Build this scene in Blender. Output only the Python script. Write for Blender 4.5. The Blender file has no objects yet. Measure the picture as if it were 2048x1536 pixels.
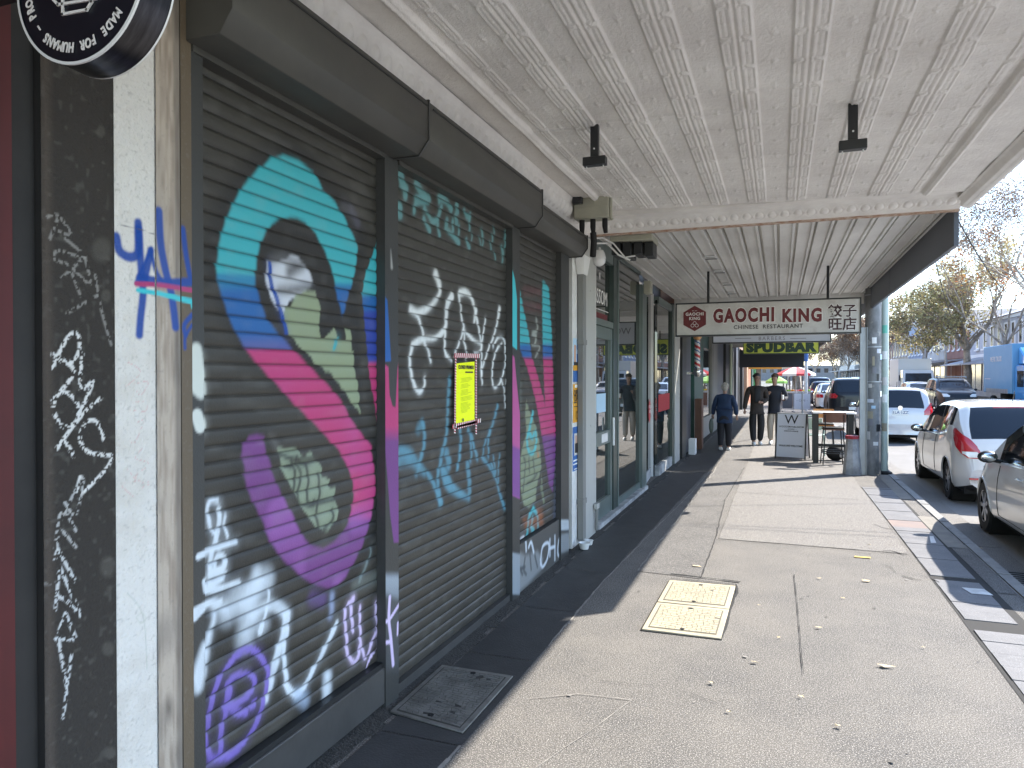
import bpy, bmesh, math, random
import numpy as np
from mathutils import Vector, Matrix, noise as mnoise
R = math.radians
SC = bpy.context.scene
COL = SC.collection
# ---------------------------------------------------------------- camera, sky, sun, exposure
CAMH = 1.70
FPX, CX, CY, HOR = 1440.0, 1024.0, 768.0, 753.0
YAW = math.atan(536/1440.0); SY, CYW = math.sin(YAW), math.cos(YAW)
cam = bpy.data.cameras.new('camera'); camo = bpy.data.objects.new('camera', cam); COL.objects.link(camo)
camo.location = (0, 0, CAMH)
pitch = math.atan((CY-HOR)/FPX)
camo.rotation_euler = (R(90)-pitch, 0, YAW)
cam.sensor_width = 36; cam.lens = 36*FPX/2048; cam.clip_start = .05; cam.clip_end = 3000
SC.camera = camo
SUN_EL = R(39.2); SUN_H = (.743, .669)          # direction towards the sun on the ground plan
w = bpy.data.worlds.new('World'); SC.world = w; w.use_nodes = True
nt = w.node_tree
sky = nt.nodes.new('ShaderNodeTexSky'); sky.sky_type = 'NISHITA'; sky.sun_disc = False
sky.sun_elevation = SUN_EL; sky.sun_rotation = math.atan2(SUN_H[0], SUN_H[1])
sky.air_density = 1.0; sky.dust_density = .35; sky.ozone_density = 1.6; sky.altitude = 20
bg = nt.nodes['Background']; bg.inputs[1].default_value = .145
nt.links.new(sky.outputs[0], bg.inputs[0])
sun = bpy.data.lights.new('sun', 'SUN'); suno = bpy.data.objects.new('sun', sun); COL.objects.link(suno)
sun.energy = 3.3; sun.angle = R(.53); sun.color = (1, .94, .855)
dv = Vector((SUN_H[0]*math.cos(SUN_EL), SUN_H[1]*math.cos(SUN_EL), math.sin(SUN_EL)))
suno.rotation_euler = dv.to_track_quat('Z', 'Y').to_euler(); suno.location = (6, 6, 12)
SC.view_settings.view_transform = 'Standard'; SC.view_settings.look = 'None'
SC.view_settings.exposure = 2.25; SC.view_settings.gamma = 1
try:
    SC.cycles.use_denoising = True; SC.cycles.max_bounces = 10; SC.cycles.diffuse_bounces = 5
    SC.cycles.sample_clamp_indirect = 6
except Exception: pass
# ---------------------------------------------------------------- photo pixel <-> world helpers (measuring only)
def _ray(px, py):
    u = (px-CX)/FPX; v = -(py-HOR)/FPX
    return (-SY+u*CYW, CYW+u*SY, v)
def G(px, py, z=0.0):
    r = _ray(px, py); t = (z-CAMH)/r[2]; return (r[0]*t, r[1]*t)
def W(px, py, x=-1.88):
    r = _ray(px, py); t = x/r[0]; return (r[1]*t, CAMH+r[2]*t)
def V(px, py, y):
    r = _ray(px, py); t = y/r[1]; return (r[0]*t, CAMH+r[2]*t)
# ---------------------------------------------------------------- materials
MATS = {}
def _mix(nt, fac, a, b, typ='MIX'):
    m = nt.nodes.new('ShaderNodeMix'); m.data_type = 'RGBA'; m.blend_type = typ
    for s, v in ((m.inputs[0], fac), (m.inputs[6], a), (m.inputs[7], b)):
        if hasattr(v, 'is_output') or hasattr(v, 'links'): nt.links.new(v, s)
        elif isinstance(v, (tuple, list)): s.default_value = (*v[:3], 1)
        else: s.default_value = v
    return m.outputs[2]
def _noise(nt, vec, scale, detail=4, rough=.6, lo=.35, hi=.65, stretch=None):
    if stretch:
        mp = nt.nodes.new('ShaderNodeMapping'); mp.inputs['Scale'].default_value = stretch
        nt.links.new(vec, mp.inputs[0]); vec = mp.outputs[0]
    n = nt.nodes.new('ShaderNodeTexNoise'); n.inputs['Scale'].default_value = scale
    n.inputs['Detail'].default_value = detail; n.inputs['Roughness'].default_value = rough
    nt.links.new(vec, n.inputs['Vector'])
    r = nt.nodes.new('ShaderNodeMapRange'); r.inputs[1].default_value = lo; r.inputs[2].default_value = hi
    nt.links.new(n.outputs['Fac'], r.inputs[0])
    return r.outputs[0]
def mat(name, col, rough=.6, metal=0, col2=None, nscale=3, namt=1.0, nlo=.35, nhi=.65, stretch=None, bump=0, bscale=60,
        col3=None, n3scale=30, n3lo=.55, n3hi=.7, attr=None, spec=None, emit=0, trans=0, coat=0, alpha=None, speck=None):
    m = bpy.data.materials.new(name); m.use_nodes = True; nt = m.node_tree
    b = nt.nodes['Principled BSDF']
    b.inputs['Roughness'].default_value = rough; b.inputs['Metallic'].default_value = metal
    if spec is not None: b.inputs['Specular IOR Level'].default_value = spec
    tc = nt.nodes.new('ShaderNodeTexCoord'); vec = tc.outputs['Object']
    c = None
    if attr:
        a = nt.nodes.new('ShaderNodeAttribute'); a.attribute_name = attr; c = a.outputs['Color']
    else: c = tuple(col)
    if col2 is not None:
        f = _noise(nt, vec, nscale, 5, .65, nlo, nhi, stretch)
        if namt != 1:
            mm = nt.nodes.new('ShaderNodeMath'); mm.operation = 'MULTIPLY'; mm.inputs[1].default_value = namt
            nt.links.new(f, mm.inputs[0]); f = mm.outputs[0]
        c = _mix(nt, f, c, tuple(col2))
    if col3 is not None:
        c = _mix(nt, _noise(nt, vec, n3scale, 3, .6, n3lo, n3hi), c, tuple(col3))
    if speck:      # (scale, lo, hi, light colour)
        c = _mix(nt, _noise(nt, vec, speck[0], 2, .5, speck[1], speck[2]), c, tuple(speck[3]))
    if isinstance(c, tuple): b.inputs['Base Color'].default_value = (*c[:3], 1)
    else: nt.links.new(c, b.inputs['Base Color'])
    if emit:
        b.inputs['Emission Color'].default_value = (*col[:3], 1); b.inputs['Emission Strength'].default_value = emit
    if trans: b.inputs['Transmission Weight'].default_value = trans
    if coat: b.inputs['Coat Weight'].default_value = coat; b.inputs['Coat Roughness'].default_value = .04
    if bump:
        bn = nt.nodes.new('ShaderNodeBump'); bn.inputs['Strength'].default_value = min(1, bump); bn.inputs['Distance'].default_value = .004*max(1, bump)
        n = nt.nodes.new('ShaderNodeTexNoise'); n.inputs['Scale'].default_value = bscale; n.inputs['Detail'].default_value = 3
        nt.links.new(vec, n.inputs['Vector']); nt.links.new(n.outputs['Fac'], bn.inputs['Height'])
        nt.links.new(bn.outputs[0], b.inputs['Normal'])
    MATS[name] = m
    return m
def leafmat(name, col, col2, trans=.3):
    m = bpy.data.materials.new(name); m.use_nodes = True; nt = m.node_tree
    b = nt.nodes['Principled BSDF']; b.inputs['Roughness'].default_value = .6
    oi = nt.nodes.new('ShaderNodeTexCoord')
    f = _noise(nt, oi.outputs['Object'], .9, 3, .6, .35, .65)
    c = _mix(nt, f, tuple(col), tuple(col2)); nt.links.new(c, b.inputs['Base Color'])
    t = nt.nodes.new('ShaderNodeBsdfTranslucent'); nt.links.new(c, t.inputs['Color'])
    ms = nt.nodes.new('ShaderNodeMixShader'); ms.inputs[0].default_value = trans
    nt.links.new(b.outputs[0], ms.inputs[1]); nt.links.new(t.outputs[0], ms.inputs[2])
    nt.links.new(ms.outputs[0], nt.nodes['Material Output'].inputs[0])
    MATS[name] = m; return m
def glassmat(name, tint=(.02, .025, .025), rough=.015, spec=1.0, ior=1.6):
    m = mat(name, tint, rough, 0, spec=spec); m.node_tree.nodes['Principled BSDF'].inputs['IOR'].default_value = ior
    return m
def seeglass(name, tint=(.9, .95, .93), opac=.25, base=(.02, .03, .03)):   # thin pane: reflects, lets most light through
    m = bpy.data.materials.new(name); m.use_nodes = True; nt = m.node_tree
    b = nt.nodes['Principled BSDF']; b.inputs['Base Color'].default_value = (*base, 1); b.inputs['Roughness'].default_value = .01
    b.inputs['Specular IOR Level'].default_value = 1; b.inputs['IOR'].default_value = 1.5
    tr = nt.nodes.new('ShaderNodeBsdfTransparent'); tr.inputs[0].default_value = (*tint, 1)
    gl = nt.nodes.new('ShaderNodeBsdfGlossy'); gl.inputs['Roughness'].default_value = .01
    fr = nt.nodes.new('ShaderNodeFresnel'); fr.inputs[0].default_value = 1.75
    m1 = nt.nodes.new('ShaderNodeMixShader'); m1.inputs[0].default_value = opac
    nt.links.new(tr.outputs[0], m1.inputs[1]); nt.links.new(b.outputs[0], m1.inputs[2])
    m2 = nt.nodes.new('ShaderNodeMixShader'); nt.links.new(fr.outputs[0], m2.inputs[0])
    nt.links.new(m1.outputs[0], m2.inputs[1]); nt.links.new(gl.outputs[0], m2.inputs[2])
    nt.links.new(m2.outputs[0], nt.nodes['Material Output'].inputs[0])
    MATS[name] = m; return m
# ---------------------------------------------------------------- mesh builder
class MB:
    def __init__(s): s.v = []; s.f = []; s.mi = []; s.m = 0
    def add(s, vs, fs):
        o = len(s.v); s.v += [tuple(v) for v in vs]; s.f += [tuple(i+o for i in f) for f in fs]; s.mi += [s.m]*len(fs); return s
    def box(s, x0, x1, y0, y1, z0, z1):
        return s.add([(x0,y0,z0),(x1,y0,z0),(x1,y1,z0),(x0,y1,z0),(x0,y0,z1),(x1,y0,z1),(x1,y1,z1),(x0,y1,z1)],
                     [(0,3,2,1),(4,5,6,7),(0,1,5,4),(1,2,6,5),(2,3,7,6),(3,0,4,7)])
    def hexa(s, a, b):   # two quads (lists of 4 points) -> solid
        return s.add(list(a)+list(b), [(0,3,2,1),(4,5,6,7),(0,1,5,4),(1,2,6,5),(2,3,7,6),(3,0,4,7)])
    def quad(s, a, b, c, d): return s.add([a, b, c, d], [(0,1,2,3)])
    def tube(s, pts, r, n=8, caps=True):
        pts = [Vector(p) for p in pts]; rs = r if isinstance(r, (list, tuple)) else [r]*len(pts)
        o = len(s.v); ref = None
        for i, p in enumerate(pts):
            d = (pts[min(i+1, len(pts)-1)]-pts[max(i-1, 0)])
            if d.length < 1e-9: d = Vector((0, 0, 1))
            d.normalize()
            if ref is None: ref = Vector((0, 0, 1)) if abs(d.z) < .9 else Vector((1, 0, 0))
            a = d.cross(ref); a.normalize(); b = d.cross(a); ref = b.cross(d) if False else ref
            for k in range(n):
                t = 2*math.pi*k/n; s.v.append(tuple(p+rs[i]*(math.cos(t)*a+math.sin(t)*b)))
        for i in range(len(pts)-1):
            for k in range(n):
                k2 = (k+1) % n
                s.f.append((o+i*n+k, o+i*n+k2, o+(i+1)*n+k2, o+(i+1)*n+k)); s.mi.append(s.m)
        if caps:
            s.f.append(tuple(o+k for k in range(n))[::-1]); s.mi.append(s.m)
            e = o+(len(pts)-1)*n; s.f.append(tuple(e+k for k in range(n))); s.mi.append(s.m)
        return s
    def prism(s, poly, axis, a, b):   # poly: 2-D points; axis 'x','y','z' is the extrusion axis
        def P(u, v, t): return {'x': (t, u, v), 'y': (u, t, v), 'z': (u, v, t)}[axis]
        n = len(poly)
        return s.add([P(u, v, a) for u, v in poly]+[P(u, v, b) for u, v in poly],
                     [tuple(range(n))[::-1], tuple(range(n, 2*n))]+[(i, (i+1) % n, n+(i+1) % n, n+i) for i in range(n)])
    def lathe(s, prof, c=(0, 0, 0), axis='z', n=24):   # prof: (r, h)
        o = len(s.v); m = len(prof)
        for k in range(n):
            t = 2*math.pi*k/n; ca, sa = math.cos(t), math.sin(t)
            for r, h in prof:
                p = {'z': (r*ca, r*sa, h), 'x': (h, r*ca, r*sa), 'y': (r*ca, h, r*sa)}[axis]
                s.v.append((p[0]+c[0], p[1]+c[1], p[2]+c[2]))
        for k in range(n):
            k2 = (k+1) % n
            for i in range(m-1): s.f.append((o+k*m+i, o+k2*m+i, o+k2*m+i+1, o+k*m+i+1)); s.mi.append(s.m)
        return s
    def sphere(s, c, r, n=10, sx=1, sy=1, sz=1):
        m = n//2+1; prof = [(max(1e-4, r*math.sin(math.pi*i/m)), -r*math.cos(math.pi*i/m)) for i in range(m+1)]
        o = len(s.v); s.lathe(prof, (0, 0, 0), 'z', n)
        s.v[o:] = [(c[0]+x*sx, c[1]+y*sy, c[2]+z*sz) for x, y, z in s.v[o:]]
        return s
    def xf(s, M):
        s.v = [tuple(M @ Vector(v)) for v in s.v]; return s
    def build(s, name, mats, parent=None, smooth=False, bevel=0, seg=1, loc=None, angle=40):
        me = bpy.data.meshes.new(name); me.from_pydata(s.v, [], s.f)
        mats = mats if isinstance(mats, (list, tuple)) else [mats]
        for m in mats: me.materials.append(MATS[m] if isinstance(m, str) else m)
        if len(mats) > 1: me.polygons.foreach_set('material_index', s.mi)
        bm = bmesh.new(); bm.from_mesh(me)
        bmesh.ops.recalc_face_normals(bm, faces=bm.faces[:])
        if bevel:
            es = [e for e in bm.edges if len(e.link_faces) == 2 and e.calc_face_angle(0) > R(30)]
            if es: bmesh.ops.bevel(bm, geom=es, offset=bevel, segments=seg, affect='EDGES', clamp_overlap=True)
        bm.to_mesh(me); bm.free()
        if smooth or bevel:
            me.polygons.foreach_set('use_smooth', [True]*len(me.polygons))
            try: me.set_sharp_from_angle(angle=R(angle))
            except Exception: pass
        return link(name, me, parent, loc)
def link(name, me, parent=None, loc=None):
    o = bpy.data.objects.new(name, me); COL.objects.link(o)
    if parent is not None: o.parent = parent
    if loc: o.location = loc
    return o
def tag(o, label=None, cat=None, group=None, kind=None):
    if label: o['label'] = label
    if cat: o['category'] = cat
    if group: o['group'] = group
    if kind: o['kind'] = kind
    return o
def thing(name, label, cat, loc=(0, 0, 0), rz=0, group=None):
    o = bpy.data.objects.new(name, None); COL.objects.link(o); o.location = loc; o.rotation_euler = (0, 0, rz)
    o.empty_display_size = .1
    return tag(o, label, cat, group)
def struct(name, mb, m, **k):
    return tag(mb.build(name, m, **k), kind='structure')
def children(o): return [c for c in COL.objects if c.parent == o]
def dup(o, loc=None, rz=None, label=None, parent=None):
    c = o.copy(); COL.objects.link(c)
    if parent is not None: c.parent = parent
    if loc is not None: c.location = loc
    if rz is not None: c.rotation_euler = (0, 0, rz)
    if label: c['label'] = label
    for ch in children(o): dup(ch, parent=c)
    return c
def text(s, size, m, name='lettering', parent=None, M=None, extrude=.002, bold=0, sx=1, align='CENTER', spacing=1.0, shear=0, lines=1.0):
    cu = bpy.data.curves.new(name, 'FONT'); cu.body = s; cu.size = size; cu.extrude = extrude; cu.offset = bold
    cu.align_x = align; cu.align_y = 'CENTER'; cu.space_character = spacing; cu.shear = shear; cu.space_line = lines
    cu.resolution_u = 3
    o = bpy.data.objects.new(name, cu); COL.objects.link(o)
    dg = bpy.context.evaluated_depsgraph_get(); dg.update()
    me = bpy.data.meshes.new_from_object(o.evaluated_get(dg)); bpy.data.objects.remove(o)
    me.transform(Matrix.Diagonal((sx, 1, 1, 1)))
    if M is not None: me.transform(M)
    me.materials.clear(); me.materials.append(MATS[m] if isinstance(m, str) else m)
    me.name = name
    return link(name, me, parent) if parent != 'mesh' else me
def MX(loc, ex, ey, ez):   # matrix from origin and axes
    return Matrix(((ex[0], ey[0], ez[0], loc[0]), (ex[1], ey[1], ez[1], loc[1]), (ex[2], ey[2], ez[2], loc[2]), (0, 0, 0, 1)))
FACE_S = lambda x, y, z: MX((x, y, z), (1, 0, 0), (0, 0, 1), (0, -1, 0))     # text facing the camera end of the street (-y)
FACE_E = lambda x, y, z: MX((x, y, z), (0, 1, 0), (0, 0, 1), (1, 0, 0))      # text facing the road (+x)
def join_meshes(name, meshes, parent=None):
    bm = bmesh.new()
    for me in meshes: bm.from_mesh(me)
    out = bpy.data.meshes.new(name); bm.to_mesh(out); bm.free()
    for m in meshes[0].materials: out.materials.append(m)
    return link(name, out, parent)
# ---------------------------------------------------------------- numpy grid + paint
def npmesh(name, verts, quads, m, parent=None, colors=None, smooth=True):
    me = bpy.data.meshes.new(name); n = len(verts); k = len(quads)
    me.vertices.add(n); me.vertices.foreach_set('co', verts.astype(np.float32).ravel())
    me.loops.add(k*4); me.loops.foreach_set('vertex_index', quads.astype(np.int32).ravel())
    me.polygons.add(k); me.polygons.foreach_set('loop_start', np.arange(0, k*4, 4, dtype=np.int32))
    me.polygons.foreach_set('use_smooth', np.full(k, smooth))
    me.update(calc_edges=True)
    me.materials.append(MATS[m] if isinstance(m, str) else m)
    if colors is not None:
        ca = me.color_attributes.new('paint', 'FLOAT_COLOR', 'POINT')
        c4 = np.ones((n, 4), dtype=np.float32); c4[:, :3] = colors; ca.data.foreach_set('color', c4.ravel())
    return link(name, me, parent)
def gridquads(nr, nc):
    i = np.arange(nr-1)[:, None]*nc+np.arange(nc-1)[None, :]
    return np.stack([i, i+1, i+nc+1, i+nc], -1).reshape(-1, 4)
def s2l(c):
    c = np.array(c, dtype=float)/255.0
    return tuple(np.where(c <= .04045, c/12.92, ((c+.055)/1.055)**2.4))
_rng = np.random.RandomState(7)
def vnoise(x, y, s, seed=0):
    """cheap smooth value noise on arrays"""
    r = np.random.RandomState(seed).rand(256, 256); x = x*s; y = y*s
    xi = np.floor(x).astype(int); yi = np.floor(y).astype(int); fx = x-xi; fy = y-yi
    fx = fx*fx*(3-2*fx); fy = fy*fy*(3-2*fy); g = lambda a, b: r[a % 256, b % 256]
    return (g(xi, yi)*(1-fx)+g(xi+1, yi)*fx)*(1-fy)+(g(xi, yi+1)*(1-fx)+g(xi+1, yi+1)*fx)*fy
class Paint:
    """graffiti laid on a wall plane x = const; strokes are given as photo pixels, stored in wall metres (y, z)"""
    def __init__(s, y, z, base, x=-1.88):
        s.spray = False; s.y = y; s.z = z; s.x = x; s.c = np.tile(np.array(base, float), (len(y), 1))
        Z = -SY*x+CYW*y; X = CYW*x+SY*y
        s.px = CX+FPX*X/Z; s.py = HOR-FPX*(z-CAMH)/Z
    def pts(s, p): return np.array([W(a, b, s.x) for a, b in p])
    def blend(s, a, col):
        a = a[:, None]; s.c = s.c*(1-a)+np.array(col)*a
    def seg(s, P, width):
        d = np.full(len(s.y), 9.0)
        w = width if isinstance(width, (list, tuple)) else [width]*len(P)
        for i in range(len(P)-1):
            ax, ay = P[i]; bx, by = P[i+1]; dx, dy = bx-ax, by-ay; L = dx*dx+dy*dy+1e-12
            t = np.clip(((s.y-ax)*dx+(s.z-ay)*dy)/L, 0, 1)
            d = np.minimum(d, np.hypot(s.y-ax-t*dx, s.z-ay-t*dy)-(w[i]*(1-t)+w[i+1]*t)/2)
        return d
    def stroke(s, p, width, col, soft=.008, op=1.0, chalk=0, smooth=True):
        P = s.pts(p)
        if smooth and len(P) > 2:
            Q = []
            for i in range(len(P)-1):
                p0, p1, p2, p3 = P[max(i-1, 0)], P[i], P[i+1], P[min(i+2, len(P)-1)]
                for k in range(4):
                    t = k/4; Q.append(.5*((2*p1)+(-p0+p2)*t+(2*p0-5*p1+4*p2-p3)*t*t+(-p0+3*p1-3*p2+p3)*t**3))
            Q.append(P[-1]); P = np.array(Q)
            if isinstance(width, (list, tuple)): width = list(np.interp(np.arange(len(P))/4, np.arange(len(width)), width))
        d = s.seg(P, width)
        if s.spray and soft >= .008 and not chalk:
            hal = np.clip(1-(d+.004)/.045, 0, 1)**2*.26*op; s.blend(hal*(.6+.8*vnoise(s.y, s.z, 160, 6)).clip(0, 1), s2l(col))
        a = np.clip(.5-d/soft, 0, 1); a = a*a*(3-2*a)*op*(1-.12*(vnoise(s.y, s.z, 22, 8) > .6) if s.spray else 1)
        if chalk: a = a*(vnoise(s.y, s.z, chalk, 3) > .38+.1*np.clip(d/soft+1, -1, 1))
        s.blend(a, s2l(col))
    def poly(s, p, col, soft=.02, op=1.0, colfn=None, noise=.0):
        P = s.pts(p); n = len(P); ins = np.zeros(len(s.y), bool)
        for i in range(n):
            x1, y1 = P[i]; x2, y2 = P[(i+1) % n]
            c = ((y1 > s.z) != (y2 > s.z)) & (s.y < (x2-x1)*(s.z-y1)/(y2-y1+1e-12)+x1); ins ^= c
        d = s.seg(np.vstack([P, P[:1]]), 0); d = np.where(ins, -d, d)
        if noise: d = d+(vnoise(s.y, s.z, 25, 5)-.5)*noise
        a = np.clip(.5-d/soft, 0, 1); a = a*a*(3-2*a)*op
        if colfn is not None:
            s.c = s.c*(1-a[:, None])+colfn(s)*a[:, None]
        else: s.blend(a, s2l(col))
def Zm(ox, oy, sc, pts): return [(ox+a/sc, oy+b/sc) for a, b in pts]
# ================================================================ materials
mat('asphalt', (.130,.119,.106), .92, col2=(.085,.080,.075), nscale=1.6, bump=1.6, bscale=200, speck=(140,.52,.64,(.30,.282,.255)), col3=(.045,.042,.04), n3scale=110, n3lo=.56, n3hi=.66)
mat('asphalt_patch', (.125,.118,.113), .93, col2=(.095,.09,.086), nscale=2, bump=1.6, bscale=260, speck=(140,.53,.66,(.25,.235,.21)), col3=(.038,.036,.034), n3scale=110, n3lo=.55, n3hi=.66)
mat('asphalt_old', (.155,.146,.135), .92, col2=(.145,.135,.128), nscale=1.1, bump=1.6, bscale=240, speck=(140,.52,.64,(.33,.31,.28)), col3=(.05,.047,.044), n3scale=110, n3lo=.56, n3hi=.66)
mat('road', (.20,.193,.185), .93, col2=(.16,.154,.148), nscale=.7, bump=1.4, bscale=200, speck=(160,.58,.68,(.28,.27,.26)))
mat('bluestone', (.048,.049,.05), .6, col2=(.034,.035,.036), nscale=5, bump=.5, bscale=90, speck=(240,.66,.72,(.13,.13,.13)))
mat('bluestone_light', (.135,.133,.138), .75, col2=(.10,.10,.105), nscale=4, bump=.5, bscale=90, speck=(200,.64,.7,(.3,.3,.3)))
mat('paver_red', (.165,.13,.122), .8, col2=(.2,.15,.13), nscale=6)
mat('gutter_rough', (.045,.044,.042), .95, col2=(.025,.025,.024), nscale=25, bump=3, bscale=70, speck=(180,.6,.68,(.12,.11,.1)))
mat('concrete', (.22,.20,.17), .85, col2=(.16,.15,.13), nscale=5, bump=1, bscale=120)
mat('concrete_grey', (.48,.49,.49), .85, col2=(.22,.22,.22), nscale=4, bump=.8, bscale=120, col3=(.1,.1,.1), n3scale=9, n3lo=.66, n3hi=.75)
mat('kerbstone', (.24,.235,.225), .8, col2=(.16,.155,.15), nscale=4, bump=.8, bscale=100)
mat('joint', (.022,.021,.02), .95)
mat('joint_pale', (.30,.28,.25), .95, col2=(.16,.15,.14), nscale=9)
mat('paint_line', (.7,.7,.68), .7, col2=(.4,.4,.39), nscale=6)
mat('lid_cream', (.40,.355,.25), .8, col2=(.31,.275,.20), nscale=6, bump=.6, bscale=150)
mat('lid_dark', (.17,.165,.15), .7, col2=(.09,.088,.08), nscale=7, bump=.6, bscale=150)
mat('black_hole', (.005,.005,.005), 1)
mat('charcoal', (.055,.055,.054), .5, col2=(.04,.04,.04), nscale=5, bump=.15, bscale=40)
mat('charcoal_house', (.066,.064,.057), .5, col2=(.054,.053,.049), nscale=3, bump=.1, bscale=30)
mat('painted', (.1,.1,.1), .48, attr='paint', bump=.25, bscale=120)
mat('painted_rough', (.1,.1,.1), .85, attr='paint', bump=1.6, bscale=70)
mat('red_door', (.075,.004,.005), .6, col2=(.055,.003,.004), nscale=3)
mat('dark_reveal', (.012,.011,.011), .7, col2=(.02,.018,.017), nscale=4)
mat('timber_weathered', (.40,.35,.29), .8, col2=(.22,.185,.15), nscale=7, stretch=(1,6,.35), bump=.8, bscale=60)
mat('brown_metal', (.105,.088,.068), .5, col2=(.085,.07,.055), nscale=4)
mat('white_render', (.72,.72,.70), .85, col2=(.58,.57,.55), nscale=3, bump=2, bscale=110, col3=(.4,.39,.37), n3scale=40, n3lo=.68, n3hi=.78)
mat('ceil_paint', (.88,.845,.785), .55, col2=(.74,.70,.65), nscale=2.2, bump=1.1, bscale=120)
mat('ceil_smooth', (.88,.845,.785), .5, col2=(.74,.70,.65), nscale=3, bump=.2, bscale=40)
mat('rust', (.33,.17,.10), .85, col2=(.6,.5,.42), nscale=14, stretch=(1,1,4))
mat('soffit_white', (.80,.785,.74), .45, col2=(.58,.56,.52), nscale=1.5, stretch=(1,.3,1), bump=.1)
mat('fascia_grey', (.066,.074,.094), .45, col2=(.08,.088,.108), nscale=1.5)
mat('black_metal', (.016,.018,.02), .4)
mat('grey_paint', (.20,.20,.19), .6, col2=(.2,.2,.19), nscale=5, bump=.3)
mat('light_grey_paint', (.42,.42,.395), .6, col2=(.40,.40,.375), nscale=5, stretch=(1,1,.4), bump=.3, col3=(.2,.2,.19), n3scale=14, n3lo=.68, n3hi=.75)
mat('cream_box', (.45,.44,.34), .5, col2=(.38,.37,.29), nscale=6)
mat('green_frame', (.12,.155,.145), .35, col2=(.10,.13,.12), nscale=3)
mat('green_frame_dark', (.035,.055,.05), .35)
mat('green_shop', (.015,.06,.05), .4, col2=(.02,.075,.06), nscale=2)
glassmat('shop_glass', (.018,.024,.022), .012, 1.0, 2.1)
glassmat('car_glass', (.010,.014,.02), .01, .6, 1.45)
seeglass('clear_glass', (.62,.72,.68), .12)
mat('white_plastic', (.72,.72,.70), .4)
mat('white_gloss', (.75,.75,.74), .25)
mat('black_rubber', (.012,.012,.012), .8)
mat('paper_white', (.78,.78,.76), .7)
mat('poster_blue', (.03,.10,.32), .6, col2=(.05,.16,.42), nscale=12)
mat('poster_sky', (.42,.60,.75), .6)
mat('poster_orange', (.75,.37,.03), .6, col2=(.6,.28,.02), nscale=9)
mat('skin_print', (.55,.33,.24), .6)
mat('notice_yellow', (.92,1.0,.0), .55)
mat('tape_red', (.38,.03,.06), .5)
mat('ink', (.03,.03,.03), .7)
mat('ink_soft', (.45,.55,.02), .7)
mat('sign_black', (.006,.009,.015), .3)
mat('brushed', (.10,.10,.11), .28, 1.0, col2=(.04,.04,.045), nscale=4, stretch=(1,6,1))
mat('sign_white', (.62,.60,.565), .6, col2=(.50,.48,.45), nscale=4, col3=(.42,.36,.33), n3scale=5, n3lo=.6, n3hi=.78)
mat('sign_maroon', (.16,.018,.022), .55, col2=(.11,.012,.015), nscale=14)
mat('sign_outline', (.78,.75,.72), .6)
mat('sign_ink', (.035,.03,.03), .6)
mat('sign_pale', (.58,.60,.66), .5)
mat('sign_grey_ink', (.2,.2,.22), .6)
mat('sign_lime', (.50,.56,.07), .5, col2=(.42,.47,.06), nscale=3)
mat('sign_green', (.015,.045,.03), .5)
mat('red_decal', (.5,.03,.04), .5)
# ================================================================ ground (structure)
g = MB().box(-400, 600, -200, 1500, -.6, -.20); struct('ground', g, mat('earth', (.16,.15,.13), .95, col2=(.12,.12,.09), nscale=.2))
XK0, XK1 = 1.74, 1.86
struct('road', MB().quad((XK1-.05,-12,-.14),(13.2,-12,-.14),(13.2,420,-.14),(XK1-.05,420,-.14)), 'road')
# footpath slab (top at z = 0)
struct('pavement', MB().box(-2.6, XK0, -8, 120, -.3, 0), 'asphalt')
struct('pavement_far_side', MB().box(13.2, 16.2, -8, 300, -.3, 0), 'concrete')
kb = MB()
for k in range(100):
    y = -6+k*1.2; kb.box(XK0+.001, XK1, y, y+1.195, -.28, .012+.002*((k*7) % 3))
o = kb.build('kerb', 'kerbstone', bevel=.012, seg=2); tag(o, kind='structure')
struct('kerb_far_side', MB().box(13.05, 13.199, -8, 300, -.28, .008), 'kerbstone')
# gutter channel of paler concrete beside the kerb
gc = MB()
for k in range(90):
    y = -6+k*1.5; gc.box(XK1+.001, XK1+.36, y, y+1.492, -.28, -.128-.001*(k % 2))
struct('gutter', gc, 'asphalt_old')
# asphalt patches, each laid a few mm above the slab
def sheet(name, poly, z, m):
    mb = MB(); n = len(poly); mb.add([(x, y, z) for x, y in poly], [tuple(range(n))]); return struct(name, mb, m)
rnd = random.Random(3)
def wob(poly, amp=.012, step=.25):
    out = []
    for i in range(len(poly)):
        a, b = poly[i], poly[(i+1) % len(poly)]; L = math.hypot(b[0]-a[0], b[1]-a[1]); n = max(1, int(L/step))
        for k in range(n): t = k/n; out.append((a[0]+(b[0]-a[0])*t+rnd.uniform(-amp, amp), a[1]+(b[1]-a[1])*t+rnd.uniform(-amp, amp)))
    return out
sheet('pavement_patch', wob([(-1.16,6.25),(-.62,6.2),(-.62,7.7),(-.70,10.3),(-.62,14),(-.60,24),(-1.05,24),(-1.1,14),(-1.13,9)], .01), .004, 'asphalt_patch')
if 0: sheet('pavement_patch', wob([(-.60,7.75),(1.16,7.72),(1.18,3),(1.19,-3),(.13,-3),(.13,4.4),(.12,6.55),(-.02,6.9),(-.6,6.25)], .008), .004, 'asphalt')
if 0: sheet('pavement_patch', wob([(-1.36,-3),(.128,-3),(.128,4.4),(-.25,4.62),(-.9,4.68),(-1.36,5.0)], .012), .005, 'asphalt_old')
sheet('pavement_patch', wob([(-.60,7.8),(1.16,7.76),(1.16,24),(-.58,24)], .008), .005, 'asphalt_old')
jl = MB()
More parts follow.
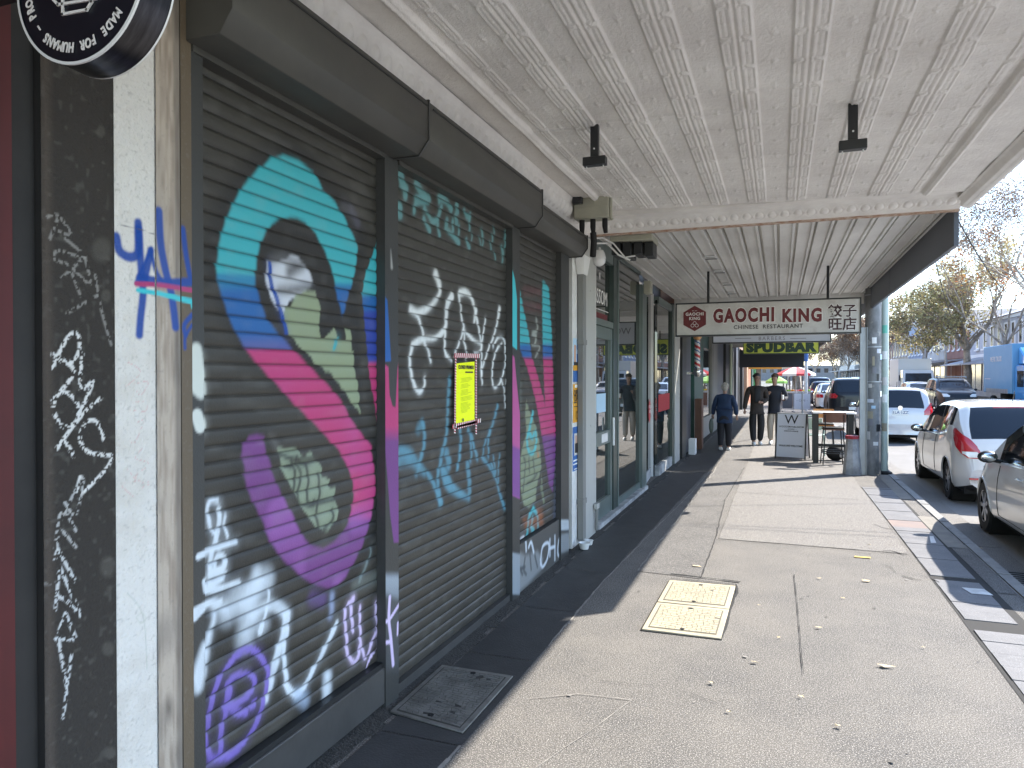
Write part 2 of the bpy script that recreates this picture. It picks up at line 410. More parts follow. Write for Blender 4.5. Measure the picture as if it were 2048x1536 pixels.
def crack(pts, wd=.008, z=.008, amp=.006, mb=None):
    mb = mb or jl; P = []
    for i in range(len(pts)-1):
        a, b = pts[i], pts[i+1]; L = math.hypot(b[0]-a[0], b[1]-a[1]); n = max(1, int(L/.12))
        for k in range(n): t = k/n; P.append((a[0]+(b[0]-a[0])*t+rnd.uniform(-amp, amp), a[1]+(b[1]-a[1])*t+rnd.uniform(-amp, amp)))
    P.append(pts[-1])
    for i in range(len(P)-1):
        a, b = P[i], P[i+1]; dx, dy = b[0]-a[0], b[1]-a[1]; L = math.hypot(dx, dy)+1e-9; w_ = wd*rnd.uniform(.5, 1.2)/2
        nx, ny = -dy/L*w_, dx/L*w_
        mb.add([(a[0]-nx,a[1]-ny,z),(b[0]-nx,b[1]-ny,z),(b[0]+nx,b[1]+ny,z),(a[0]+nx,a[1]+ny,z)], [(0,1,2,3)])
crack([(-.61,7.73),(.64,7.77),(1.17,7.70)], .007); crack([(.12,6.6),(.128,5.5),(.13,4.4)], .0055, amp=.0015); crack([(-.62,6.2),(-.625,7.7),(-.70,10.3),(-.62,14)], .010)
crack([(-.88,6.26),(-.3,6.2)], .03, .009, .012); crack([(-.86,6.1),(-.33,6.12),(-.31,6.0),(-.33,5.4),(-.35,4.85)], .018, .009, .006)
crack([G(*p) for p in Zm(1536,900,4,[(200,780),(560,800),(830,840)])], .006); crack([G(*p) for p in Zm(1536,900,4,[(930,815),(1000,815),(1100,845)])], .014)
crack([G(*p) for p in Zm(1536,900,4,[(850,600),(920,628),(1010,645)])], .012); crack([G(*p) for p in Zm(1536,900,4,[(1100,1015),(1180,1040),(1240,1050)])], .016, amp=.02)
crack([G(*p) for p in Zm(1536,900,4,[(1240,1015),(1330,1040),(1380,1070)])], .008, amp=.015)
crack([G(*p) for p in Zm(1536,900,4,[(940,930),(1010,950),(1030,990)])], .006, amp=.015)
crack([(-.6,11.0),(1.16,10.9)], .01); crack([(-.95,3.9),(-.6,3.98),(-.3,3.86)], .003, amp=.02)
struct('pavement_joints', jl, 'joint')
jp = MB(); crack([(-1.25,3.55),(-1.0,3.72),(-.72,3.74)], .006, .0065, .006, jp); crack([(-.72,3.74),(-.86,3.3),(-1.0,2.9)], .005, .0065, .004, jp); crack([(-1.37,-2),(-1.37,3.0)], .02, .0065, .006, jp); crack([(-1.36,4.3),(-1.362,5.9),(-1.3,8),(-1.2,10.8),(-1.15,16)], .014, .0065, .006, jp)
crack([(-1.16,6.25),(-1.13,9),(-1.1,14)], .022, .0075, .012, jp)
struct('pavement_edge_mortar', jp, 'joint_pale')
gm = MB(); gl_ = MB()
for i in range(60):
    x = rnd.uniform(-1.1, 1.15); y = rnd.uniform(2.4, 14) ; r_ = rnd.uniform(.005, .014) ; tgt = gm if rnd.random() < .7 else gl_
    n_ = 9; tgt.add([(x+r_*rnd.uniform(.75,1.15)*math.cos(2*math.pi*k/n_), y+r_*rnd.uniform(.75,1.15)*math.sin(2*math.pi*k/n_), .0072) for k in range(n_)], [tuple(range(n_))])
struct('pavement_gum_dark', gm, mat('gum_dark', (.075,.07,.064), .8)); struct('pavement_gum_pale', gl_, mat('gum_pale', (.2,.185,.17), .7))
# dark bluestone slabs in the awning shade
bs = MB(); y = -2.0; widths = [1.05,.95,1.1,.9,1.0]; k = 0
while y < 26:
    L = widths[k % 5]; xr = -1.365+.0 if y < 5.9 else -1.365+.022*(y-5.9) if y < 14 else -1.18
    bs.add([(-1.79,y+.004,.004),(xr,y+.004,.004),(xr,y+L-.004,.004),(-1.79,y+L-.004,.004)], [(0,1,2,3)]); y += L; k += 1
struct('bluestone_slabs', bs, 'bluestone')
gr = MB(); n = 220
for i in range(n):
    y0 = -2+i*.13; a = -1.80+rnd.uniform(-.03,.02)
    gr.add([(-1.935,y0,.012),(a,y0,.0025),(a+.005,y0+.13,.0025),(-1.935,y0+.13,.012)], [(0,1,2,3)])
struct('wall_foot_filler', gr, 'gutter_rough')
# kerbside pavers
struct('kerbside_bed', MB().quad((1.195,-1,.0022),(1.60,-1,.0022),(1.60,12.2,.0022),(1.195,12.2,.0022)), 'joint')
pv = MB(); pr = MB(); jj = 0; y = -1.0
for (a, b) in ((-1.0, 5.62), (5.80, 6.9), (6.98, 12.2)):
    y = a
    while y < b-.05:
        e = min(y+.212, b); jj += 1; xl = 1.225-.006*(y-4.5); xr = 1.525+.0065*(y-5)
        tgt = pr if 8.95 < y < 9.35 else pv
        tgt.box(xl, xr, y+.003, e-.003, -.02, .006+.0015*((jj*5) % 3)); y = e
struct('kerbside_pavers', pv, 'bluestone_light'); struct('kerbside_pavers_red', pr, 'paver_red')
struct('kerbside_strip', MB().quad((1.60,6.6,.005),(1.738,6.6,.005),(1.738,7.9,.005),(1.60,7.9,.005)), 'asphalt_patch')
struct('kerbside_strip', MB().quad((1.57,8.2,.005),(1.738,8.2,.005),(1.738,9.9,.005),(1.57,9.9,.005)), 'concrete')
struct('kerbside_strip', MB().quad((1.57,11.2,.005),(1.738,11.2,.005),(1.738,22,.005),(1.57,22,.005)), 'concrete')
wm = MB()
for q in ([G(*p) for p in Zm(1536,900,4,[(1560,1115),(1740,1130),(1815,1180),(1640,1165)])], [G(*p) for p in Zm(1536,900,4,[(1300,700),(1330,700),(1355,755),(1310,755)])]):
    wm.add([(x, y_, .0115) for x, y_ in q], [(0,1,2,3)])
struct('kerbside_paint_marks', wm, 'paint_line')
struct('pavement_paint_mark', MB().add([(x,y_,.009) for x,y_ in [G(*p) for p in Zm(1536,900,4,[(700,858),(740,862),(830,868),(830,876),(700,866)])]], [(0,1,2,3,4)]), mat('yellow_mark',(.6,.42,.08),.8))
# road drain grate in the gutter
gt = MB(); p0 = (2.0, 8.1)
for i in range(9): gt.box(1.87, 2.22, 7.25+i*.075, 7.29+i*.075, -.125, -.112)
o = gt.build('drain_grate', 'black_metal'); tag(o, 'slotted iron drain grate in the gutter beside the silver car wheel', 'drain grate')
# ================================================================ pit lids
def pit_lid(name, label, quad, m, seams, holes, seed, ht=.012):
    t = thing(name, label, 'pit lid')
    A, B, C_, D = [Vector((*p, 0)) for p in quad]   # far-left, far-right, near-right, near-left
    P = lambda u, v: (A*(1-u)+B*u)*(1-v)+(D*(1-u)+C_*u)*v
    fr = MB(); z = ht
    def rect(mb, u0, u1, v0, v1, z0, z1):
        mb.hexa([(*P(u0,v0)[:2],z0),(*P(u1,v0)[:2],z0),(*P(u1,v1)[:2],z0),(*P(u0,v1)[:2],z0)], [(*P(u0,v0)[:2],z1),(*P(u1,v0)[:2],z1),(*P(u1,v1)[:2],z1),(*P(u0,v1)[:2],z1)])
    rr = random.Random(seed)
    rect(fr, 0, 1, 0, 1, -.02, z*.45); fr.build('frame', 'joint', t)
    nb = len(seams)-1
    for i in range(nb):
        pl = MB(); v0, v1 = seams[i]+.006, seams[i+1]-.006
        rect(pl, .012, .988, v0, v1, -.01, z)
        panel = pl.build('cover', m, t, bevel=.003)
        # moulded crazed pattern: raised cells between narrow channels (Voronoi-like jittered grid)
        ce = MB(); nu, nv = 13, int(13*(seams[i+1]-seams[i])*1.6)+5
        u0, u1, w0, w1 = .09, .91, v0+.05*(1 if nb > 1 else 1.3), v1-.05
        pts = [[(u0+(u1-u0)*(a+(rr.uniform(-.36,.36) if 0 < a < nu else 0))/nu, w0+(w1-w0)*(b+(rr.uniform(-.36,.36) if 0 < b < nv else 0))/nv) for a in range(nu+1)] for b in range(nv+1)]
        for b in range(nv):
            for a in range(nu):
                if rr.random() < .012: continue
                q = [pts[b][a], pts[b][a+1], pts[b+1][a+1], pts[b+1][a]]
                cu = sum(p[0] for p in q)/4; cv = sum(p[1] for p in q)/4; sh = .90
                q = [(cu+(p[0]-cu)*sh, cv+(p[1]-cv)*(sh-.06)) for p in q]
                ce.hexa([(*P(u,v)[:2],z-.001) for u,v in q], [(*P(u,v)[:2],z+.0035) for u,v in q])
        ce.build('raised_pattern', m, panel)
        gr_ = MB(); rect(gr_, u0-.015, u1+.015, w0-.012, w1+.012, z-.0005, z+.0006); gr_.build('pattern_groove', mat(name+'_groove'+str(i), (.11,.097,.072) if 'cream' in m else (.04,.038,.034), .95), panel)
    for u, v in holes:
        c = P(u, v); MB().lathe([(.001,z+.0052),(.016,z+.0052),(.016,z)], (c.x,c.y,0), 'z', 12).build('lifting_hole', 'black_hole', t)
    return t
pit_lid('pit_lid', 'cream double pit lid with crazed pattern in the sunlit asphalt', [(-.86,6.05),(-.325,6.07),(-.345,4.80),(-.868,4.79)], 'lid_cream', [0,.5,1], [(.5,.07),(.5,.43),(.5,.57),(.5,.93)], 4)
pit_lid('pit_lid', 'dark grey single pit lid in the shade beside the shutters', [(-1.858,3.80),(-1.40,3.80),(-1.40,3.10),(-1.845,3.17)], 'lid_dark', [0,1], [(.5,.09),(.5,.9)], 9)
# ================================================================ near shop: rendered pillar, jamb, wall
XW = -1.88
def wall_sheet(name, y0, y1, z0, z1, x, base, paint_fn, m, parent=None, dy=.006, dz=.006, thick=.05, tint=None):
    ny = max(2, int((y1-y0)/dy)+1); nz = max(2, int((z1-z0)/dz)+1)
    ys = np.linspace(y0, y1, ny); zs = np.linspace(z0, z1, nz); Y, Z = np.meshgrid(ys, zs)
    Y = Y.ravel(); Z = Z.ravel(); p = Paint(Y, Z, base, x)
    if tint: tint(p)
    paint_fn(p)
    v = np.stack([np.full_like(Y, x), Y, Z], 1)
    o = npmesh(name, v, gridquads(nz, ny), m, parent, p.c)
    return o
def mottled(c2, s1=4, s2=18, amt=.5, stretch=1.0, seed=1):
    def f(p):
        n = vnoise(p.y, p.z*stretch, s1, seed)*.6+vnoise(p.y, p.z*stretch, s2, seed+1)*.4
        p.blend(np.clip((n-.35)*2, 0, 1)*amt, c2)
    return f
nb = thing('neighbouring_shopfront', 'dark red door frame and black reveal left of the rendered pillar', 'shopfront')
MB().box(-2.3, -1.905, -.5, 1.328, 0, 3.4).build('door_frame', 'red_door', nb)
MB().box(-1.904, -1.895, 1.24, 1.29, 0, 3.3).build('door_bead', 'red_door', nb)
MB().box(-2.3, -1.91, 1.329, 1.392, 0, 3.4).build('reveal', 'dark_reveal', nb)
pil = thing('rendered_pillar', 'dark stained rendered pillar with chalky white tags', 'pillar')
MB().box(-2.3, -1.886, 1.393, 1.621, 0, 3.4).build('core', 'dark_reveal', pil)
DK = s2l((47,43,39)); 
def pil_paint(p):
    n = vnoise(p.y, p.z, 60, 9); p.blend(np.clip((n-.74)*5, 0, 1)*.25, s2l((110,108,102)))
    p.blend(np.clip(1-np.abs(p.px-95)/18, 0, 1)*.5, s2l((88,78,70)))
    for cx, cy, rx, ry in ((205,265,9,14),(213,592,11,15),(213,1135,17,24),(213,1300,14,16),(215,1510,15,14),(205,500,22,28)):
        d = np.hypot((p.px-cx)/rx, (p.py-cy)/ry); p.blend(np.clip(1.1-d, 0, .5)*.75, s2l((98,95,88)))
    L = (205,205,203); g_ = (140,138,134)
    z1 = lambda q: Zm(0,400,2.56,q)
    for q in ([(235,95),(300,80),(370,180),(300,160)], [(300,100),(260,200)], [(340,200),(440,290),(370,280),(300,260),(280,300),(350,330)], [(440,290),(320,400)], [(440,300),(465,430),(385,360)], [(370,370),(415,490)], [(490,380),(520,560),(570,740)], [(345,580),(500,490)]):
        p.stroke(z1(q), .009, g_, .006, .75, chalk=160)
    for q in ([(270,860),(310,770),(360,690),(400,690),(408,760),(380,820),(330,830),(270,790)], [(290,800),(380,875),(300,990),(268,1020)], [(300,985),(350,990),(395,1040),(400,1110),(370,1150),(320,1160),(285,1110),(272,1050),(300,985)],
              [(423,790),(410,920),(420,970),(475,930),(440,1020),(400,1100)], [(515,1015),(420,1100),(290,1270),(330,1240),(375,1310)], [(528,1225),(510,1160),(470,1125),(425,1160),(408,1230),(450,1290),(520,1305),(570,1315),(530,1390),(395,1515),(408,1420)]):
        p.stroke(z1(q), .012, L, .005, 1, chalk=190)
    for q in ([(120,1040),(165,955),(150,1030),(128,1005)], [(112,1115),(118,1062),(150,1095)], [(108,1095),(122,1020),(150,1062)]):
        p.stroke(q, .009, (170,170,168), .005, .9, chalk=190)
    z4 = lambda q: Zm(0,1100,3.522,q)
    for q in ([(375,60),(400,0),(520,220)], [(378,430),(412,120),(560,470)], [(400,335),(450,350),(560,465)], [(402,580),(450,450),(525,635),(380,632)], [(400,640),(445,900),(455,960)], [(430,1190),(490,750)]):
        p.stroke(z4(q), .0105, (188,190,190), .005, 1, chalk=190, smooth=False)
    p.stroke(z4([(300,245),(370,235)]), .010, (120,118,115), .006, .7, chalk=150)
wall_sheet('render_face', 1.393, 1.621, 0, 3.4, -1.884, DK, pil_paint, 'painted_rough', pil, .0035, .0045, tint=mottled(s2l((52,48,44)), 4, 14, .5, .35))
shop = thing('shuttered_shop', 'shop wall of white render and weathered timber around the graffitied shutters', 'building')
MB().box(-2.6, -1.887, 1.622, 1.873, 0, 3.4).build('wall_core', 'white_render', shop)
BL = (8,66,150); TE = (60,190,200); MG = (168,60,112)
def blue_tag(p):
    z1 = lambda q: Zm(0,400,2.56,q)
    p.blend(np.clip((vnoise(p.y, p.z, 120, 4)-.78)*5, 0, 1)*.35, s2l((120,118,112)))
    for q, w_ in (([(600,190),(615,260),(660,292),(700,285),(712,250),(712,120)], .030), ([(715,150),(728,400),(735,480),(722,600),(715,690)], .028), ([(775,260),(760,330),(742,415)], .026), ([(775,260),(800,360),(835,420)], .016),
                  ([(818,60),(826,220),(850,360),(880,480),(900,650)], .030), ([(720,400),(850,425),(985,420)], .030), ([(940,150),(955,280),(975,390)], .022), ([(985,590),(945,640),(950,690)], .018), ([(985,640),(950,700),(948,760)], .012), ([(780,250),(700,420)], .012)):
        p.stroke(z1(q), w_, BL, .012, .95)
    p.stroke(z1([(700,430),(820,437),(985,463)]), .016, MG, .006); p.stroke(z1([(708,462),(820,480),(920,505),(985,520)]), [.014,.016,.018,.02], TE, .006); p.stroke(z1([(980,520),(985,550)]), .008, TE, .005)
def white_paint(p):
    blue_tag(p)
    z1 = lambda q: Zm(0,400,2.56,q)
    pk = (205,150,150)
    for q in ([(655,830),(720,880),(640,960)], [(690,940),(760,930),(720,1000),(690,960)], [(670,1040),(740,1030),(745,1080),(660,1075)], [(700,1140),(735,1130),(690,1240),(660,1230)], [(740,1260),(690,1320),(760,1350),(690,1420),(760,1460)], [(650,1380),(690,1440),(620,1460),(680,1520)], [(700,1500),(760,1440)]):
        p.stroke(z1(q), .0028, pk, .003, .6, chalk=200)
    p.stroke(z1([(610,130),(700,145),(800,180)]), .002, (90,90,95), .003, .8); p.stroke(Zm(0,1100,3.522,[(890,310),(1000,470),(1025,850)]), .003, (170,175,165), .004, .7)
    p.stroke(Zm(0,1100,3.522,[(950,480),(990,450),(1020,490),(980,520),(950,480)]), .004, (190,192,180), .004, .6)
def timber_paint(p):
    n = vnoise(p.y, p.z*.08, 140, 3)*.6+vnoise(p.y, p.z*.3, 60, 8)*.4; p.blend(np.clip((n-.4)*2.4, 0, 1)*.6, s2l((120,104,90)))
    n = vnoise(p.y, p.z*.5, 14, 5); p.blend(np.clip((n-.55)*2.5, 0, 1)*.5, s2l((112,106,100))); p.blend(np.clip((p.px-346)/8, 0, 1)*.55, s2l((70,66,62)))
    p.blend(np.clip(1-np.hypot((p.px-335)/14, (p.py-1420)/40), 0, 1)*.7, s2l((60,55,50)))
    blue_tag(p)
wall_sheet('white_render', 1.622, 1.771, 0, 3.4, -1.884, s2l((212,209,203)), white_paint, 'painted_rough', shop, .0035, .0045, tint=mottled(s2l((190,184,174)), 3, 25, .6))
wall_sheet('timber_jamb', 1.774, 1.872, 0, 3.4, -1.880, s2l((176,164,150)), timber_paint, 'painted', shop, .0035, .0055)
wall_sheet('brown_flashing', 1.875, 1.921, 0, 3.1, -1.878, s2l((98,86,70)), blue_tag, 'painted', shop, .0035, .0055)
MB().box(-1.9, -1.8785, 1.8745, 1.9215, 0, 3.1).build('flashing_body', 'brown_metal', shop)
MB().box(-2.6, -1.96, 1.9, 6.80, 0, 3.4).build('wall', 'dark_reveal', shop)
MB().box(-2.6, -1.96, -.5, 14.9, 3.55, 8.2).build('upper_wall', mat('brick_upper', (.3,.2,.15), .85, col2=(.24,.15,.11), nscale=6), shop)
# white strip wall at the far end of the shutters
MB().box(-2.6, -1.905, 6.80, 7.78, 0, 3.3).build('end_wall', 'white_render', shop)
# ================================================================ the three roller shutters
CH = s2l((57,55,50)); CH2 = s2l((40,39,36))
PITCH = .0605
SPROF = [(0,0.0),(.10,.0045),(.28,.0085),(.5,.0100),(.72,.0085),(.88,.0045),(.93,-.004),(.97,-.004)]
TEAL, BLUE, MAG, PUR = [np.array(s2l(c)) for c in ((58,168,178),(30,94,158),(180,58,112),(112,62,124))]
def s_col(p):
    px, py = p.px, p.py; nz = (vnoise(p.y, p.z, 7, 21)-.5)
    c = np.tile(TEAL, (len(px), 1))
    def put(mask, col): c[:] = c*(1-mask[:, None])+col*mask[:, None]
    st = lambda v, w_: np.clip(v/w_+.5, 0, 1)
    put(st(py-(548+.08*(px-450)), 8), BLUE*1.0)
    put(st(py-(548+.08*(px-450)), 8)*st(575-py, 20)*.35, TEAL)
    put(st(py-696, 60)*st(px-470, 40)*.35, MAG)
    put(st(py-700, 6), MAG)
    put(st(py-760, 60)*np.clip(.35+nz*1.5, 0, 1)*.5, np.array(s2l((176,74,140))))
    put(st(py-(1052-.35*(px-700)), 14)*st(px-600, 30), PUR)
    put(st(py-860, 8)*st(600-px, 10), PUR)
    put(st(py-1040, 12), PUR)
    put(np.clip((py-900)/60, 0, 1)*np.clip(nz*2.2, 0, .6), np.array(s2l((150,92,165)))*st(py-900, 50).max())
    return c
S_OUT = [(545,316),(570,311),(600,322),(629,344),(647,379),(672,405),(685,426),(694,443),(702,461),(714,484),(716,497),(712,537),(705,565),(698,590),(686,633),(676,596),(671,570),(665,540),(652,505),(632,467),(612,444),(596,436),(582,434),(562,438),(545,448),(532,465),(521,490),(513,525),(512,566),(521,602),(535,640),(562,672),(590,702),(609,721),(632,745),(660,775),(684,804),(702,840),(724,868),(742,893),(749,933),(750,979),(746,1015),(738,1051),(720,1101),(705,1130),(690,1156),(675,1170),(655,1177),(631,1172),(602,1155),(566,1122),(541,1087),(520,1037),(506,1005),(497,980),(489,945),(482,915),(486,892),(496,872),(512,868),(527,872),(534,915),(548,951),(570,1004),(588,1040),(609,1080),(625,1093),(645,1097),(666,1085),(682,1070),(695,1047),(703,1020),(706,990),(705,960),(695,929),(677,901),(652,872),(623,843),(584,804),(559,775),(534,747),(510,720),(492,698),(477,672),(462,645),(450,607),(438,572),(434,528),(440,484),(453,440),(468,408),(488,373),(518,341)]
WH = (212,222,230); LV = (206,190,224)
def paint1(p):
    n = vnoise(p.y, p.z*.7, 2.2, 31); p.blend(np.clip((n-.5)*3, 0, 1)*.5*(p.py > 700), s2l((36,37,37)))
    blk = (34,34,33)
    p.poly([(x+(x-600)*.16, y+(y-740)*.06-6) for x, y in S_OUT], blk, .10, .9)
    p.poly([(520,430),(600,420),(680,500),(720,600),(722,830),(700,900),(640,840),(540,700),(505,580)], blk, .08, .9)
    z2 = lambda q: Zm(380,250,3.4133,q); z3 = lambda q: Zm(380,700,2.793,q); z4 = lambda q: Zm(380,950,2.62,q)
    gr = (140,154,124)
    p.poly(z2([(540,950),(620,905),(700,895),(770,950),(840,1040),(870,1100),(800,1130),(700,1180),(650,1250),(640,1330),(560,1200),(530,1060)]), (200,206,215), .02, .95, noise=.03)
    p.stroke(z2([(680,1000),(760,960)]), .04, (60,60,60), .05, .8); p.stroke(z2([(620,1130),(850,1110)]), .03, (55,55,55), .05, .75); p.stroke(z2([(560,920),(640,900),(720,940)]), .03, (90,92,95), .05, .7)
    p.poly(z2([(800,1130),(860,1125),(885,1200),(893,1280),(890,1400),(905,1455),(960,1400),(985,1390),(1010,1455),(1060,1460),(1065,1400),(1100,1390),(1110,1536)])+z3([(915,0),(918,100),(940,200),(950,350),(900,290),(860,230),(800,150),(700,60),(640,0)])+z2([(650,1400),(640,1300),(690,1210)]), gr, .012, .95, noise=.02)
    p.poly(z2([(880,1400),(900,1460),(975,1400),(940,1370)]), blk, .01); p.stroke(z2([(985,1520),(1010,1460)]), .02, (60,160,170), .01)
    p.stroke(z2([(1110,580),(1150,670)]), .03, (90,90,105), .05, .7); p.stroke(z2([(1060,540),(1130,640)]), .05, (80,80,92), .06, .4)
    p.stroke(z2([(545,955),(560,1080),(600,1200),(640,1330),(660,1420)]), .022, BL, .008)
    p.poly(z3([(490,545),(600,535),(612,590),(670,580),(700,630),(745,660),(735,710),(790,715),(775,765),(808,770),(800,830),(830,900),(815,960),(770,1020),(740,1025),(700,980),(620,880),(575,780),(530,700),(505,620)]), (136,150,128), .012, .95, noise=.02)
    for q in ([(500,590),(590,610),(700,600)], [(560,620),(590,680),(580,780)], [(600,640),(625,700),(600,800),(610,860),(680,875),(690,840)], [(650,640),(665,720),(650,830),(690,860),(800,840)], [(720,690),(722,800),(700,900),(720,990)], [(700,620),(640,640),(600,620)], [(745,1010),(800,940),(790,890)], [(540,650),(575,650),(590,600)]):
        p.stroke(z3(q), .016, (52,55,52), .014, .85)
    # the S
    p.poly(S_OUT, None, .022, 1.0, colfn=s_col)
    p.poly(z3([(440,470),(470,480),(500,540),(480,560)]), (110,110,108), .05, .5)
    # right-hand sliver of the next letter
    def c2(q):
        c = np.tile(TEAL, (len(q.px), 1))
        for y0, col in ((592,BLUE),(622,np.array(s2l((45,66,150)))),(724,MAG),(880,PUR)):
            m_ = np.clip((q.py-y0)/8+.5, 0, 1)[:, None]; c = c*(1-m_)+col*m_
        return c
    p.poly([(756,480),(762,505),(768,545),(775,560),(775,960),(768,930),(762,900),(757,870),(748,800),(742,770),(737,720),(731,660),(727,610),(725,585),(731,550),(742,520)], None, .014, 1, colfn=c2)
    # white tag running down the left edge
    S = lambda q, w_, soft=.01, op=.95, col=WH: p.stroke(z4(q), w_, col, soft, op)
    S([(95,250),(92,170),(110,140),(145,135)], .016); S([(93,240),(105,290),(125,320),(130,370)], .016); S([(152,175),(148,240),(140,290),(118,370),(100,500),(102,580)], .022); S([(180,215),(172,260),(188,325)], .013)
    S([(40,430),(130,385),(240,350)], .022); S([(125,470),(150,420),(182,440),(172,480),(140,500),(100,520)], .024); S([(105,530),(175,510),(165,545),(100,582)], .022); S([(70,555),(75,605)], .02); S([(70,605),(130,600),(250,570)], .026)
    S([(18,735),(80,685),(150,670)], .024); S([(120,690),(175,700)], .03, .03, .7); S([(130,700),(115,780),(95,850),(70,940),(52,1010),(45,1060),(40,1120)], [.018,.02,.025,.04,.055,.05,.03], .03)
    S([(200,710),(260,660),(330,610),(385,560)], .09, .09, .75); S([(345,520),(352,580)], .05, .05, .7); S([(310,640),(300,740),(285,860)], .08, .09, .7); S([(330,760),(380,790)], .05, .08, .5)
    S([(330,730),(390,690),(450,690),(500,730)], .045, .03, .8); S([(500,735),(490,800),(470,900),(455,960),(430,1040),(400,1180)], [.05,.03,.04,.045,.04,.03], .02, .9)
    S([(510,760),(500,850),(490,930),(495,1030),(510,1110),(550,1150),(600,1110),(650,1020),(700,920),(770,780)], [.02,.025,.025,.025,.03,.04,.03,.026,.026,.03], .012)
    S([(560,1160),(600,1190)], .05, .06, .6, (170,190,215)); S([(715,1070),(715,1160)], .055, .05, .9); S([(412,600),(402,690),(385,760),(362,825)], [.012,.018,.016,.03], .01)
    S([(740,640),(738,740)], .03, .04, .6, (165,180,215)); S([(640,650),(690,660)], .05, .08, .5, (110,80,150)); S([(945,380),(940,430),(885,560)], [.008,.012,.02], .012, .5, (130,150,150)); S([(860,590),(1000,530)], .05, .06, .35, (120,130,125))
    # purple ringed R
    PP = (122,104,184)
    S([(95,1490),(82,1400),(90,1280),(120,1160),(170,1040),(235,955),(300,920),(365,950),(405,1030),(395,1120),(380,1220),(330,1330),(270,1420),(200,1480),(100,1500)], .024, .008, 1, PP)
    S([(190,1200),(205,1130),(195,1095),(250,1050),(310,1050),(335,1095),(310,1150),(250,1200),(175,1225)], .024, .008, 1, PP); S([(190,1150),(180,1250),(165,1350),(150,1460)], .024, .008, 1, PP); S([(205,1225),(250,1250),(295,1245)], .03, .012, 1, PP); S([(330,1205),(332,1207)], .042, .008, 1, PP)
    p.poly(z4([(85,1470),(160,1480),(250,1440),(200,1500),(90,1536)]), PP, .04, .7)
    # pale pink initials
    S([(852,650),(845,720),(852,820)], .024, .008, 1, LV); S([(850,655),(820,690),(812,780),(820,880),(830,950),(850,985),(878,960),(890,900)], .022, .008, 1, LV); S([(892,695),(888,780),(895,870),(905,940),(920,965),(945,900),(975,830)], .020, .008, 1, LV)
    S([(975,670),(972,740),(985,800),(990,870),(1015,890)], .020, .008, 1, LV); S([(985,770),(1010,755)], .016, .008, 1, LV); S([(1000,895),(960,940),(930,990),(920,1035)], [.018,.016,.012,.006], .006, 1, LV)
    # white blot at the left edge
    p.stroke([(395,705),(392,750),(405,785)], [.05,.09,.03], (205,212,205), .02, .9); p.stroke([(395,835),(399,852)], .055, (205,212,205), .012, .95)
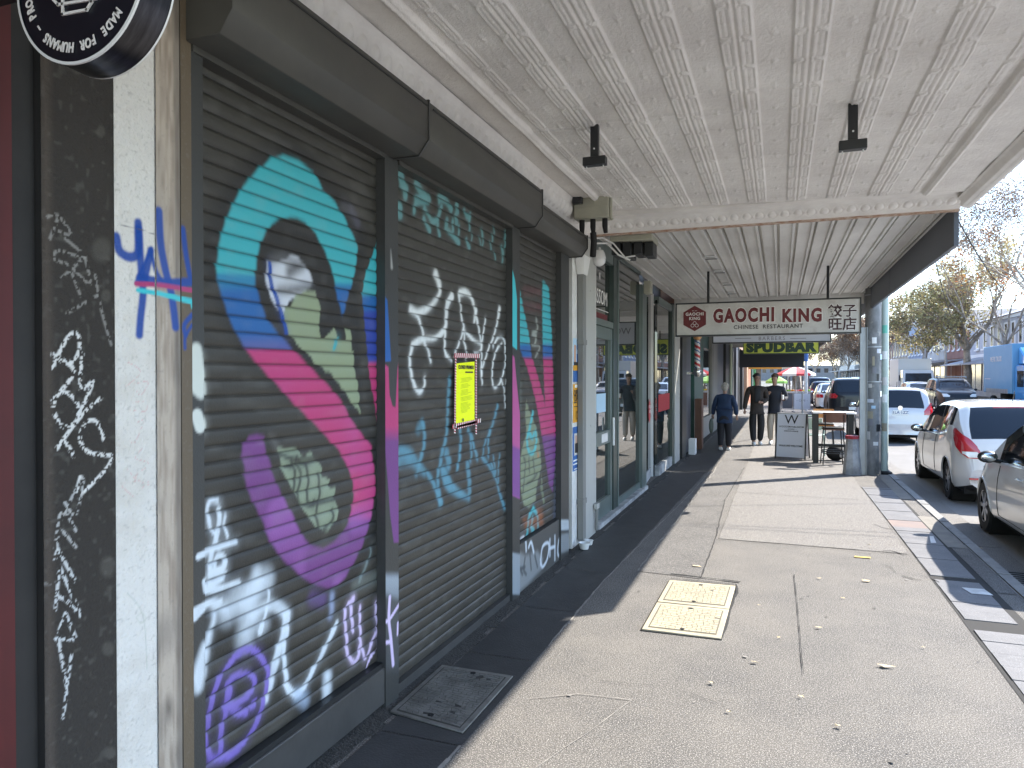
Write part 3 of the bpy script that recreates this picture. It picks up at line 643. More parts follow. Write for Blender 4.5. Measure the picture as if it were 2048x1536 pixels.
def paint2(p):
    n = vnoise(p.y, p.z*.5, 1.7, 41); p.blend(np.clip((n-.5)*3, 0, 1)*.4, s2l((74,73,68)))
    z5 = lambda q: Zm(760,300,3.84,q); z6 = lambda q: Zm(760,680,2.955,q); zA = lambda q: Zm(700,200,4,q)
    TL = (104,158,162); rows = .0605
    tl = [([(415,620),(425,670)],.07),([(455,715),(445,770)],.045),([(400,865),(400,910)],.06),([(540,680),(560,710),(600,770)],.06),([(540,800),(600,800),(630,800)],.06),([(525,840),(515,895)],.03),([(600,870),(630,920),(660,970),(700,960),(720,900),(735,860)],.032),([(725,790),(715,820)],.02),([(595,950),(615,1000),(640,1045)],.032),([(705,1000),(708,1040),(718,1080)],.028),
          ([(720,790),(770,810),(810,870)],.05),([(860,850),(860,890)],.05),([(850,930),(855,980)],.045),([(780,965),(770,1020)],.04),([(825,970),(825,1040)],.03),([(875,1010),(872,1070)],.022),([(790,1050),(830,1090),(870,1140)],.04),([(920,890),(935,930),(955,935)],.04),([(968,910),(958,960),(960,1040)],.025),([(935,1120),(942,1150),(955,1180)],.035),([(980,1070),(975,1120)],.014),([(1035,1095),(1050,1160)],.014),([(1070,1110),(1062,1165)],.016),
          ([(1055,1040),(1062,1090)],.03),([(1150,1020),(1155,1060)],.02),([(1140,1080),(1142,1125)],.026),([(1122,1140),(1132,1195)],.022),([(1155,1220),(1165,1275)],.018),([(1245,1060),(1240,1110)],.03),([(1245,1130),(1240,1180)],.03),([(1215,1180),(1225,1230)],.04),([(1222,1250),(1220,1300)],.03)]
    for q, w_ in tl: p.stroke(zA(q), w_*1.0, TL, .02, .8)
    WT = (222,228,228)
    def S(q, w_=.022, soft=.016, op=.95): p.stroke(q, w_, WT, soft, op)
    S(z5([(432,960),(455,1020),(462,1090),(425,1160),(370,1215),(290,1250),(240,1225)]), [.06,.05,.03,.03,.035,.04,.045], .03)
    S(z5([(260,1240),(300,1300),(325,1380),(345,1470)])+z6([(262,10),(285,60),(300,125)]), .020)
    S(z5([(555,1125),(520,1180),(510,1270),(500,1370),(430,1440),(340,1450),(260,1490)])+z6([(195,30),(178,100),(182,180),(205,270),(235,305),(262,275),(265,220)]), [.05,.045,.04,.035,.035,.035,.035,.03,.025,.025,.028,.032,.02,.018], .02)
    S(z5([(500,1370),(500,1450)])+z6([(385,20),(388,80),(425,120)]), .024)
    S(z5([(605,1120),(622,1200),(625,1280),(645,1360),(620,1450)])+z6([(465,30),(437,95)]), .018)
    S(z5([(640,1380),(720,1460),(785,1490)]), .024); S(z5([(645,1400),(650,1470)])+z6([(497,10),(512,60),(510,115)]), .018)
    S(z5([(615,1100),(660,1095),(700,1130),(725,1200),(740,1280),(760,1370),(775,1470)])+z6([(600,10),(602,100),(600,180),(605,255)]), [.05,.05,.035,.03,.035,.022,.022,.022,.02,.03,.02], .02)
    S(z5([(740,1230),(725,1310)]), .03, .02); S(z5([(812,1290),(800,1370),(785,1460),(775,1536)])+z6([(560,75)]), .018); S(z5([(918,1225),(900,1330),(870,1440)])+z6([(650,30),(620,120),(598,190)]), [.05,.025,.02,.018,.018,.016], .02)
    S(z5([(870,1510),(900,1450),(940,1440),(965,1500)])+z6([(740,50),(742,130),(725,210),(705,260),(680,282),(664,240),(668,140),(690,60),(720,20)]), .020); S(z6([(715,235),(735,290),(740,395)]), .014); S(z6([(750,230),(748,250)]), .03)
    T2 = (92,150,172)
    def T(q, w_=.03, op=.8, soft=.03): p.stroke(z6(q), w_, T2, soft, op)
    T([(250,480),(262,560),(255,650),(232,730),(218,795)], .03); T([(245,500),(225,530)], .05, .5, .05); T([(125,690),(180,700),(225,750),(265,785)], [.12,.09,.05,.03], .8, .05); T([(285,790),(315,840),(335,900),(350,960)], .03); T([(412,230),(400,430),(392,560),(365,680),(345,800),(348,900),(358,965)], [.04,.03,.03,.035,.03,.035,.05], .75)
    T([(395,670),(408,740)], .06, .75, .04); T([(375,770),(400,840),(440,890),(510,930)], [.06,.09,.06,.03], .8, .04); T([(472,530),(478,600),(468,700),(460,760)], .03); T([(520,530),(545,580),(560,650),(578,705)], .026); T([(535,570),(540,650),(538,715)], .024); T([(520,740),(528,830),(525,930)], .05, .7, .04)
    T([(695,390),(665,500),(640,560),(615,630),(605,695)], [.03,.024,.016,.014,.012]); T([(652,530),(640,610),(643,690)], .022); T([(612,700),(650,750),(690,840),(705,900),(735,990)], [.03,.02,.018,.022,.04]); T([(672,690),(685,775)], .014); T([(710,680),(700,760),(698,840)], .014); T([(660,730),(680,790)], .02)
    p.poly(z6([(118,690),(118,900),(250,800)]), (70,76,78), .1, .5)
def paint3(p):
    z5 = lambda q: Zm(760,300,3.84,q); z6 = lambda q: Zm(760,680,2.955,q); zB = lambda q: Zm(700,1000,4,q)
    def cN(q):
        c = np.tile(TEAL, (len(q.px), 1))
        for y0, col in ((688,BLUE),(716,MAG),(870,PUR)):
            m_ = np.clip((q.py-y0)/10+.5, 0, 1)[:, None]; c = c*(1-m_)+col*m_
        return c
    p.poly([(1020,520),(1028,545),(1040,581),(1050,630),(1059,675),(1064,714),(1078,760),(1091,812),(1088,760),(1086,700),(1085,640),(1085,575),(1086,560),(1091,565),(1098,578),(1104,672),(1108,815),(1113,869),(1110,930),(1106,985),(1098,968),(1093,930),(1088,897),(1082,860),(1075,815),(1064,770),(1054,734),(1041,700),(1027,680),(1020,670)], None, .03, 1, colfn=cN)
    p.poly(z5([(1020,1300),(1080,1420),(1150,1536),(1020,1536)]), (40,42,44), .03, .0)
    p.poly(z6([(865,350),(885,420),(925,520),(945,620),(955,750),(930,850),(920,950),(880,995),(850,975),(832,880),(830,700),(845,620),(865,560),(860,450)]), (128,140,114), .03, .95)
    p.poly(z6([(955,790),(975,970),(965,970),(950,880)]), (118,130,106), .02, .9); p.poly(z6([(820,230),(840,240),(840,430),(820,420)]), (90,100,92), .05, .6)
    CY_ = (70,176,186)
    for q in ([(905,430),(885,520),(870,600),(885,665),(910,660),(925,600),(920,540)], [(880,540),(900,580),(910,560)], [(905,1000),(880,1060),(872,1140),(860,1200),(845,1230)], [(905,1000),(930,1030),(935,1120),(928,1230)], [(905,1050),(895,1110),(910,1130),(900,1200),(905,1280)]):
        p.stroke(z6(q), .04, CY_, .02, .9)
    for q in ([(850,700),(860,740),(845,900)], [(880,700),(885,780)], [(905,700),(915,790)], [(930,790),(900,830),(870,850)]): p.stroke(z6(q), .025, (60,66,62), .02, .8)
    p.poly(z6([(930,640),(940,690),(930,700)]), (190,110,60), .03, .7); p.poly(z6([(930,1000),(960,1010),(965,1090),(940,1100),(860,1110),(850,1060),(930,1050)]), (176,98,48), .12, .55)
    p.stroke(z5([(1200,1300),(1210,1380),(1170,1410),(1200,1430),(1190,1490)]), .03, (160,168,160), .03, .8); p.stroke(z6([(900,30),(945,40),(920,100)]), .025, (150,155,150), .02, .8)
    for y_ in (1080,1200): p.stroke(z5([(1110,y_),(1230,y_+10)]), .06, (92,52,56), .08, .6)
    p.poly(z6([(1040,650),(1050,640),(1052,1110),(1020,1130)]), (80,88,110), .06, .5)
    for q in ([(950,1190),(948,1130),(975,1115),(985,1150)], [(985,1165),(1005,1125),(1000,1160),(1010,1165)], [(1030,1095),(1040,1090),(1035,1130)], [(820,1200),(850,1170),(860,1230)], [(825,1290),(835,1190),(850,1230)]):
        p.stroke(z6(q), .035, (210,216,222), .02, .95)
def slat_curtain(y0, y1, z0, z1, fn, parent, dy, x=-1.935):
    ny = int((y1-y0)/dy)+2; ys = np.linspace(y0, y1, ny); zr = []; xr = []
    z = z0
    while z < z1:
        for a, d in SPROF: zr.append(z+a*PITCH); xr.append(x+d*.50)
        z += PITCH
    zr = np.array(zr); xr = np.array(xr); Y, Z = np.meshgrid(ys, zr); X = np.repeat(xr[:, None], ny, 1)
    nsl = int(len(zr)/len(SPROF)); rj = np.random.RandomState(5).randn(nsl)*.0035; ph = np.tile([a for a, _ in SPROF], nsl)
    off = np.repeat((np.repeat(rj, len(SPROF))+.012*(ph-.5)**2*np.sign(ph-.5))[:, None], ny, 1).ravel(); offz = np.repeat((.010*(ph-.5))[:, None], ny, 1).ravel()
    p = Paint(Y.ravel()+off, Z.ravel()-offz, CH, -1.93); p.spray = True
    n = vnoise(p.y*.3, p.z, 9, 17); p.blend(np.clip(n-.3, 0, 1)*.35, CH2)
    fn(p)
    fr = np.tile(np.repeat([a for a, _ in SPROF], ny), int(len(zr)/len(SPROF)))    # darker tone along the joints between slats
    p.blend(((fr > .9) | (fr < .02)).astype(float)*.42+(fr > .85)*.15, s2l((22,22,21)))
    n2 = vnoise(p.y*.4, p.z, 30, 19); p.blend(np.clip((n2-.6)*2, 0, 1)*.12, s2l((150,150,145)))
    return npmesh('slat_curtain', np.stack([X.ravel(), Y.ravel(), Z.ravel()], 1), gridquads(len(zr), ny), 'painted', parent, p.c)
POST = lambda q: [(x, y) for x, y in q]
def post_paint(which):
    def f(p):
        if which == 0:
            p.stroke([(393,700),(390,750),(402,790)], [.05,.1,.03], (205,212,205), .02, .95); p.stroke([(394,832),(400,852)], .05, (208,214,208), .012, .95)
            z4 = lambda q: Zm(380,950,2.62,q)
            p.stroke(z4([(40,430),(130,385)]), .024, WH, .01); p.stroke(z4([(18,735),(80,685),(110,670)]), [.05,.03,.02], WH, .01); p.stroke(z4([(70,900),(48,1000),(40,1060),(38,1120)]), [.03,.05,.06,.04], WH, .035); p.stroke(z4([(72,560),(78,605)]), .024, WH, .01)
            p.poly([(385,1150),(410,1100),(410,1420),(385,1400)], (75,75,74), .1, .2)
        if which == 1:
            def c3(q):
                c = np.tile(MAG, (len(q.px), 1)); m_ = np.clip((q.py-(868+.0*q.px))/30+.5, 0, 1)[:, None]; c = c*(1-m_)+PUR*m_
                m_ = np.clip((745-q.py)/30+.0, 0, 1)[:, None]*.6; return c*(1-m_)+np.array(s2l((190,90,140)))*m_
            p.poly([(770,728),(777,735),(779,790),(785,812),(791,815),(795,740),(800,700),(800,1086),(787,1086),(780,1030),(775,960),(770,900)], None, .012, 1, colfn=c3)
            p.poly([(768,590),(775,600),(782,722),(768,724)], (30,92,165), .01, .95)
            p.stroke([(782,500),(784,535)], [.002,.02], (190,192,190), .02, .7); p.poly([(768,1150),(800,1150),(800,1200),(768,1190)], (150,160,170), .05, .9); p.poly([(768,1180),(800,1180),(800,1340),(768,1340)], (90,96,102), .1, .4)
            z4 = lambda q: Zm(380,950,2.62,q)
            p.stroke(z4([(1045,645),(1040,760),(1050,860),(1062,1000)]), .026, LV, .008); p.stroke(z4([(1015,770),(1040,765),(1095,680)]), .02, LV, .008); p.stroke(z4([(1015,885),(1045,880)]), .02, LV, .008); p.stroke(z4([(1087,780),(1085,840)]), .016, LV, .01)
        if which == 2:
            p.poly([(1022,528),(1030,560),(1034,600),(1034,700),(1022,690)], (64,186,196), .01); p.poly([(1022,706),(1029,715),(1033,760),(1042,850),(1044,1000),(1022,990)], (176,82,140), .012); p.poly([(1022,890),(1044,900),(1044,1000),(1022,990)], (122,70,140), .03)
            p.poly([(1022,1105),(1044,1110),(1044,1190),(1022,1190)], (150,160,168), .03, .85)
        if which == 3:
            p.poly([(1116,1040),(1140,1040),(1140,1060),(1116,1062)], (180,190,195), .03, .9); p.poly([(1116,1070),(1140,1066),(1140,1100),(1116,1110)], (150,156,160), .05, .7)
    return f
def guide_post(y0, y1, z1, which, parent):
    pf = wall_sheet('guide_face', y0, y1, 0.0, z1, XW, s2l((56,57,56)), post_paint(which), 'painted', None, .004, .0075)
    body = MB().box(-1.96, XW-.001, y0, y1, 0, z1).build('guide_post', 'charcoal', parent); pf.parent = body
    return body
def housing(y0, y1, xf, zt, zb, parent):
    xb = -1.965; ch = .055
    prof = [(xb, zt), (xf, zt), (xf, zb+.075), (xf-ch, zb), (xb, zb)]
    o = MB().prism(prof, 'y', y0, y1).build('housing', 'charcoal_house', parent, bevel=.004)
    e = .006
    MB().prism([(xb, zt+e), (xf+e, zt+e), (xf+e, zb+.073), (xf-ch+e*.6, zb-e), (xb, zb-e)], 'y', y1-.012, y1+.0).build('end_cap', 'charcoal', o)
    MB().box(xf, xf+.004, y0+.05, y1-.02, zt-.03, zt-.022).build('top_seam', 'black_metal', o)
    return o
sh1 = thing('roller_shutter', 'near roller shutter sprayed with a big teal and purple letter S', 'roller shutter', group='roller shutters along the shop')
slat_curtain(1.976, 3.205, .24, 2.80, paint1, sh1, .0055); guide_post(1.9225, 1.976, 2.83, 0, sh1); guide_post(3.205, 3.338, 2.83, 1, sh1)
MB().box(-1.955, -1.885, 1.976, 3.205, 0.03, .215).build('bottom_board', 'charcoal', sh1, bevel=.005); MB().box(-1.955, -1.895, 1.976, 3.205, .2155, .238).build('bottom_rail', 'black_metal', sh1)
MB().box(-1.955, -1.872, 1.925, 3.2, 2.805, 2.829).build('head_rail', 'charcoal_house', sh1); housing(1.90, 3.302, -1.68, 3.10, 2.83, sh1)
sh2 = thing('roller_shutter', 'middle roller shutter with white scribbled tag and yellow notice', 'roller shutter', group='roller shutters along the shop')
slat_curtain(3.34, 5.06, .06, 2.80, paint2, sh2, .010); guide_post(5.062, 5.226, 2.83, 2, sh2)
MB().box(-1.955, -1.90, 3.34, 5.06, 0.0, .058).build('bottom_rail', 'charcoal', sh2); housing(3.306, 5.19, -1.685, 3.105, 2.835, sh2); MB().box(-1.955, -1.872, 3.34, 5.06, 2.808, 2.834).build('head_rail', 'charcoal_house', sh2)
sh3 = thing('roller_shutter', 'far narrow roller shutter sprayed with a teal and pink letter N', 'roller shutter', group='roller shutters along the shop')
slat_curtain(5.228, 6.34, .40, 2.86, paint3, sh3, .014); guide_post(6.345, 6.60, 2.92, 3, sh3)
def panel_paint(p):
    zB = lambda q: Zm(700,1000,4,q)
    p.poly(zB([(1290,430),(1350,410),(1400,450),(1500,410),(1545,470),(1530,560),(1420,680),(1330,760),(1290,780)]), (136,140,142), .06, .9)
    for q in ([(1350,420),(1340,500),(1380,600)], [(1400,470),(1390,560),(1410,600)], [(1440,440),(1450,560)], [(1480,450),(1500,540)], [(1350,560),(1400,540)]): p.stroke(zB(q), .03, (70,74,76), .02, .85)
    for q in ([(1350,430),(1345,350),(1400,300),(1410,410)], [(1430,380),(1450,340),(1470,420)], [(1525,520),(1540,380),(1590,350),(1580,470),(1540,540),(1525,480)], [(1600,320),(1600,450)], [(1640,290),(1640,480)], [(1600,390),(1640,375)], [(1700,250),(1670,330),(1665,440),(1700,440),(1720,400)]): p.stroke(zB(q), .03, (206,214,222), .02, .9)
wall_sheet('bottom_panel', 5.228, 6.345, 0.0, .385, -1.90, s2l((78,78,76)), panel_paint, 'painted', sh3, .009, .009)
MB().box(-1.955, -1.901, 5.228, 6.345, 0, .387).build('bottom_board', 'charcoal', sh3); housing(5.194, 6.66, -1.715, 3.03, 2.84, sh3)
# yellow notice with its tape border
def wp(px, py, x=-1.915): y, z = W(px, py, x); return (x, y, z)
nt_ = thing('notice', 'fluorescent yellow notice taped to the middle shutter with red chevron tape', 'notice')
q4 = [wp(912,727), wp(949,723), wp(949,842), wp(912,853)]
def bil(q, u, v, dx=0): 
    a = [q[0][i]*(1-u)+q[1][i]*u for i in range(3)]; b = [q[3][i]*(1-u)+q[2][i]*u for i in range(3)]
    p_ = [a[i]*(1-v)+b[i]*v for i in range(3)]; p_[0] += dx; return tuple(p_)
sh_ = MB()
for i in range(6):
    for j in range(22):
        f = lambda u, v: bil(q4, u, v, .004*math.sin(j*0+v*60)*.25)
        sh_.add([f(i/6,j/22),f((i+1)/6,j/22),f((i+1)/6,(j+1)/22),f(i/6,(j+1)/22)], [(0,1,2,3)])
sh_.build('sheet', 'notice_yellow', nt_, smooth=True)
tp = MB()
def chev(a, b, wd, n):
    a = Vector(a); b = Vector(b); d = (b-a)/n; nrm = Vector((1,0,0)).cross(d.normalized())*wd
    for i in range(n):
        s0 = a+d*i+Vector((.004,0,0)); m_ = .58
        tp.m = 0; tp.add([s0, s0+d*m_, s0+d*m_+nrm+d*.25, s0+nrm+d*.25], [(0,1,2,3)])
        tp.m = 1; tp.add([s0+d*m_, s0+d, s0+d+nrm+d*.25, s0+d*m_+nrm+d*.25], [(0,1,2,3)])
chev(wp(907,715), wp(958,716), .028, 13); chev(wp(903,858), wp(960,845), .028, 14); chev(wp(909,714), wp(907,866), .022, 28); chev(wp(950,716), wp(950,868), .022, 28); chev(wp(912,852), wp(949,842), -.022, 10)
tp.build('chevron_tape', ['tape_red', 'sign_outline'], nt_)
yc, zc = W(930,745,-1.909)[0], 0
def ntx(s, v, size, m, u=.5, bold=0):
    c = bil(q4, u, v, .006); return text(s, size, m, 'print', nt_, FACE_E(*c), .0006, bold=bold)
ntx('CLOSED PREMISES', .08, .030, 'ink', bold=.001)
ntx('▬▬▬▬', .16, .03, 'ink', .66)
rr = random.Random(5)
lm = MB()
for i in range(30):
    v = .25+i*.019; a = .2+rr.uniform(0,.05); b = rr.uniform(.55,.85)
    if i in (4,9,15,20): continue
    lm.add([bil(q4,a,v,.0052),bil(q4,b,v,.0052),bil(q4,b,v+.006,.0052),bil(q4,a,v+.006,.0052)], [(0,1,2,3)])
lm.build('small_print', 'ink_soft', nt_); MB().add([bil(q4,.3,.90,.0052),bil(q4,.37,.90,.0052),bil(q4,.37,.95,.0052),bil(q4,.3,.95,.0052)], [(0,1,2,3)]).build('crest', 'sign_green', nt_)
# round blade sign near the camera
rs = thing('round_sign', 'round black blade sign with white lettering around its rim', 'sign')
cx, cz, y0, rad, dep = -1.50, 2.612, 1.20, .198, .085
MB().lathe([(.0001,y0+.002),(rad-.004,y0+.002)], (cx,0,cz), 'y', 72).build('face', 'sign_black', rs, smooth=False)
MB().lathe([(rad-.004,y0),(rad,y0),(rad,y0+dep),(.0001,y0+dep)], (cx,0,cz), 'y', 72).build('rim', 'brushed', rs, smooth=True)
MB().lathe([(rad-.005,y0-.001),(rad+.0015,y0-.001),(rad+.0015,y0+.004)], (cx,0,cz), 'y', 72).build('front_edge', 'white_gloss', rs); MB().lathe([(rad+.0016,y0+dep-.004),(rad+.0016,y0+dep+.001)], (cx,0,cz), 'y', 72).build('back_edge', 'white_gloss', rs)
MB().box(-1.88, cx-rad+.004, y0+.02, y0+.06, cz+.02, cz+.06).build('bracket', 'black_metal', rs)
def arc_text(s, a0, step, rr_, size):
    ms = []
    for i, ch in enumerate(s):
        if ch == ' ': continue
        a = a0-i*step; ca, sa = math.cos(a), math.sin(a)
        M = MX((cx+rr_*ca, y0-.0015, cz+rr_*sa), (sa,0,-ca), (ca,0,sa), (0,-1,0)) @ Matrix.Diagonal((.75,1,1,1))
        ms.append(text(ch, size, 'sign_outline', parent='mesh', M=M, extrude=.0008, bold=.0010))
    join_meshes('rim_lettering', ms, rs)
arc_text('MADE FOR HUMANS \u2013 PRO', R(-41), R(6.3), .160, .031)
lg = MB()
def bar(a, b, w_): 
    a = Vector((a[0],0,a[1])); b = Vector((b[0],0,b[1])); d = (b-a).normalized(); n_ = Vector((-d.z,0,d.x))*w_/2; a -= d*w_/2; b += d*w_/2
    yv = Vector((0,1,0)); f0 = y0-.003; lg.hexa([(*(a-n_)[:1],f0,(a-n_).z),(*(b-n_)[:1],f0,(b-n_).z),(*(b+n_)[:1],f0,(b+n_).z),(*(a+n_)[:1],f0,(a+n_).z)], [(*(a-n_)[:1],y0+.001,(a-n_).z),(*(b-n_)[:1],y0+.001,(b-n_).z),(*(b+n_)[:1],y0+.001,(b+n_).z),(*(a+n_)[:1],y0+.001,(a+n_).z)])
L_ = [V(*p_, y0) for p_ in ((111,2),(122,14),(197,2))]; bar(L_[0], L_[1], .006); bar(L_[1], L_[2], .006)
K_ = [V(*p_, y0) for p_ in ((131,-6),(131,33),(179,24),(189,8),(184,-4))]
for i in range(4): bar(K_[i], K_[i+1], .006)
lg.build('emblem', 'sign_outline', rs)
# ================================================================ near awning with pressed-metal ceiling
aw = thing('pressed_metal_awning', 'cream awning with embossed pressed metal ceiling over the near pavement', 'awning')
zc = lambda x: 3.308-.026*x
X0, X1, Y0, Y1 = -1.9, 1.455, 2.1, 7.08
nx, ny = 560, 500
xs = np.linspace(X0, X1, nx); ys = np.linspace(Y0, Y1, ny); Xg, Yg = np.meshgrid(xs, ys)
h = np.zeros_like(Xg)
g1 = lambda d, s: np.exp(-(d/s)**2)
def sd_rbox(dx, dy, hx, hy, r):
    qx = np.abs(dx)-hx+r; qy = np.abs(dy)-hy+r
    return np.hypot(np.maximum(qx, 0), np.maximum(qy, 0))+np.minimum(np.maximum(qx, qy), 0)-r
PER = .333; yo = 3.25
yy = (Yg-yo+PER/2) % PER-PER/2            # distance to nearest node line
ym = (Yg-yo) % PER-PER/2                  # distance to the middle of a segment
centres = [-1.20,-.865,-.53,-.20,.13,.46,.79]
ins = (Xg > -1.575) & (Xg < 1.10)
for xc in centres+[-1.535, 1.125]:
    d = Xg-xc
    if xc in centres: h += (.0055*(g1(d-.013,.0060)+g1(d+.013,.0060))+.0035*np.clip((.082-np.abs(d))/.006, 0, 1))*ins
    for sgn in (-1, 1):
        dd = d*sgn-.047
        if xc == -1.535 and sgn < 0: continue
        if xc == 1.125 and sgn > 0: continue
        s_ = sd_rbox(dd, ym, .0235, .142, .012)
        h += (.0050*g1(s_, .0045)+.0032*np.clip(-s_/.02, 0, 1))*ins
        h += .0045*g1(np.hypot(dd, yy*1.1), .019)*ins+.0025*g1(np.hypot(dd, ym), .012)*ins
        for sx in (-1, 1): h += .0035*g1(np.hypot(dd-sx*.014, (yy)*1.1-.014*sx), .009)*ins
    h += .0028*g1(yy, .006)*(np.abs(d) < .08)*ins
mid = np.abs(((Xg-centres[0]) % .3333)-.1667)
h += .0016*(g1(np.abs(yy)-.011, .004))*ins+.0045*g1(np.hypot(mid, yy), .013)*ins+.0028*g1(np.hypot(mid, np.abs(yy)-.035), .008)*ins
# lapped sheet seams
for (xa, xb, ys_) in ((-1.2,-.2,4.53),(-.2,.46,4.27),(.46,1.12,4.0),(-1.57,-1.2,4.62)):
    h += .005*np.clip((Yg-ys_)/.004+.5, 0, 1)*np.clip(1-(Yg-ys_)/.5, 0, 1)*((Xg > xa) & (Xg < xb))
h += (vnoise(Xg, Yg, 1.3, 3)-.5)*.005+(vnoise(Xg, Yg, 4.0, 5)-.5)*.004
st = (vnoise(Xg, Yg, 95, 11)-.5)*.0016; h += st*1.3*((mid < .07) | (~ins))
for xm in (-1.605, 1.165):
    d = Xg-xm; h += .020*(np.abs(d) < .036)*(1-(d/.038)**2)+.004*g1(np.abs(d)-.024, .004)+.003*g1(d, .005)
h = h*1.8; end = np.clip((Yg-7.02)/.02, 0, 1); h = h*(1-end)
vz = zc(Xg)-h
npmesh('pressed_ceiling', np.stack([Xg.ravel(), Yg.ravel(), vz.ravel()], 1), gridquads(ny, nx)[:, ::-1], 'ceil_paint', aw)
MB().hexa([(-1.9,-3,zc(-1.9)),(1.455,-3,zc(1.455)),(1.455,2.1,zc(1.455)),(-1.9,2.1,zc(-1.9))], [(-1.9,-3,3.45),(1.455,-3,3.45),(1.455,2.1,3.45),(-1.9,2.1,3.45)]).build('ceiling_plain', 'ceil_smooth', aw)
MB().box(-1.96, 1.50, -3, 7.44, 3.43, 3.56).build('roof', 'fascia_grey', aw)
def cornice(name, a, b, prof, period, parent, beads=True, m='ceil_smooth', res=.012, out=(1, 0), ovw=.030, ovc=.5, amp=.015):
    """sweep a profile [(d, z)] from a to b (x, y); ovolo beads bulge along the normal"""
    a = np.array(a); b = np.array(b); L = np.hypot(*(b-a)); t = (b-a)/L; n = max(2, int(L/res)); S_ = np.linspace(0, L, n)
    pr = np.array(prof); k = len(pr); dseg = np.r_[0, np.cumsum(np.hypot(*np.diff(pr, axis=0).T))]; u = dseg/dseg[-1]
    uu = np.linspace(0, 1, 26); pd = np.interp(uu, u, pr[:, 0]); pz = np.interp(uu, u, pr[:, 1])
    td = np.gradient(pd); tz = np.gradient(pz); nl = np.hypot(td, tz); nd, nz = -tz/nl, td/nl
    if nz.sum() > 0: nd, nz = -nd, -nz
    SS, UU = np.meshgrid(S_, uu, indexing='ij'); bump = np.zeros_like(SS)
    if beads:
        ss = (SS % period)-period/2; W_ = dseg[-1]*UU
        e = np.hypot(ss/(period*.33), (UU-ovc)/.26); bump = amp*np.sqrt(np.clip(1-e*e, 0, 1))+.004*g1(e-1.35, .12)
        bump += .005*g1(np.hypot((np.abs(ss)-period/2)/.010, (UU-ovc)/.2), 1.0)
    bump += .004*g1((UU-.9)/.03, 1)+.004*g1((UU-.1)/.03, 1)
    D = pd[None, :]+nd[None, :]*bump; Zv = pz[None, :]+nz[None, :]*bump
    Xv = a[0]+t[0]*SS+out[0]*D; Yv = a[1]+t[1]*SS+out[1]*D
    return npmesh(name, np.stack([Xv.ravel(), Yv.ravel(), Zv.ravel()], 1), gridquads(n, 26), m, parent)
cornice('wall_cornice', (-1.90, 1.6), (-1.90, 7.40), [(0.0, 3.155), (.012,3.17), (.03,3.19), (.065,3.265), (.080,3.315), (.10,3.352)], .115, aw, out=(1, 0), amp=.028, ovc=.45, res=.009)
cornice('street_cornice', (1.455, -3), (1.455, 7.43), [(0.0, 3.268), (.012,3.262), (.05,3.215), (.085,3.205), (.10,3.20)], .11, aw, beads=False, out=(1, 0))
zr = 3.20
cornice('end_cornice', (-1.86, 7.26), (1.50, 7.26), [(0.0, 3.300), (.02,3.292), (.06,3.25), (.12,3.235), (.16,3.205), (.17,3.195)], .115, aw, out=(0, 1), res=.007)
MB().box(-1.9, 1.455, 7.081, 7.262, 3.30, 3.42).build('end_frieze', 'ceil_smooth', aw)
MB().box(-1.88, 1.50, 7.43, 7.46, 3.175, 3.42).build('end_edge', 'rust', aw)
MB().box(1.5551, 1.58, -3, 7.46, 3.198, 3.56).build('street_fascia', 'ceil_smooth', aw); MB().box(1.46, 1.555, -3, 7.46, 3.30, 3.4295).build('fascia_core', 'ceil_smooth', aw)
# T-shaped sign brackets left hanging from the ceiling
for (x, y, lab) in ((-1.131, 4.58, 'black T-shaped hanging bracket on the ceiling nearer the shutters'), (.395, 4.67, 'black T-shaped hanging bracket on the ceiling nearer the road')):
    t = thing('hanging_bracket', lab, 'bracket', (x, y, zc(x)), group='empty sign brackets under the awning')
    MB().box(-.026, .026, -.02, .02, -.215, .0).build('drop_arm', 'black_metal', t, bevel=.002)
    MB().box(-.075, .075, -.03, .03, -.27, -.2151).build('channel', 'black_metal', t, bevel=.003)
    b_ = MB(); b_.lathe([(.0001,-.285),(.004,-.285),(.004,-.27)], (-.055,0,0), 'z', 8).lathe([(.0001,-.285),(.004,-.285),(.004,-.27)], (.055,0,0), 'z', 8); b_.lathe([(.0001,-.0235),(.006,-.0235),(.006,-.02)], (0,0,-.165), 'y', 8); b_.build('bolts', 'white_gloss', t)
# ================================================================ second awning, corrugated soffit
a2 = thing('corrugated_awning', 'white awning with ribbed steel soffit and dark grey fascia', 'awning')
mb = MB(); prof = []; x = -2.0; P2 = .181
while x < 1.44:
    prof += [(x,3.25),(x+.118,3.25),(x+.126,3.230),(x+.150,3.230),(x+.156,3.31),(x+.174,3.31)]; x += P2
pts = [(px_, pz_) for px_, pz_ in prof if px_ < 1.45]
mb.add([(a, 7.46, b) for a, b in pts]+[(a, 14.72, b) for a, b in pts], [(i, i+1, len(pts)+i+1, len(pts)+i) for i in range(len(pts)-1)])
mb.build('ribbed_soffit', 'soffit_white', a2)
MB().box(-2.0, 1.46, 7.46, 15.7, 3.32, 3.42).build('roof', 'soffit_white', a2)
MB().box(-2.0, 1.452, 14.721, 14.80, 3.05, 3.319).build('end_beam', 'soffit_white', a2, bevel=.004); MB().box(-2.0, 1.445, 7.4605, 7.48, 3.228, 3.249).build('near_trim', 'soffit_white', a2)
MB().box(1.461, 1.50, 7.47, 11.49, 2.876, 3.45).build('fascia', 'fascia_grey', a2); MB().box(1.461, 1.50, 11.51, 15.72, 2.88, 3.45).build('fascia', 'fascia_grey', a2)
MB().box(1.435, 1.462, 7.52, 14.7, 3.235, 3.252).build('edge_trim', 'soffit_white', a2)
lt = []
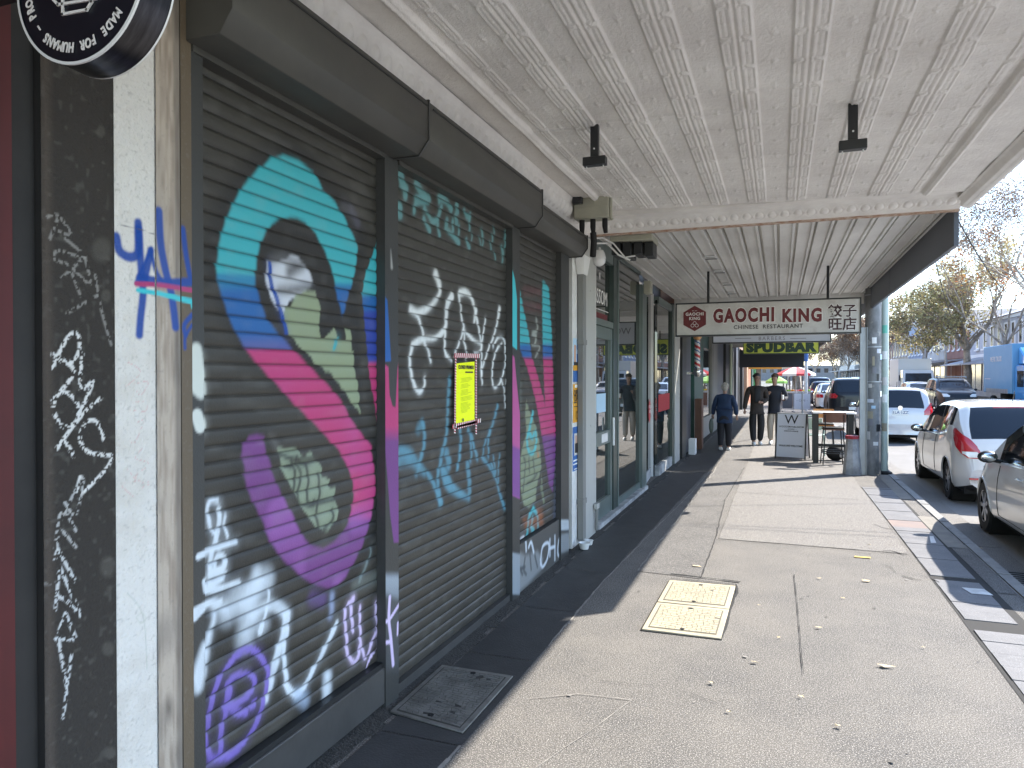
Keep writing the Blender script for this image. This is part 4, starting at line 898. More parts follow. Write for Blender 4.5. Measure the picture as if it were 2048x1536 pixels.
for i, (px_, py_) in enumerate(((1421,515),(1438,543),(1454,568),(1463,586))):
    r = _ray(px_, py_); t_ = (3.235-CAMH)/r[2]; x, y = r[0]*t_, r[1]*t_
    d = thing('downlight', ['nearest square downlight in the ribbed soffit', 'second square downlight along the ribbed soffit', 'third square downlight along the ribbed soffit', 'farthest square downlight in the ribbed soffit'][i], 'light', (x, y, 3.248), group='square downlights in the ribbed soffit')
    MB().box(-.075, .075, -.075, .075, -.022, 0).build('housing', 'white_plastic', d, bevel=.004); MB().box(-.055, .055, -.055, .055, -.026, -.0221).build('lens', 'light_grey_paint', d)
    MB().box(-.074, .074, .0751, .079, -.03, 0).build('shadow_trim', 'black_metal', d)
# ================================================================ fixtures at the awning junction
jb = thing('junction_box', 'cream electrical box with black conduits above the downpipe', 'electrical box')
xa, za = V(1147, 439, 6.5); xb, zb = V(1216, 392, 6.5)
MB().box(xa, xb, 6.5, 6.68, za, zb-.0).build('box', 'cream_box', jb, bevel=.006); MB().box(xa+.012, xb-.012, 6.494, 6.4999, za+.012, za+.10).build('cover_plate', 'cream_box', jb, bevel=.002)
MB().box(xa+.0, xa+.09, 6.44, 6.54, zb-.06, zb+.02).build('camera_block', 'black_metal', jb, bevel=.006)
for fx in (.18, .5, .85):
    xx = xa+(xb-xa)*fx; c_ = MB(); c_.tube([(xx,6.58,za+.01),(xx,6.58,za-.07),(xx+.01*(fx-.5),6.6,za-.13)], [.026,.026,.019], 12); c_.build('conduit_gland', 'black_rubber', jb, smooth=True)
c_ = MB(); xx = xa+(xb-xa)*.5; c_.tube([(xx,6.59,za-.12),(xx,6.62,za-.2),(xx-.03,6.7,za-.32)], .03, 12); c_.build('conduit', 'black_rubber', jb, smooth=True); MB().tube([(xb+.012,6.55,zb),(xb+.012,6.55,za-.005),(xb+.03,6.55,za-.02)], .012, 8).build('cable', 'cream_box', jb, smooth=True)
dp = thing('downpipe', 'grey box downpipe with white funnel head against the white wall', 'downpipe')
MB().box(-1.90, -1.84, 6.98, 7.10, .06, 2.74).build('pipe', 'grey_paint', dp, bevel=.006)
hm = MB(); hm.hexa([(-1.9,6.96,2.72),(-1.83,6.96,2.72),(-1.83,7.11,2.72),(-1.9,7.11,2.72)], [(-1.9,6.88,2.86),(-1.80,6.88,2.90),(-1.80,7.12,2.90),(-1.9,7.12,2.86)]); hm.build('funnel_head', 'white_plastic', dp, bevel=.004)
for z in (.42, 2.02): MB().box(-1.90, -1.834, 6.965, 7.112, z, z+.05).build('strap', 'grey_paint', dp)
MB().box(-1.90, -1.868, 7.13, 7.62, .0, 3.15).build('post_face', 'light_grey_paint', dp, bevel=.004)
MB().tube([(-1.84,7.55,.05),(-1.84,7.55,.34)], .018, 8).build('side_pipe', 'grey_paint', dp); MB().box(-1.86,-1.82,7.5,7.6,.28,.34).build('tap_valve', 'light_grey_paint', dp, bevel=.005)
dc = thing('dome_camera', 'white dome security camera on the post by the barber shop door', 'camera')
x, z = V(1198, 520, 7.55); MB().sphere((x,7.55,z), .072, 16, 1, 1, 1).build('dome', 'white_gloss', dc, smooth=True); MB().lathe([(.0001,z+.10),(.045,z+.10),(.06,z+.07),(.07,z+.035),(.074,z+.01)], (x,7.55,0), 'z', 20).build('collar', 'white_plastic', dc, smooth=True); MB().box(-1.80, x, 7.53, 7.57, z+.09, z+.13).build('arm', 'white_plastic', dc)
lb = thing('cable_bracket', 'long cream bracket full of black cable boxes under the awning junction', 'bracket')
xa, za = V(1219, 484, 7.53); xb, zb = V(1303, 467, 7.53); MB().box(xa, xb, 7.53, 7.95, za-.0, min(zb, 3.247)).build('rail', 'cream_box', lb, bevel=.005)
bb = MB()
rr = random.Random(8)
for i in range(4):
    w_ = (xb-xa)/4; zz = za-.10-.03*rr.random(); bb.box(xa+i*w_+.012, xa+(i+1)*w_-.006, 7.56+.03*i, 7.9, zz-.03, za-.002)
bb.build('cable_boxes', 'black_metal', lb, bevel=.006)
cb = MB(); cb.tube([(-1.86,7.4,za+.02),(xa-.05,7.45,za+.03),(xa+.05,7.5,za-.03),(xa+.17,7.5,za-.18),(xa+.28,7.5,za-.17)], .009, 6); cb.tube([(-1.86,7.4,za-.03),(xa-.02,7.5,za-.02),(xa+.10,7.5,za-.15),(xa+.22,7.52,za-.21)], .011, 6)
cb.build('white_cables', 'white_plastic', lb, smooth=True)
# paper cups
for i, (px_, py_, s_) in enumerate(((1158, 1100, .72), (1172, 1092, .55))):
    x, y = G(px_, py_); c_ = MB(); c_.lathe([(.0001,.004),(.055*s_,.004),(.075*s_,.085*s_),(.08*s_,.085*s_),(.08*s_,.092*s_),(.07*s_,.09*s_),(.05*s_,.012),(.0001,.012)], (max(x,-1.79),y,.008), 'z', 20)
    o = c_.build('paper_cup', 'white_plastic', smooth=True); tag(o, ['white paper cup standing at the foot of the downpipe', 'small crumpled white cup tucked behind the downpipe'][i], 'cup')
# posters on the white wall
def poster(y0, y1, z0, z1, label, layers, words=()):
    t = thing('poster', label, 'poster'); x = -1.9045
    MB().box(x, x+.0015, y0, y1, z0, z1).build('sheet', layers[0], t)
    for i, (m, a, b, c, d) in enumerate(layers[1]):
        MB().box(x+.0015, x+.0022+.0004*i, y0+(y1-y0)*a, y0+(y1-y0)*b, z0+(z1-z0)*c, z0+(z1-z0)*d).build('print_block', m, t)
    for s_, sz, m, u, v in words: text(s_, sz, m, 'lettering', t, FACE_E(x+.006, y0+(y1-y0)*u, z0+(z1-z0)*v), .0005, bold=.001)
def zpost(py): return W(1145, py, -1.905)[1]
poster(6.83, 7.10, zpost(764), zpost(676), 'pale blue travel poster, top of the three on the white strip', ('poster_sky', [('poster_orange',0,1,.26,.38),('poster_blue',0,1,0,.26),('skin_print',.12,.4,.45,.85),('poster_blue',.5,.95,.38,.65),('sign_ink',.1,.6,.38,.46)]), [('GO', .08, 'poster_blue', .7, .8)])
poster(6.83, 7.10, zpost(846), zpost(768), 'orange poster in the middle of the white strip', ('poster_orange', [('paper_white',.25,.6,.9,.98),('sign_ink',.1,.5,.5,.53),('sign_ink',.1,.9,.4,.42)]), [('OPEN', .09, 'sign_ink', .5, .75), ('DAY', .09, 'sign_ink', .5, .62), ('12', .12, 'sign_ink', .5, .17)])
poster(6.82, 7.08, zpost(944), zpost(855), 'deep blue poster with a figure, lowest on the white strip', ('poster_blue', [('sign_white',.2,.7,.35,.85),('skin_print',.35,.6,.6,.8),('sign_ink',.3,.7,.4,.62),('paper_white',.05,.7,.22,.25),('paper_white',.05,.9,.14,.17),('paper_white',.2,.8,.03,.05)]))
# ================================================================ barber / restaurant shopfronts on the left
XG = -1.97
bs_ = thing('barber_shopfront', 'green framed glass door and window right of the downpipe', 'shopfront')
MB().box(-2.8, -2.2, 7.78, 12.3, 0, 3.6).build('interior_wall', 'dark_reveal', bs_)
dr = MB().box(-2.0, -1.93, 7.80, 7.90, .06, 2.28); dr.box(-2.0, -1.93, 8.62, 8.72, .06, 2.28).box(-2.0, -1.93, 7.90, 8.62, 2.14, 2.28).box(-2.0, -1.93, 7.90, 8.62, .06, .26).box(-2.0, -1.93, 7.90, 8.62, .90, 1.06)
door = dr.build('door', 'green_frame', bs_, bevel=.004)
MB().box(-1.98, -1.965, 7.90, 8.62, .26, .90).build('pane', 'shop_glass', door); MB().box(-1.98, -1.965, 7.90, 8.62, 1.06, 2.14).build('pane', 'shop_glass', door)
MB().box(-1.9295, -1.925, 8.15, 8.45, .93, 1.03).build('letter_plate', 'white_gloss', door); MB().tube([(-1.90,8.655,.86),(-1.90,8.655,1.20)], .014, 8).build('handle', 'white_gloss', door, smooth=True)
MB().box(-2.05, -1.86, 7.78, 10.9, 0, .055).build('door_sill', 'concrete_grey', bs_, bevel=.006)
fr = MB().box(-2.0, -1.92, 7.772, 7.80, .06, 3.2).box(-2.0, -1.92, 7.80, 8.80, 2.285, 2.36).box(-2.0, -1.92, 7.80, 8.80, 3.06, 3.25); fr.build('transom_frame', 'green_frame', bs_)
MB().box(-1.99, -1.97, 7.80, 8.72, 2.36, 3.06).build('transom_pane', 'shop_glass', bs_)
MB().box(-2.0, -1.915, 8.725, 8.95, .056, 3.2).build('frame_post', 'green_frame_dark', bs_, bevel=.004); MB().box(-1.94, -1.905, 8.951, 9.0, .056, 3.2).build('frame_edge', 'green_frame', bs_, bevel=.003)
text('W', .13, 'sign_outline', 'emblem', bs_, FACE_E(-1.965, 8.2, 2.86), .001, sx=.6); text('LISSOM', .24, 'sign_outline', 'lettering', bs_, FACE_E(-1.965, 8.24, 2.62), .001, sx=.9); MB().box(-1.9695, -1.966, 7.85, 8.65, 2.475, 2.483).build('underline', 'sign_outline', bs_)
MB().box(-1.9695, -1.966, 7.86, 8.6, 2.37, 2.44).build('red_plaque', 'sign_maroon', bs_); text('V', .09, 'sign_outline', 'small_emblem', bs_, FACE_E(-1.962, 8.2, 1.66), .001); MB().box(-1.9645, -1.962, 8.0, 8.5, 1.28, 1.50).build('notice_card', 'poster_sky', bs_)
MB().box(-1.99, -1.95, 9.0, 10.62, .14, 3.2).build('window_pane', 'shop_glass', bs_); MB().box(-2.0, -1.93, 9.0, 10.62, .056, .139).build('window_sill', 'green_frame', bs_, bevel=.003); MB().box(-2.0, -1.93, 9.0, 10.62, 3.201, 3.24).build('window_head', 'green_frame', bs_)
MB().box(-2.02, -1.90, 10.62, 10.98, .0, 3.06).build('corner_post', 'green_frame', bs_, bevel=.005); 
spk = MB().box(-1.90, -1.80, 10.7, 10.9, 2.93, 3.12).build('alarm_box', 'cream_box', bevel=.006); tag(spk, 'small cream alarm box at the top of the green corner post', 'alarm box')
gs = thing('restaurant_shopfront', 'restaurant glass front with red hexagon decal and red screen band', 'shopfront')
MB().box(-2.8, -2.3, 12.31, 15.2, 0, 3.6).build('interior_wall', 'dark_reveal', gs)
MB().quad((-1.96,10.99,.16),(-2.06,12.28,.16),(-2.06,12.28,3.1),(-1.96,10.99,3.1)).build('angled_pane', 'shop_glass', gs); MB().hexa([(-1.95,10.99,0),(-2.05,12.28,0),(-2.12,12.28,0),(-2.0,10.99,0)], [(-1.95,10.99,.159),(-2.05,12.28,.159),(-2.12,12.28,.159),(-2.0,10.99,.159)]).build('angled_sill', 'concrete_grey', gs)
MB().box(-2.1, -2.02, 12.285, 12.34, 0, 3.1).build('mullion', 'white_gloss', gs); MB().box(-2.0, -1.96, 12.35, 13.9, .18, 3.0).build('window_pane', 'shop_glass', gs); MB().box(-2.0, -1.92, 12.35, 13.9, 0, .179).build('window_sill', 'concrete_grey', gs); MB().box(-2.02, -1.93, 12.35, 13.9, 2.94, 3.06).build('window_head', 'green_frame', gs)
MB().box(-2.02, -1.92, 13.9, 14.14, 0, 3.08).build('frame_post', 'green_frame_dark', gs); MB().box(-2.02, -1.90, 14.145, 14.85, 0, 3.049).build('cream_post', 'light_grey_paint', gs, bevel=.005)
hx = MB(); cyh, czh = W(1303, 822, -2.0); yb = lambda x: 0
pp = [( math.cos(R(30+60*i))*.21, math.sin(R(30+60*i))*.21) for i in range(6)]
cxh = lambda yv: -1.955-.1*(yv-10.99)/1.29
hx.add([(cxh(cyh+a)+.006, cyh+a, czh+b) for a, b in pp], [(0,1,2,3,4,5)]); hx.build('hexagon_decal', 'red_decal', gs)
text('GAOCHI\nKING', .085, 'sign_outline', 'decal_lettering', gs, FACE_E(cxh(cyh)+.012, cyh, czh+.03), .0005, lines=.9)
rb = MB()
for i in range(14): rb.box(-1.9595, -1.957, 12.5+i*.095, 12.56+i*.095, czh-.04, czh+.26)
rb.build('red_screen_band', 'red_decal', gs)
# ---- shops beyond
ns = thing('dark_green_shopfront', 'dark green framed shopfront behind the barber pole', 'shopfront')
MB().box(-2.8, -1.94, 15.0, 17.1, 0, 3.2).build('dark_pillar', 'fascia_grey', ns); MB().box(-1.9395, -1.88, 15.1, 15.75, 0, 3.0).build('pilaster', 'black_metal', ns)
MB().box(-2.8, -1.90, 17.5, 19.4, 0, 3.1).build('green_pier', 'green_shop', ns); MB().box(-2.8, -2.0, 19.4, 22.4, 0, 3.1).build('window_core', 'green_shop', ns); MB().box(-1.9995, -1.95, 19.6, 22.2, .6, 2.5).build('window_pane', 'shop_glass', ns)
MB().box(-1.9995, -1.90, 19.41, 19.6, 0, 3.1).build('window_frame', 'green_shop', ns); MB().box(-1.9995, -1.90, 22.2, 22.39, 0, 3.1).build('window_frame', 'grey_paint', ns); MB().box(-1.9995, -1.91, 19.61, 22.19, .05, .59).build('stall_riser', 'grey_paint', ns)
o = MB().box(-1.86, -1.70, 17.2, 17.6, 0, 1.18).build('planter_box', mat('brown_wood', (.13,.06,.035), .6, col2=(.09,.04,.025), nscale=6, stretch=(1,1,.3)), bevel=.01); tag(o, 'tall brown timber box beside the green pier', 'planter')
ws = MB().box(-1.86, -1.72, 16.0, 16.3, 0, .34).build('small_notice_board', 'paper_white', bevel=.004); tag(ws, 'small white board leaning low by the dark pilaster', 'board')
# barber pole
bp = thing('barber_pole', 'red and white striped barber pole on the green shopfront', 'barber pole')
BX, BY, BZ = -1.74, 16.6, 2.20
n, rows = 24, 60; v_ = []; f_ = MB(); r_ = .062; Hh = .62
for k in range(n):
    for i in range(rows):
        a0, a1 = 2*math.pi*k/n, 2*math.pi*(k+1)/n; z0_, z1_ = BZ-Hh/2+Hh*i/rows, BZ-Hh/2+Hh*(i+1)/rows
        ph = (k/n+ i/rows*3.2) % 1; f_.m = 0 if ph < .32 else (2 if .62 < ph < .78 else 1)
        f_.add([(BX+r_*math.cos(a0),BY+r_*math.sin(a0),z0_),(BX+r_*math.cos(a1),BY+r_*math.sin(a1),z0_),(BX+r_*math.cos(a1),BY+r_*math.sin(a1),z1_),(BX+r_*math.cos(a0),BY+r_*math.sin(a0),z1_)], [(0,1,2,3)])
f_.build('striped_cylinder', ['red_decal','white_gloss','poster_blue'], bp, smooth=True)
MB().lathe([(.0001,BZ-Hh/2-.20),(.05,BZ-Hh/2-.19),(.09,BZ-Hh/2-.12),(.085,BZ-Hh/2-.05),(.065,BZ-Hh/2),(.062,BZ-Hh/2)], (BX,BY,0), 'z', 20).build('chrome_base', mat('chrome', (.6,.6,.6), .12, 1), bp, smooth=True)
MB().sphere((BX,BY,BZ+Hh/2+.10), .10, 14).build('globe', mat('globe_orange', (.8,.42,.18), .3), bp, smooth=True); MB().box(-1.94, BX, BY-.03, BY+.03, BZ-.45, BZ-.40).build('wall_bracket', 'chrome', bp)
fs = thing('far_left_shops', 'row of dark columned shopfronts beyond the green shop', 'building')
for (ya, yb_, xf, m) in ((22.6,24.2,-1.9,'grey_paint'),(24.3,27.6,-1.96,'fascia_grey'),(27.7,29.4,-1.88,'black_metal'),(30.5,34,-1.96,'dark_reveal'),(34.2,35.4,-1.86,'fascia_grey'),(36,37,-1.86,'black_metal')):
    MB().box(-2.8, xf, ya, yb_, 0, 3.1).build('pier', m, fs)
MB().box(-2.9, -1.99, 22.4, 37, 0, 3.1).build('shop_core', 'shop_glass', fs); MB().tube([(-1.83,29.9,0),(-1.83,29.9,3.1)], .05, 10).build('pale_drain_pipe', mat('pale_green_pipe', (.5,.55,.42), .5), fs, smooth=True)
MB().box(-2.9, -2.02, 14.9, 60, 3.2, 8.5).build('upper_wall', 'brick_upper', fs)
a3 = thing('flat_awning', 'plain pale awning above the barber and potato shops', 'awning')
MB().box(-2.0, 1.42, 15.75, 22.3, 3.02, 3.3).build('deck', 'soffit_white', a3); MB().box(1.421, 1.46, 15.74, 22.3, 2.86, 3.35).build('fascia', 'light_grey_paint', a3)
a4 = thing('flat_awning', 'darker low awning farther along the row', 'awning')
MB().box(-2.0, 1.3, 22.4, 33.9, 3.0, 3.25).build('deck', 'grey_paint', a4); MB().box(1.301, 1.34, 22.4, 33.9, 2.75, 3.3).build('fascia', 'fascia_grey', a4)
(vx0, vz1), (vx1, vz0) = V(1478,705,34), V(1608,733,34)
MB().box(vx0, vx1, 34.0, 34.06, vz0-.03, vz1+.1).build('end_valance', mat('valance', (.028,.033,.045), .7), a4)
# ================================================================ under-awning signs
def blade_sign(name, label, y, x0, x1, z0, z1, m, zt, rods, border='black_metal'):
    t = thing(name, label, 'sign', ((x0+x1)/2, y, z0)); w_ = (x1-x0)/2; h_ = z1-z0
    MB().box(-w_+.02, w_-.02, -.07, .07, .02, h_-.02).build('panel', m, t)
    f = MB().box(-w_, w_, -.08, .08, 0, .0199).box(-w_, w_, -.08, .08, h_-.0199, h_).box(-w_, -w_+.0199, -.08, .08, .02, h_-.02).box(w_-.0199, w_, -.08, .08, .02, h_-.02); f.build('frame', border, t)
    for xr in rods: MB().tube([(xr-(x0+x1)/2,0,h_),(xr-(x0+x1)/2,0,zt-z0)], .018, 8).build('hanging_rod', 'black_metal', t)
    return t, w_, h_
(gx0, gz1), (gx1, gz0) = V(1352,608,11), V(1721,667,11)
sg, gw, gh = blade_sign('restaurant_sign', 'nearest hanging sign, off-white with a maroon hexagon and maroon lettering', 11, gx0, gx1, gz0, gz1, 'sign_white', 3.26, [V(1416,600,11)[0], V(1655,600,11)[0]])
gxc = (gx0+gx1)/2
def on(t, s_, size, m, px_, py_, y, xc, z0, yf=-.0705, **k): x, z = V(px_, py_, y-.07); return text(s_, size, m, k.pop('name', 'lettering'), t, FACE_S(x-xc, yf, z-z0), **k)
def fit(t, s_, m, x0p, x1p, y0p, y1p, y, xc, z0, yf, bold, name, spacing=1.2):
    me = text(s_, .25, m, name, 'mesh', None, .001, bold=bold, spacing=spacing); co = np.array([v.co[:] for v in me.vertices]); lo, hi = co.min(0), co.max(0)
    (xa, zt_), (xb, zb_) = V(x0p, y0p, y-.07), V(x1p, y1p, y-.07); kx, kz_ = (xb-xa)/(hi[0]-lo[0]), (zt_-zb_)/(hi[1]-lo[1])
    me.transform(Matrix(((kx,0,0,xa-xc-lo[0]*kx),(0,0,-1,yf),(0,kz_,0,zb_-z0-lo[1]*kz_),(0,0,0,1)))); return link(name, me, t)
for wd_, xa_, xb_ in (('GAOCHI', 1426, 1548), ('KING', 1564, 1643)):
    fit(sg, wd_, 'sign_outline', xa_-1.5, xb_+1.5, 616, 645, 11, gxc, gz0, -.0712, .020, 'title_outline'); fit(sg, wd_, 'sign_maroon', xa_, xb_, 617.5, 643.5, 11, gxc, gz0, -.0735, .0125, 'title')
on(sg, 'CHINESE  RESTAURANT', .078, 'sign_ink', 1535, 653.5, 11, gxc, gz0, yf=-.072, bold=.0012, sx=1.02, spacing=1.12, extrude=.001, name='subtitle')
on(sg, '\u9903\u5b50\n\u65fa\u5e97', .185, 'sign_outline', 1684, 636.5, 11, gxc, gz0, yf=-.0715, bold=.010, sx=1.0, extrude=.001, name='chinese_outline', lines=.98)
on(sg, '\u9903\u5b50\n\u65fa\u5e97', .185, mat('sign_plum', (.05,.018,.022), .6), 1684, 636.5, 11, gxc, gz0, yf=-.074, bold=.0028, sx=1.0, extrude=.001, name='chinese_lettering', lines=.98)
hxm = MB(); hxx, hzz = V(1389, 637, 10.93); rh = .188
hp = [(math.cos(R(90+60*i))*rh+hxx-gxc, math.sin(R(90+60*i))*rh+hzz-gz0) for i in range(6)]
hxm.prism(hp, 'y', -.074, -.0703); em = hxm.build('hexagon_emblem', 'sign_maroon', sg)
on(sg, 'GAOCHI\nKING', .062, 'sign_outline', 1389, 633, 11, gxc, gz0, yf=-.0755, bold=.0018, sx=.98, spacing=1.15, extrude=.0008, name='emblem_lettering', lines=1.05)
on(sg, 'EST. 2017', .018, 'sign_outline', 1389, 622, 11, gxc, gz0, yf=-.0755, extrude=.0008, name='emblem_small_lettering')
dm = MB()
for dx_, dz_ in ((-.03,-.105),(.03,-.105),(0,-.07)):
    for k in range(16):
        a0, a1 = 2*math.pi*k/16, 2*math.pi*(k+1)/16; cxx, czz = hxx-gxc+dx_, hzz-gz0+dz_
        dm.add([(cxx+.021*math.cos(a0),-.0760,czz+.021*math.sin(a0)),(cxx+.021*math.cos(a1),-.0760,czz+.021*math.sin(a1)),(cxx+.026*math.cos(a1),-.0760,czz+.026*math.sin(a1)),(cxx+.026*math.cos(a0),-.0760,czz+.026*math.sin(a0))], [(0,1,2,3)])
dm.build('emblem_dumplings', 'sign_outline', sg)
(bx0, _), (bx1, bz0) = V(1425,668,14.3), V(1662,684,14.3); bxc = (bx0+bx1)/2
sb, bw, bh = blade_sign('barber_sign', 'pale hanging barber sign half hidden behind the restaurant sign', 14.3, bx0, bx1, bz0, bz0+.46, 'sign_pale', 3.05, [bx0+.35, bx1-.35])
on(sb, 'BARBERS', .098, 'sign_grey_ink', 1543, 677, 14.3, bxc, bz0, sx=.95, spacing=1.35, extrude=.001, name='small_lettering')
text('WOODSMAN&LISSOM', .19, 'sign_grey_ink', 'lettering', sb, FACE_S(0, -.071, .27), .001)
for pa, pb in ((1470,1502),(1580,1612)):
    xa, z_ = V(pa, 677, 14.23); xb, _ = V(pb, 677, 14.23); MB().box(xa-bxc, xb-bxc, -.072, -.0703, z_-bz0-.005, z_-bz0+.005).build('rule_line', 'sign_grey_ink', sb)
(px0, _), (px1, pz0) = V(1486,683,21), V(1638,707,21); pxc = (px0+px1)/2
sp, pw, ph_ = blade_sign('potato_bar_sign', 'lime green hanging sign with dark green capitals behind the barber sign', 21, px0, px1, pz0, pz0+.46, 'sign_lime', 3.05, [px0+.3, px1-.3], 'sign_green')
fit(sp, 'SPUDBAR', 'sign_green', 1492, 1634, 684.5, 704, 21, pxc, pz0, -.071, .02, 'lettering', 1.12)
# ================================================================ street furniture
mat('galv', (.42,.44,.46), .45, .6, col2=(.30,.32,.34), nscale=6, stretch=(1,1,.3))
mat('pole_grey', (.27,.275,.275), .75, col2=(.13,.13,.125), nscale=5, stretch=(1,1,.5), bump=.5, col3=(.32,.31,.28), n3scale=7, n3lo=.62, n3hi=.7)
mat('pole_green', (.50,.60,.56), .5, col2=(.42,.48,.42), nscale=4, stretch=(1,1,.5))
mat('white_paint', (.70,.70,.68), .5, col2=(.55,.55,.53), nscale=6)
mat('wire', (.02,.02,.022), .6)
st = thing('steel_post', 'galvanised steel channel post standing left of the wide grey pole', 'post', (1.352,13.80,0))
_pz = V(1729, 655, 13.8)[1]
MB().box(-.05,.05,-.004,.004,0,_pz).build('web', 'galv', st); MB().box(-.058,-.0505,-.06,.06,0,_pz).build('flange', 'galv', st); MB().box(.0505,.058,-.06,.06,0,_pz).build('flange', 'galv', st)
gp = thing('utility_pole', 'wide grey utility pole covered in old stickers and bill remnants', 'pole', (1.515,13.92,0))
MB().lathe([(.001,0),(.135,0),(.128,3),(.115,9),(.001,9)], (0,0,0), 'z', 28).build('shaft', 'pole_grey', gp, smooth=True)
rr = random.Random(12)
def wrap(mb_, a0, a1, z0, z1, r):
    n = 5
    for i in range(n):
        b0 = a0+(a1-a0)*i/n; b1 = a0+(a1-a0)*(i+1)/n
        mb_.add([(r*math.cos(b0),r*math.sin(b0),z0),(r*math.cos(b1),r*math.sin(b1),z0),(r*math.cos(b1),r*math.sin(b1),z1),(r*math.cos(b0),r*math.sin(b0),z1)], [(0,1,2,3)])
smats = ['paper_white','sign_white','black_metal','sign_grey_ink','lid_cream','poster_sky','sign_pale']
for i in range(15):
    a = R(-90+rr.uniform(-50,50)); w_ = R(rr.uniform(15,45)); z = .5+i*.125+rr.uniform(-.03,.03); m_ = MB(); wrap(m_, a, a+w_, z, z+rr.uniform(.05,.16), .1375+.0006*(i%3)); m_.build('sticker', smats[i%7], gp)
for z in (1.6, 2.2, 3.1, 4.4): MB().lathe([(.138,z),(.141,z),(.141,z+.02),(.138,z+.02)], (0,0,0), 'z', 24).build('steel_band', 'galv', gp)
MB().box(-.9,.9,-.05,.05,7.3,7.42).build('cross_arm', 'pole_grey', gp)
pg = thing('pale_green_pole', 'slim pale green pipe pole with worn yellow stickers beside the utility pole', 'pole', (1.71,14.0,0))
MB().lathe([(.001,0),(.058,0),(.056,4),(.05,7.5),(.001,7.5)], (0,0,0), 'z', 18).build('shaft', 'pole_green', pg, smooth=True)
for i, (z, m) in enumerate(((.75,'lid_cream'),(1.25,'paper_white'),(1.55,'sign_white'),(2.0,'paper_white'),(2.45,mat('sticker_green',(.15,.5,.38),.5)))): m_ = MB(); wrap(m_, R(-150), R(-60), z, z+.14, .0585); m_.build('sticker', m, pg)
MB().lathe([(.0001,.0),(.13,.0),(.12,.04),(.058,.06)], (0,0,0), 'z', 18).build('base_collar', 'black_rubber', pg)
bo = thing('bollard', 'tapered grey concrete bollard with a red band on top', 'bollard', (G(1703,950)[0]+.02, 13.75, 0))
MB().lathe([(.001,0),(.155,0),(.15,.04),(.098,.62),(.001,.62)], (0,0,0), 'z', 8).build('body', 'concrete_grey', bo); MB().lathe([(.099,.6205),(.110,.6205),(.108,.675),(.001,.68)], (0,0,0), 'z', 8).build('red_cap', mat('worn_red', (.38,.03,.04), .6, col2=(.5,.3,.3), nscale=30, nlo=.6, nhi=.75), bo)
# sandwich board
(ax0, _), (ax1, _) = V(1554,900,15.9), V(1615,900,15.9); az1 = V(1585,828,15.9)[1]; az0 = V(1585,914,15.9)[1]
ab = thing('sandwich_board', 'pale grey sandwich board with W emblem reading WALK-INS WELCOME', 'sign board', ((ax0+ax1)/2, 15.95, 0), R(-14)); hw = (ax1-ax0)/2
def slope_box(mb_, x0, x1, z0, z1, y0, y1, th):  # leaning slab from (y0,z0) to (y1,z1)
    return mb_.hexa([(x0,y0,z0),(x1,y0,z0),(x1,y0+th,z0),(x0,y0+th,z0)], [(x0,y1,z1),(x1,y1,z1),(x1,y1+th,z1),(x0,y1+th,z1)])
pn = slope_box(MB(), -hw+.01, hw-.01, az0, az1, -.13, -.02, .006).build('front_panel', mat('board_grey', (.74,.75,.80), .5), ab)
slope_box(MB(), -hw+.01, hw-.01, az0, az1, .22, .02, .006).build('back_panel', 'board_grey', ab)
for sx in (-1, 1): slope_box(MB(), sx*hw-.012, sx*hw+.012, 0, az1+.01, -.165, -.028, .02).build('leg', 'black_metal', ab); slope_box(MB(), sx*hw-.012, sx*hw+.012, 0, az1, .25, .03, .02).build('leg', 'black_metal', ab)
MB().box(-hw,hw,-.03,.05,az1,az1+.015).build('top_hinge', 'galv', ab)
tl = math.atan2(.11, az1-az0)
def bd(s_, size, f, nm, sx=1, bold=0):
    z = az0+(az1-az0)*f; y = -.13+.11*f-.004
    M = MX((0,y,z), (1,0,0), (0,math.sin(tl),math.cos(tl)), (0,-math.cos(tl),math.sin(tl))); return text(s_, size, 'sign_ink', nm, ab, M, .0006, bold=bold, sx=sx)
bd('W', .26, .86, 'emblem', 1.0, .001); bd('WOODSMAN&LISSOM', .052, .70, 'lettering', .95, .0002); bd('\u2014 BARBERS \u2014', .035, .645, 'small_lettering'); bd('HAIRCUTS & SHAVES', .030, .60, 'small_lettering', 1, .001); bd('WALK-INS WELCOME', .052, .26, 'welcome_lettering', .92, .0014)
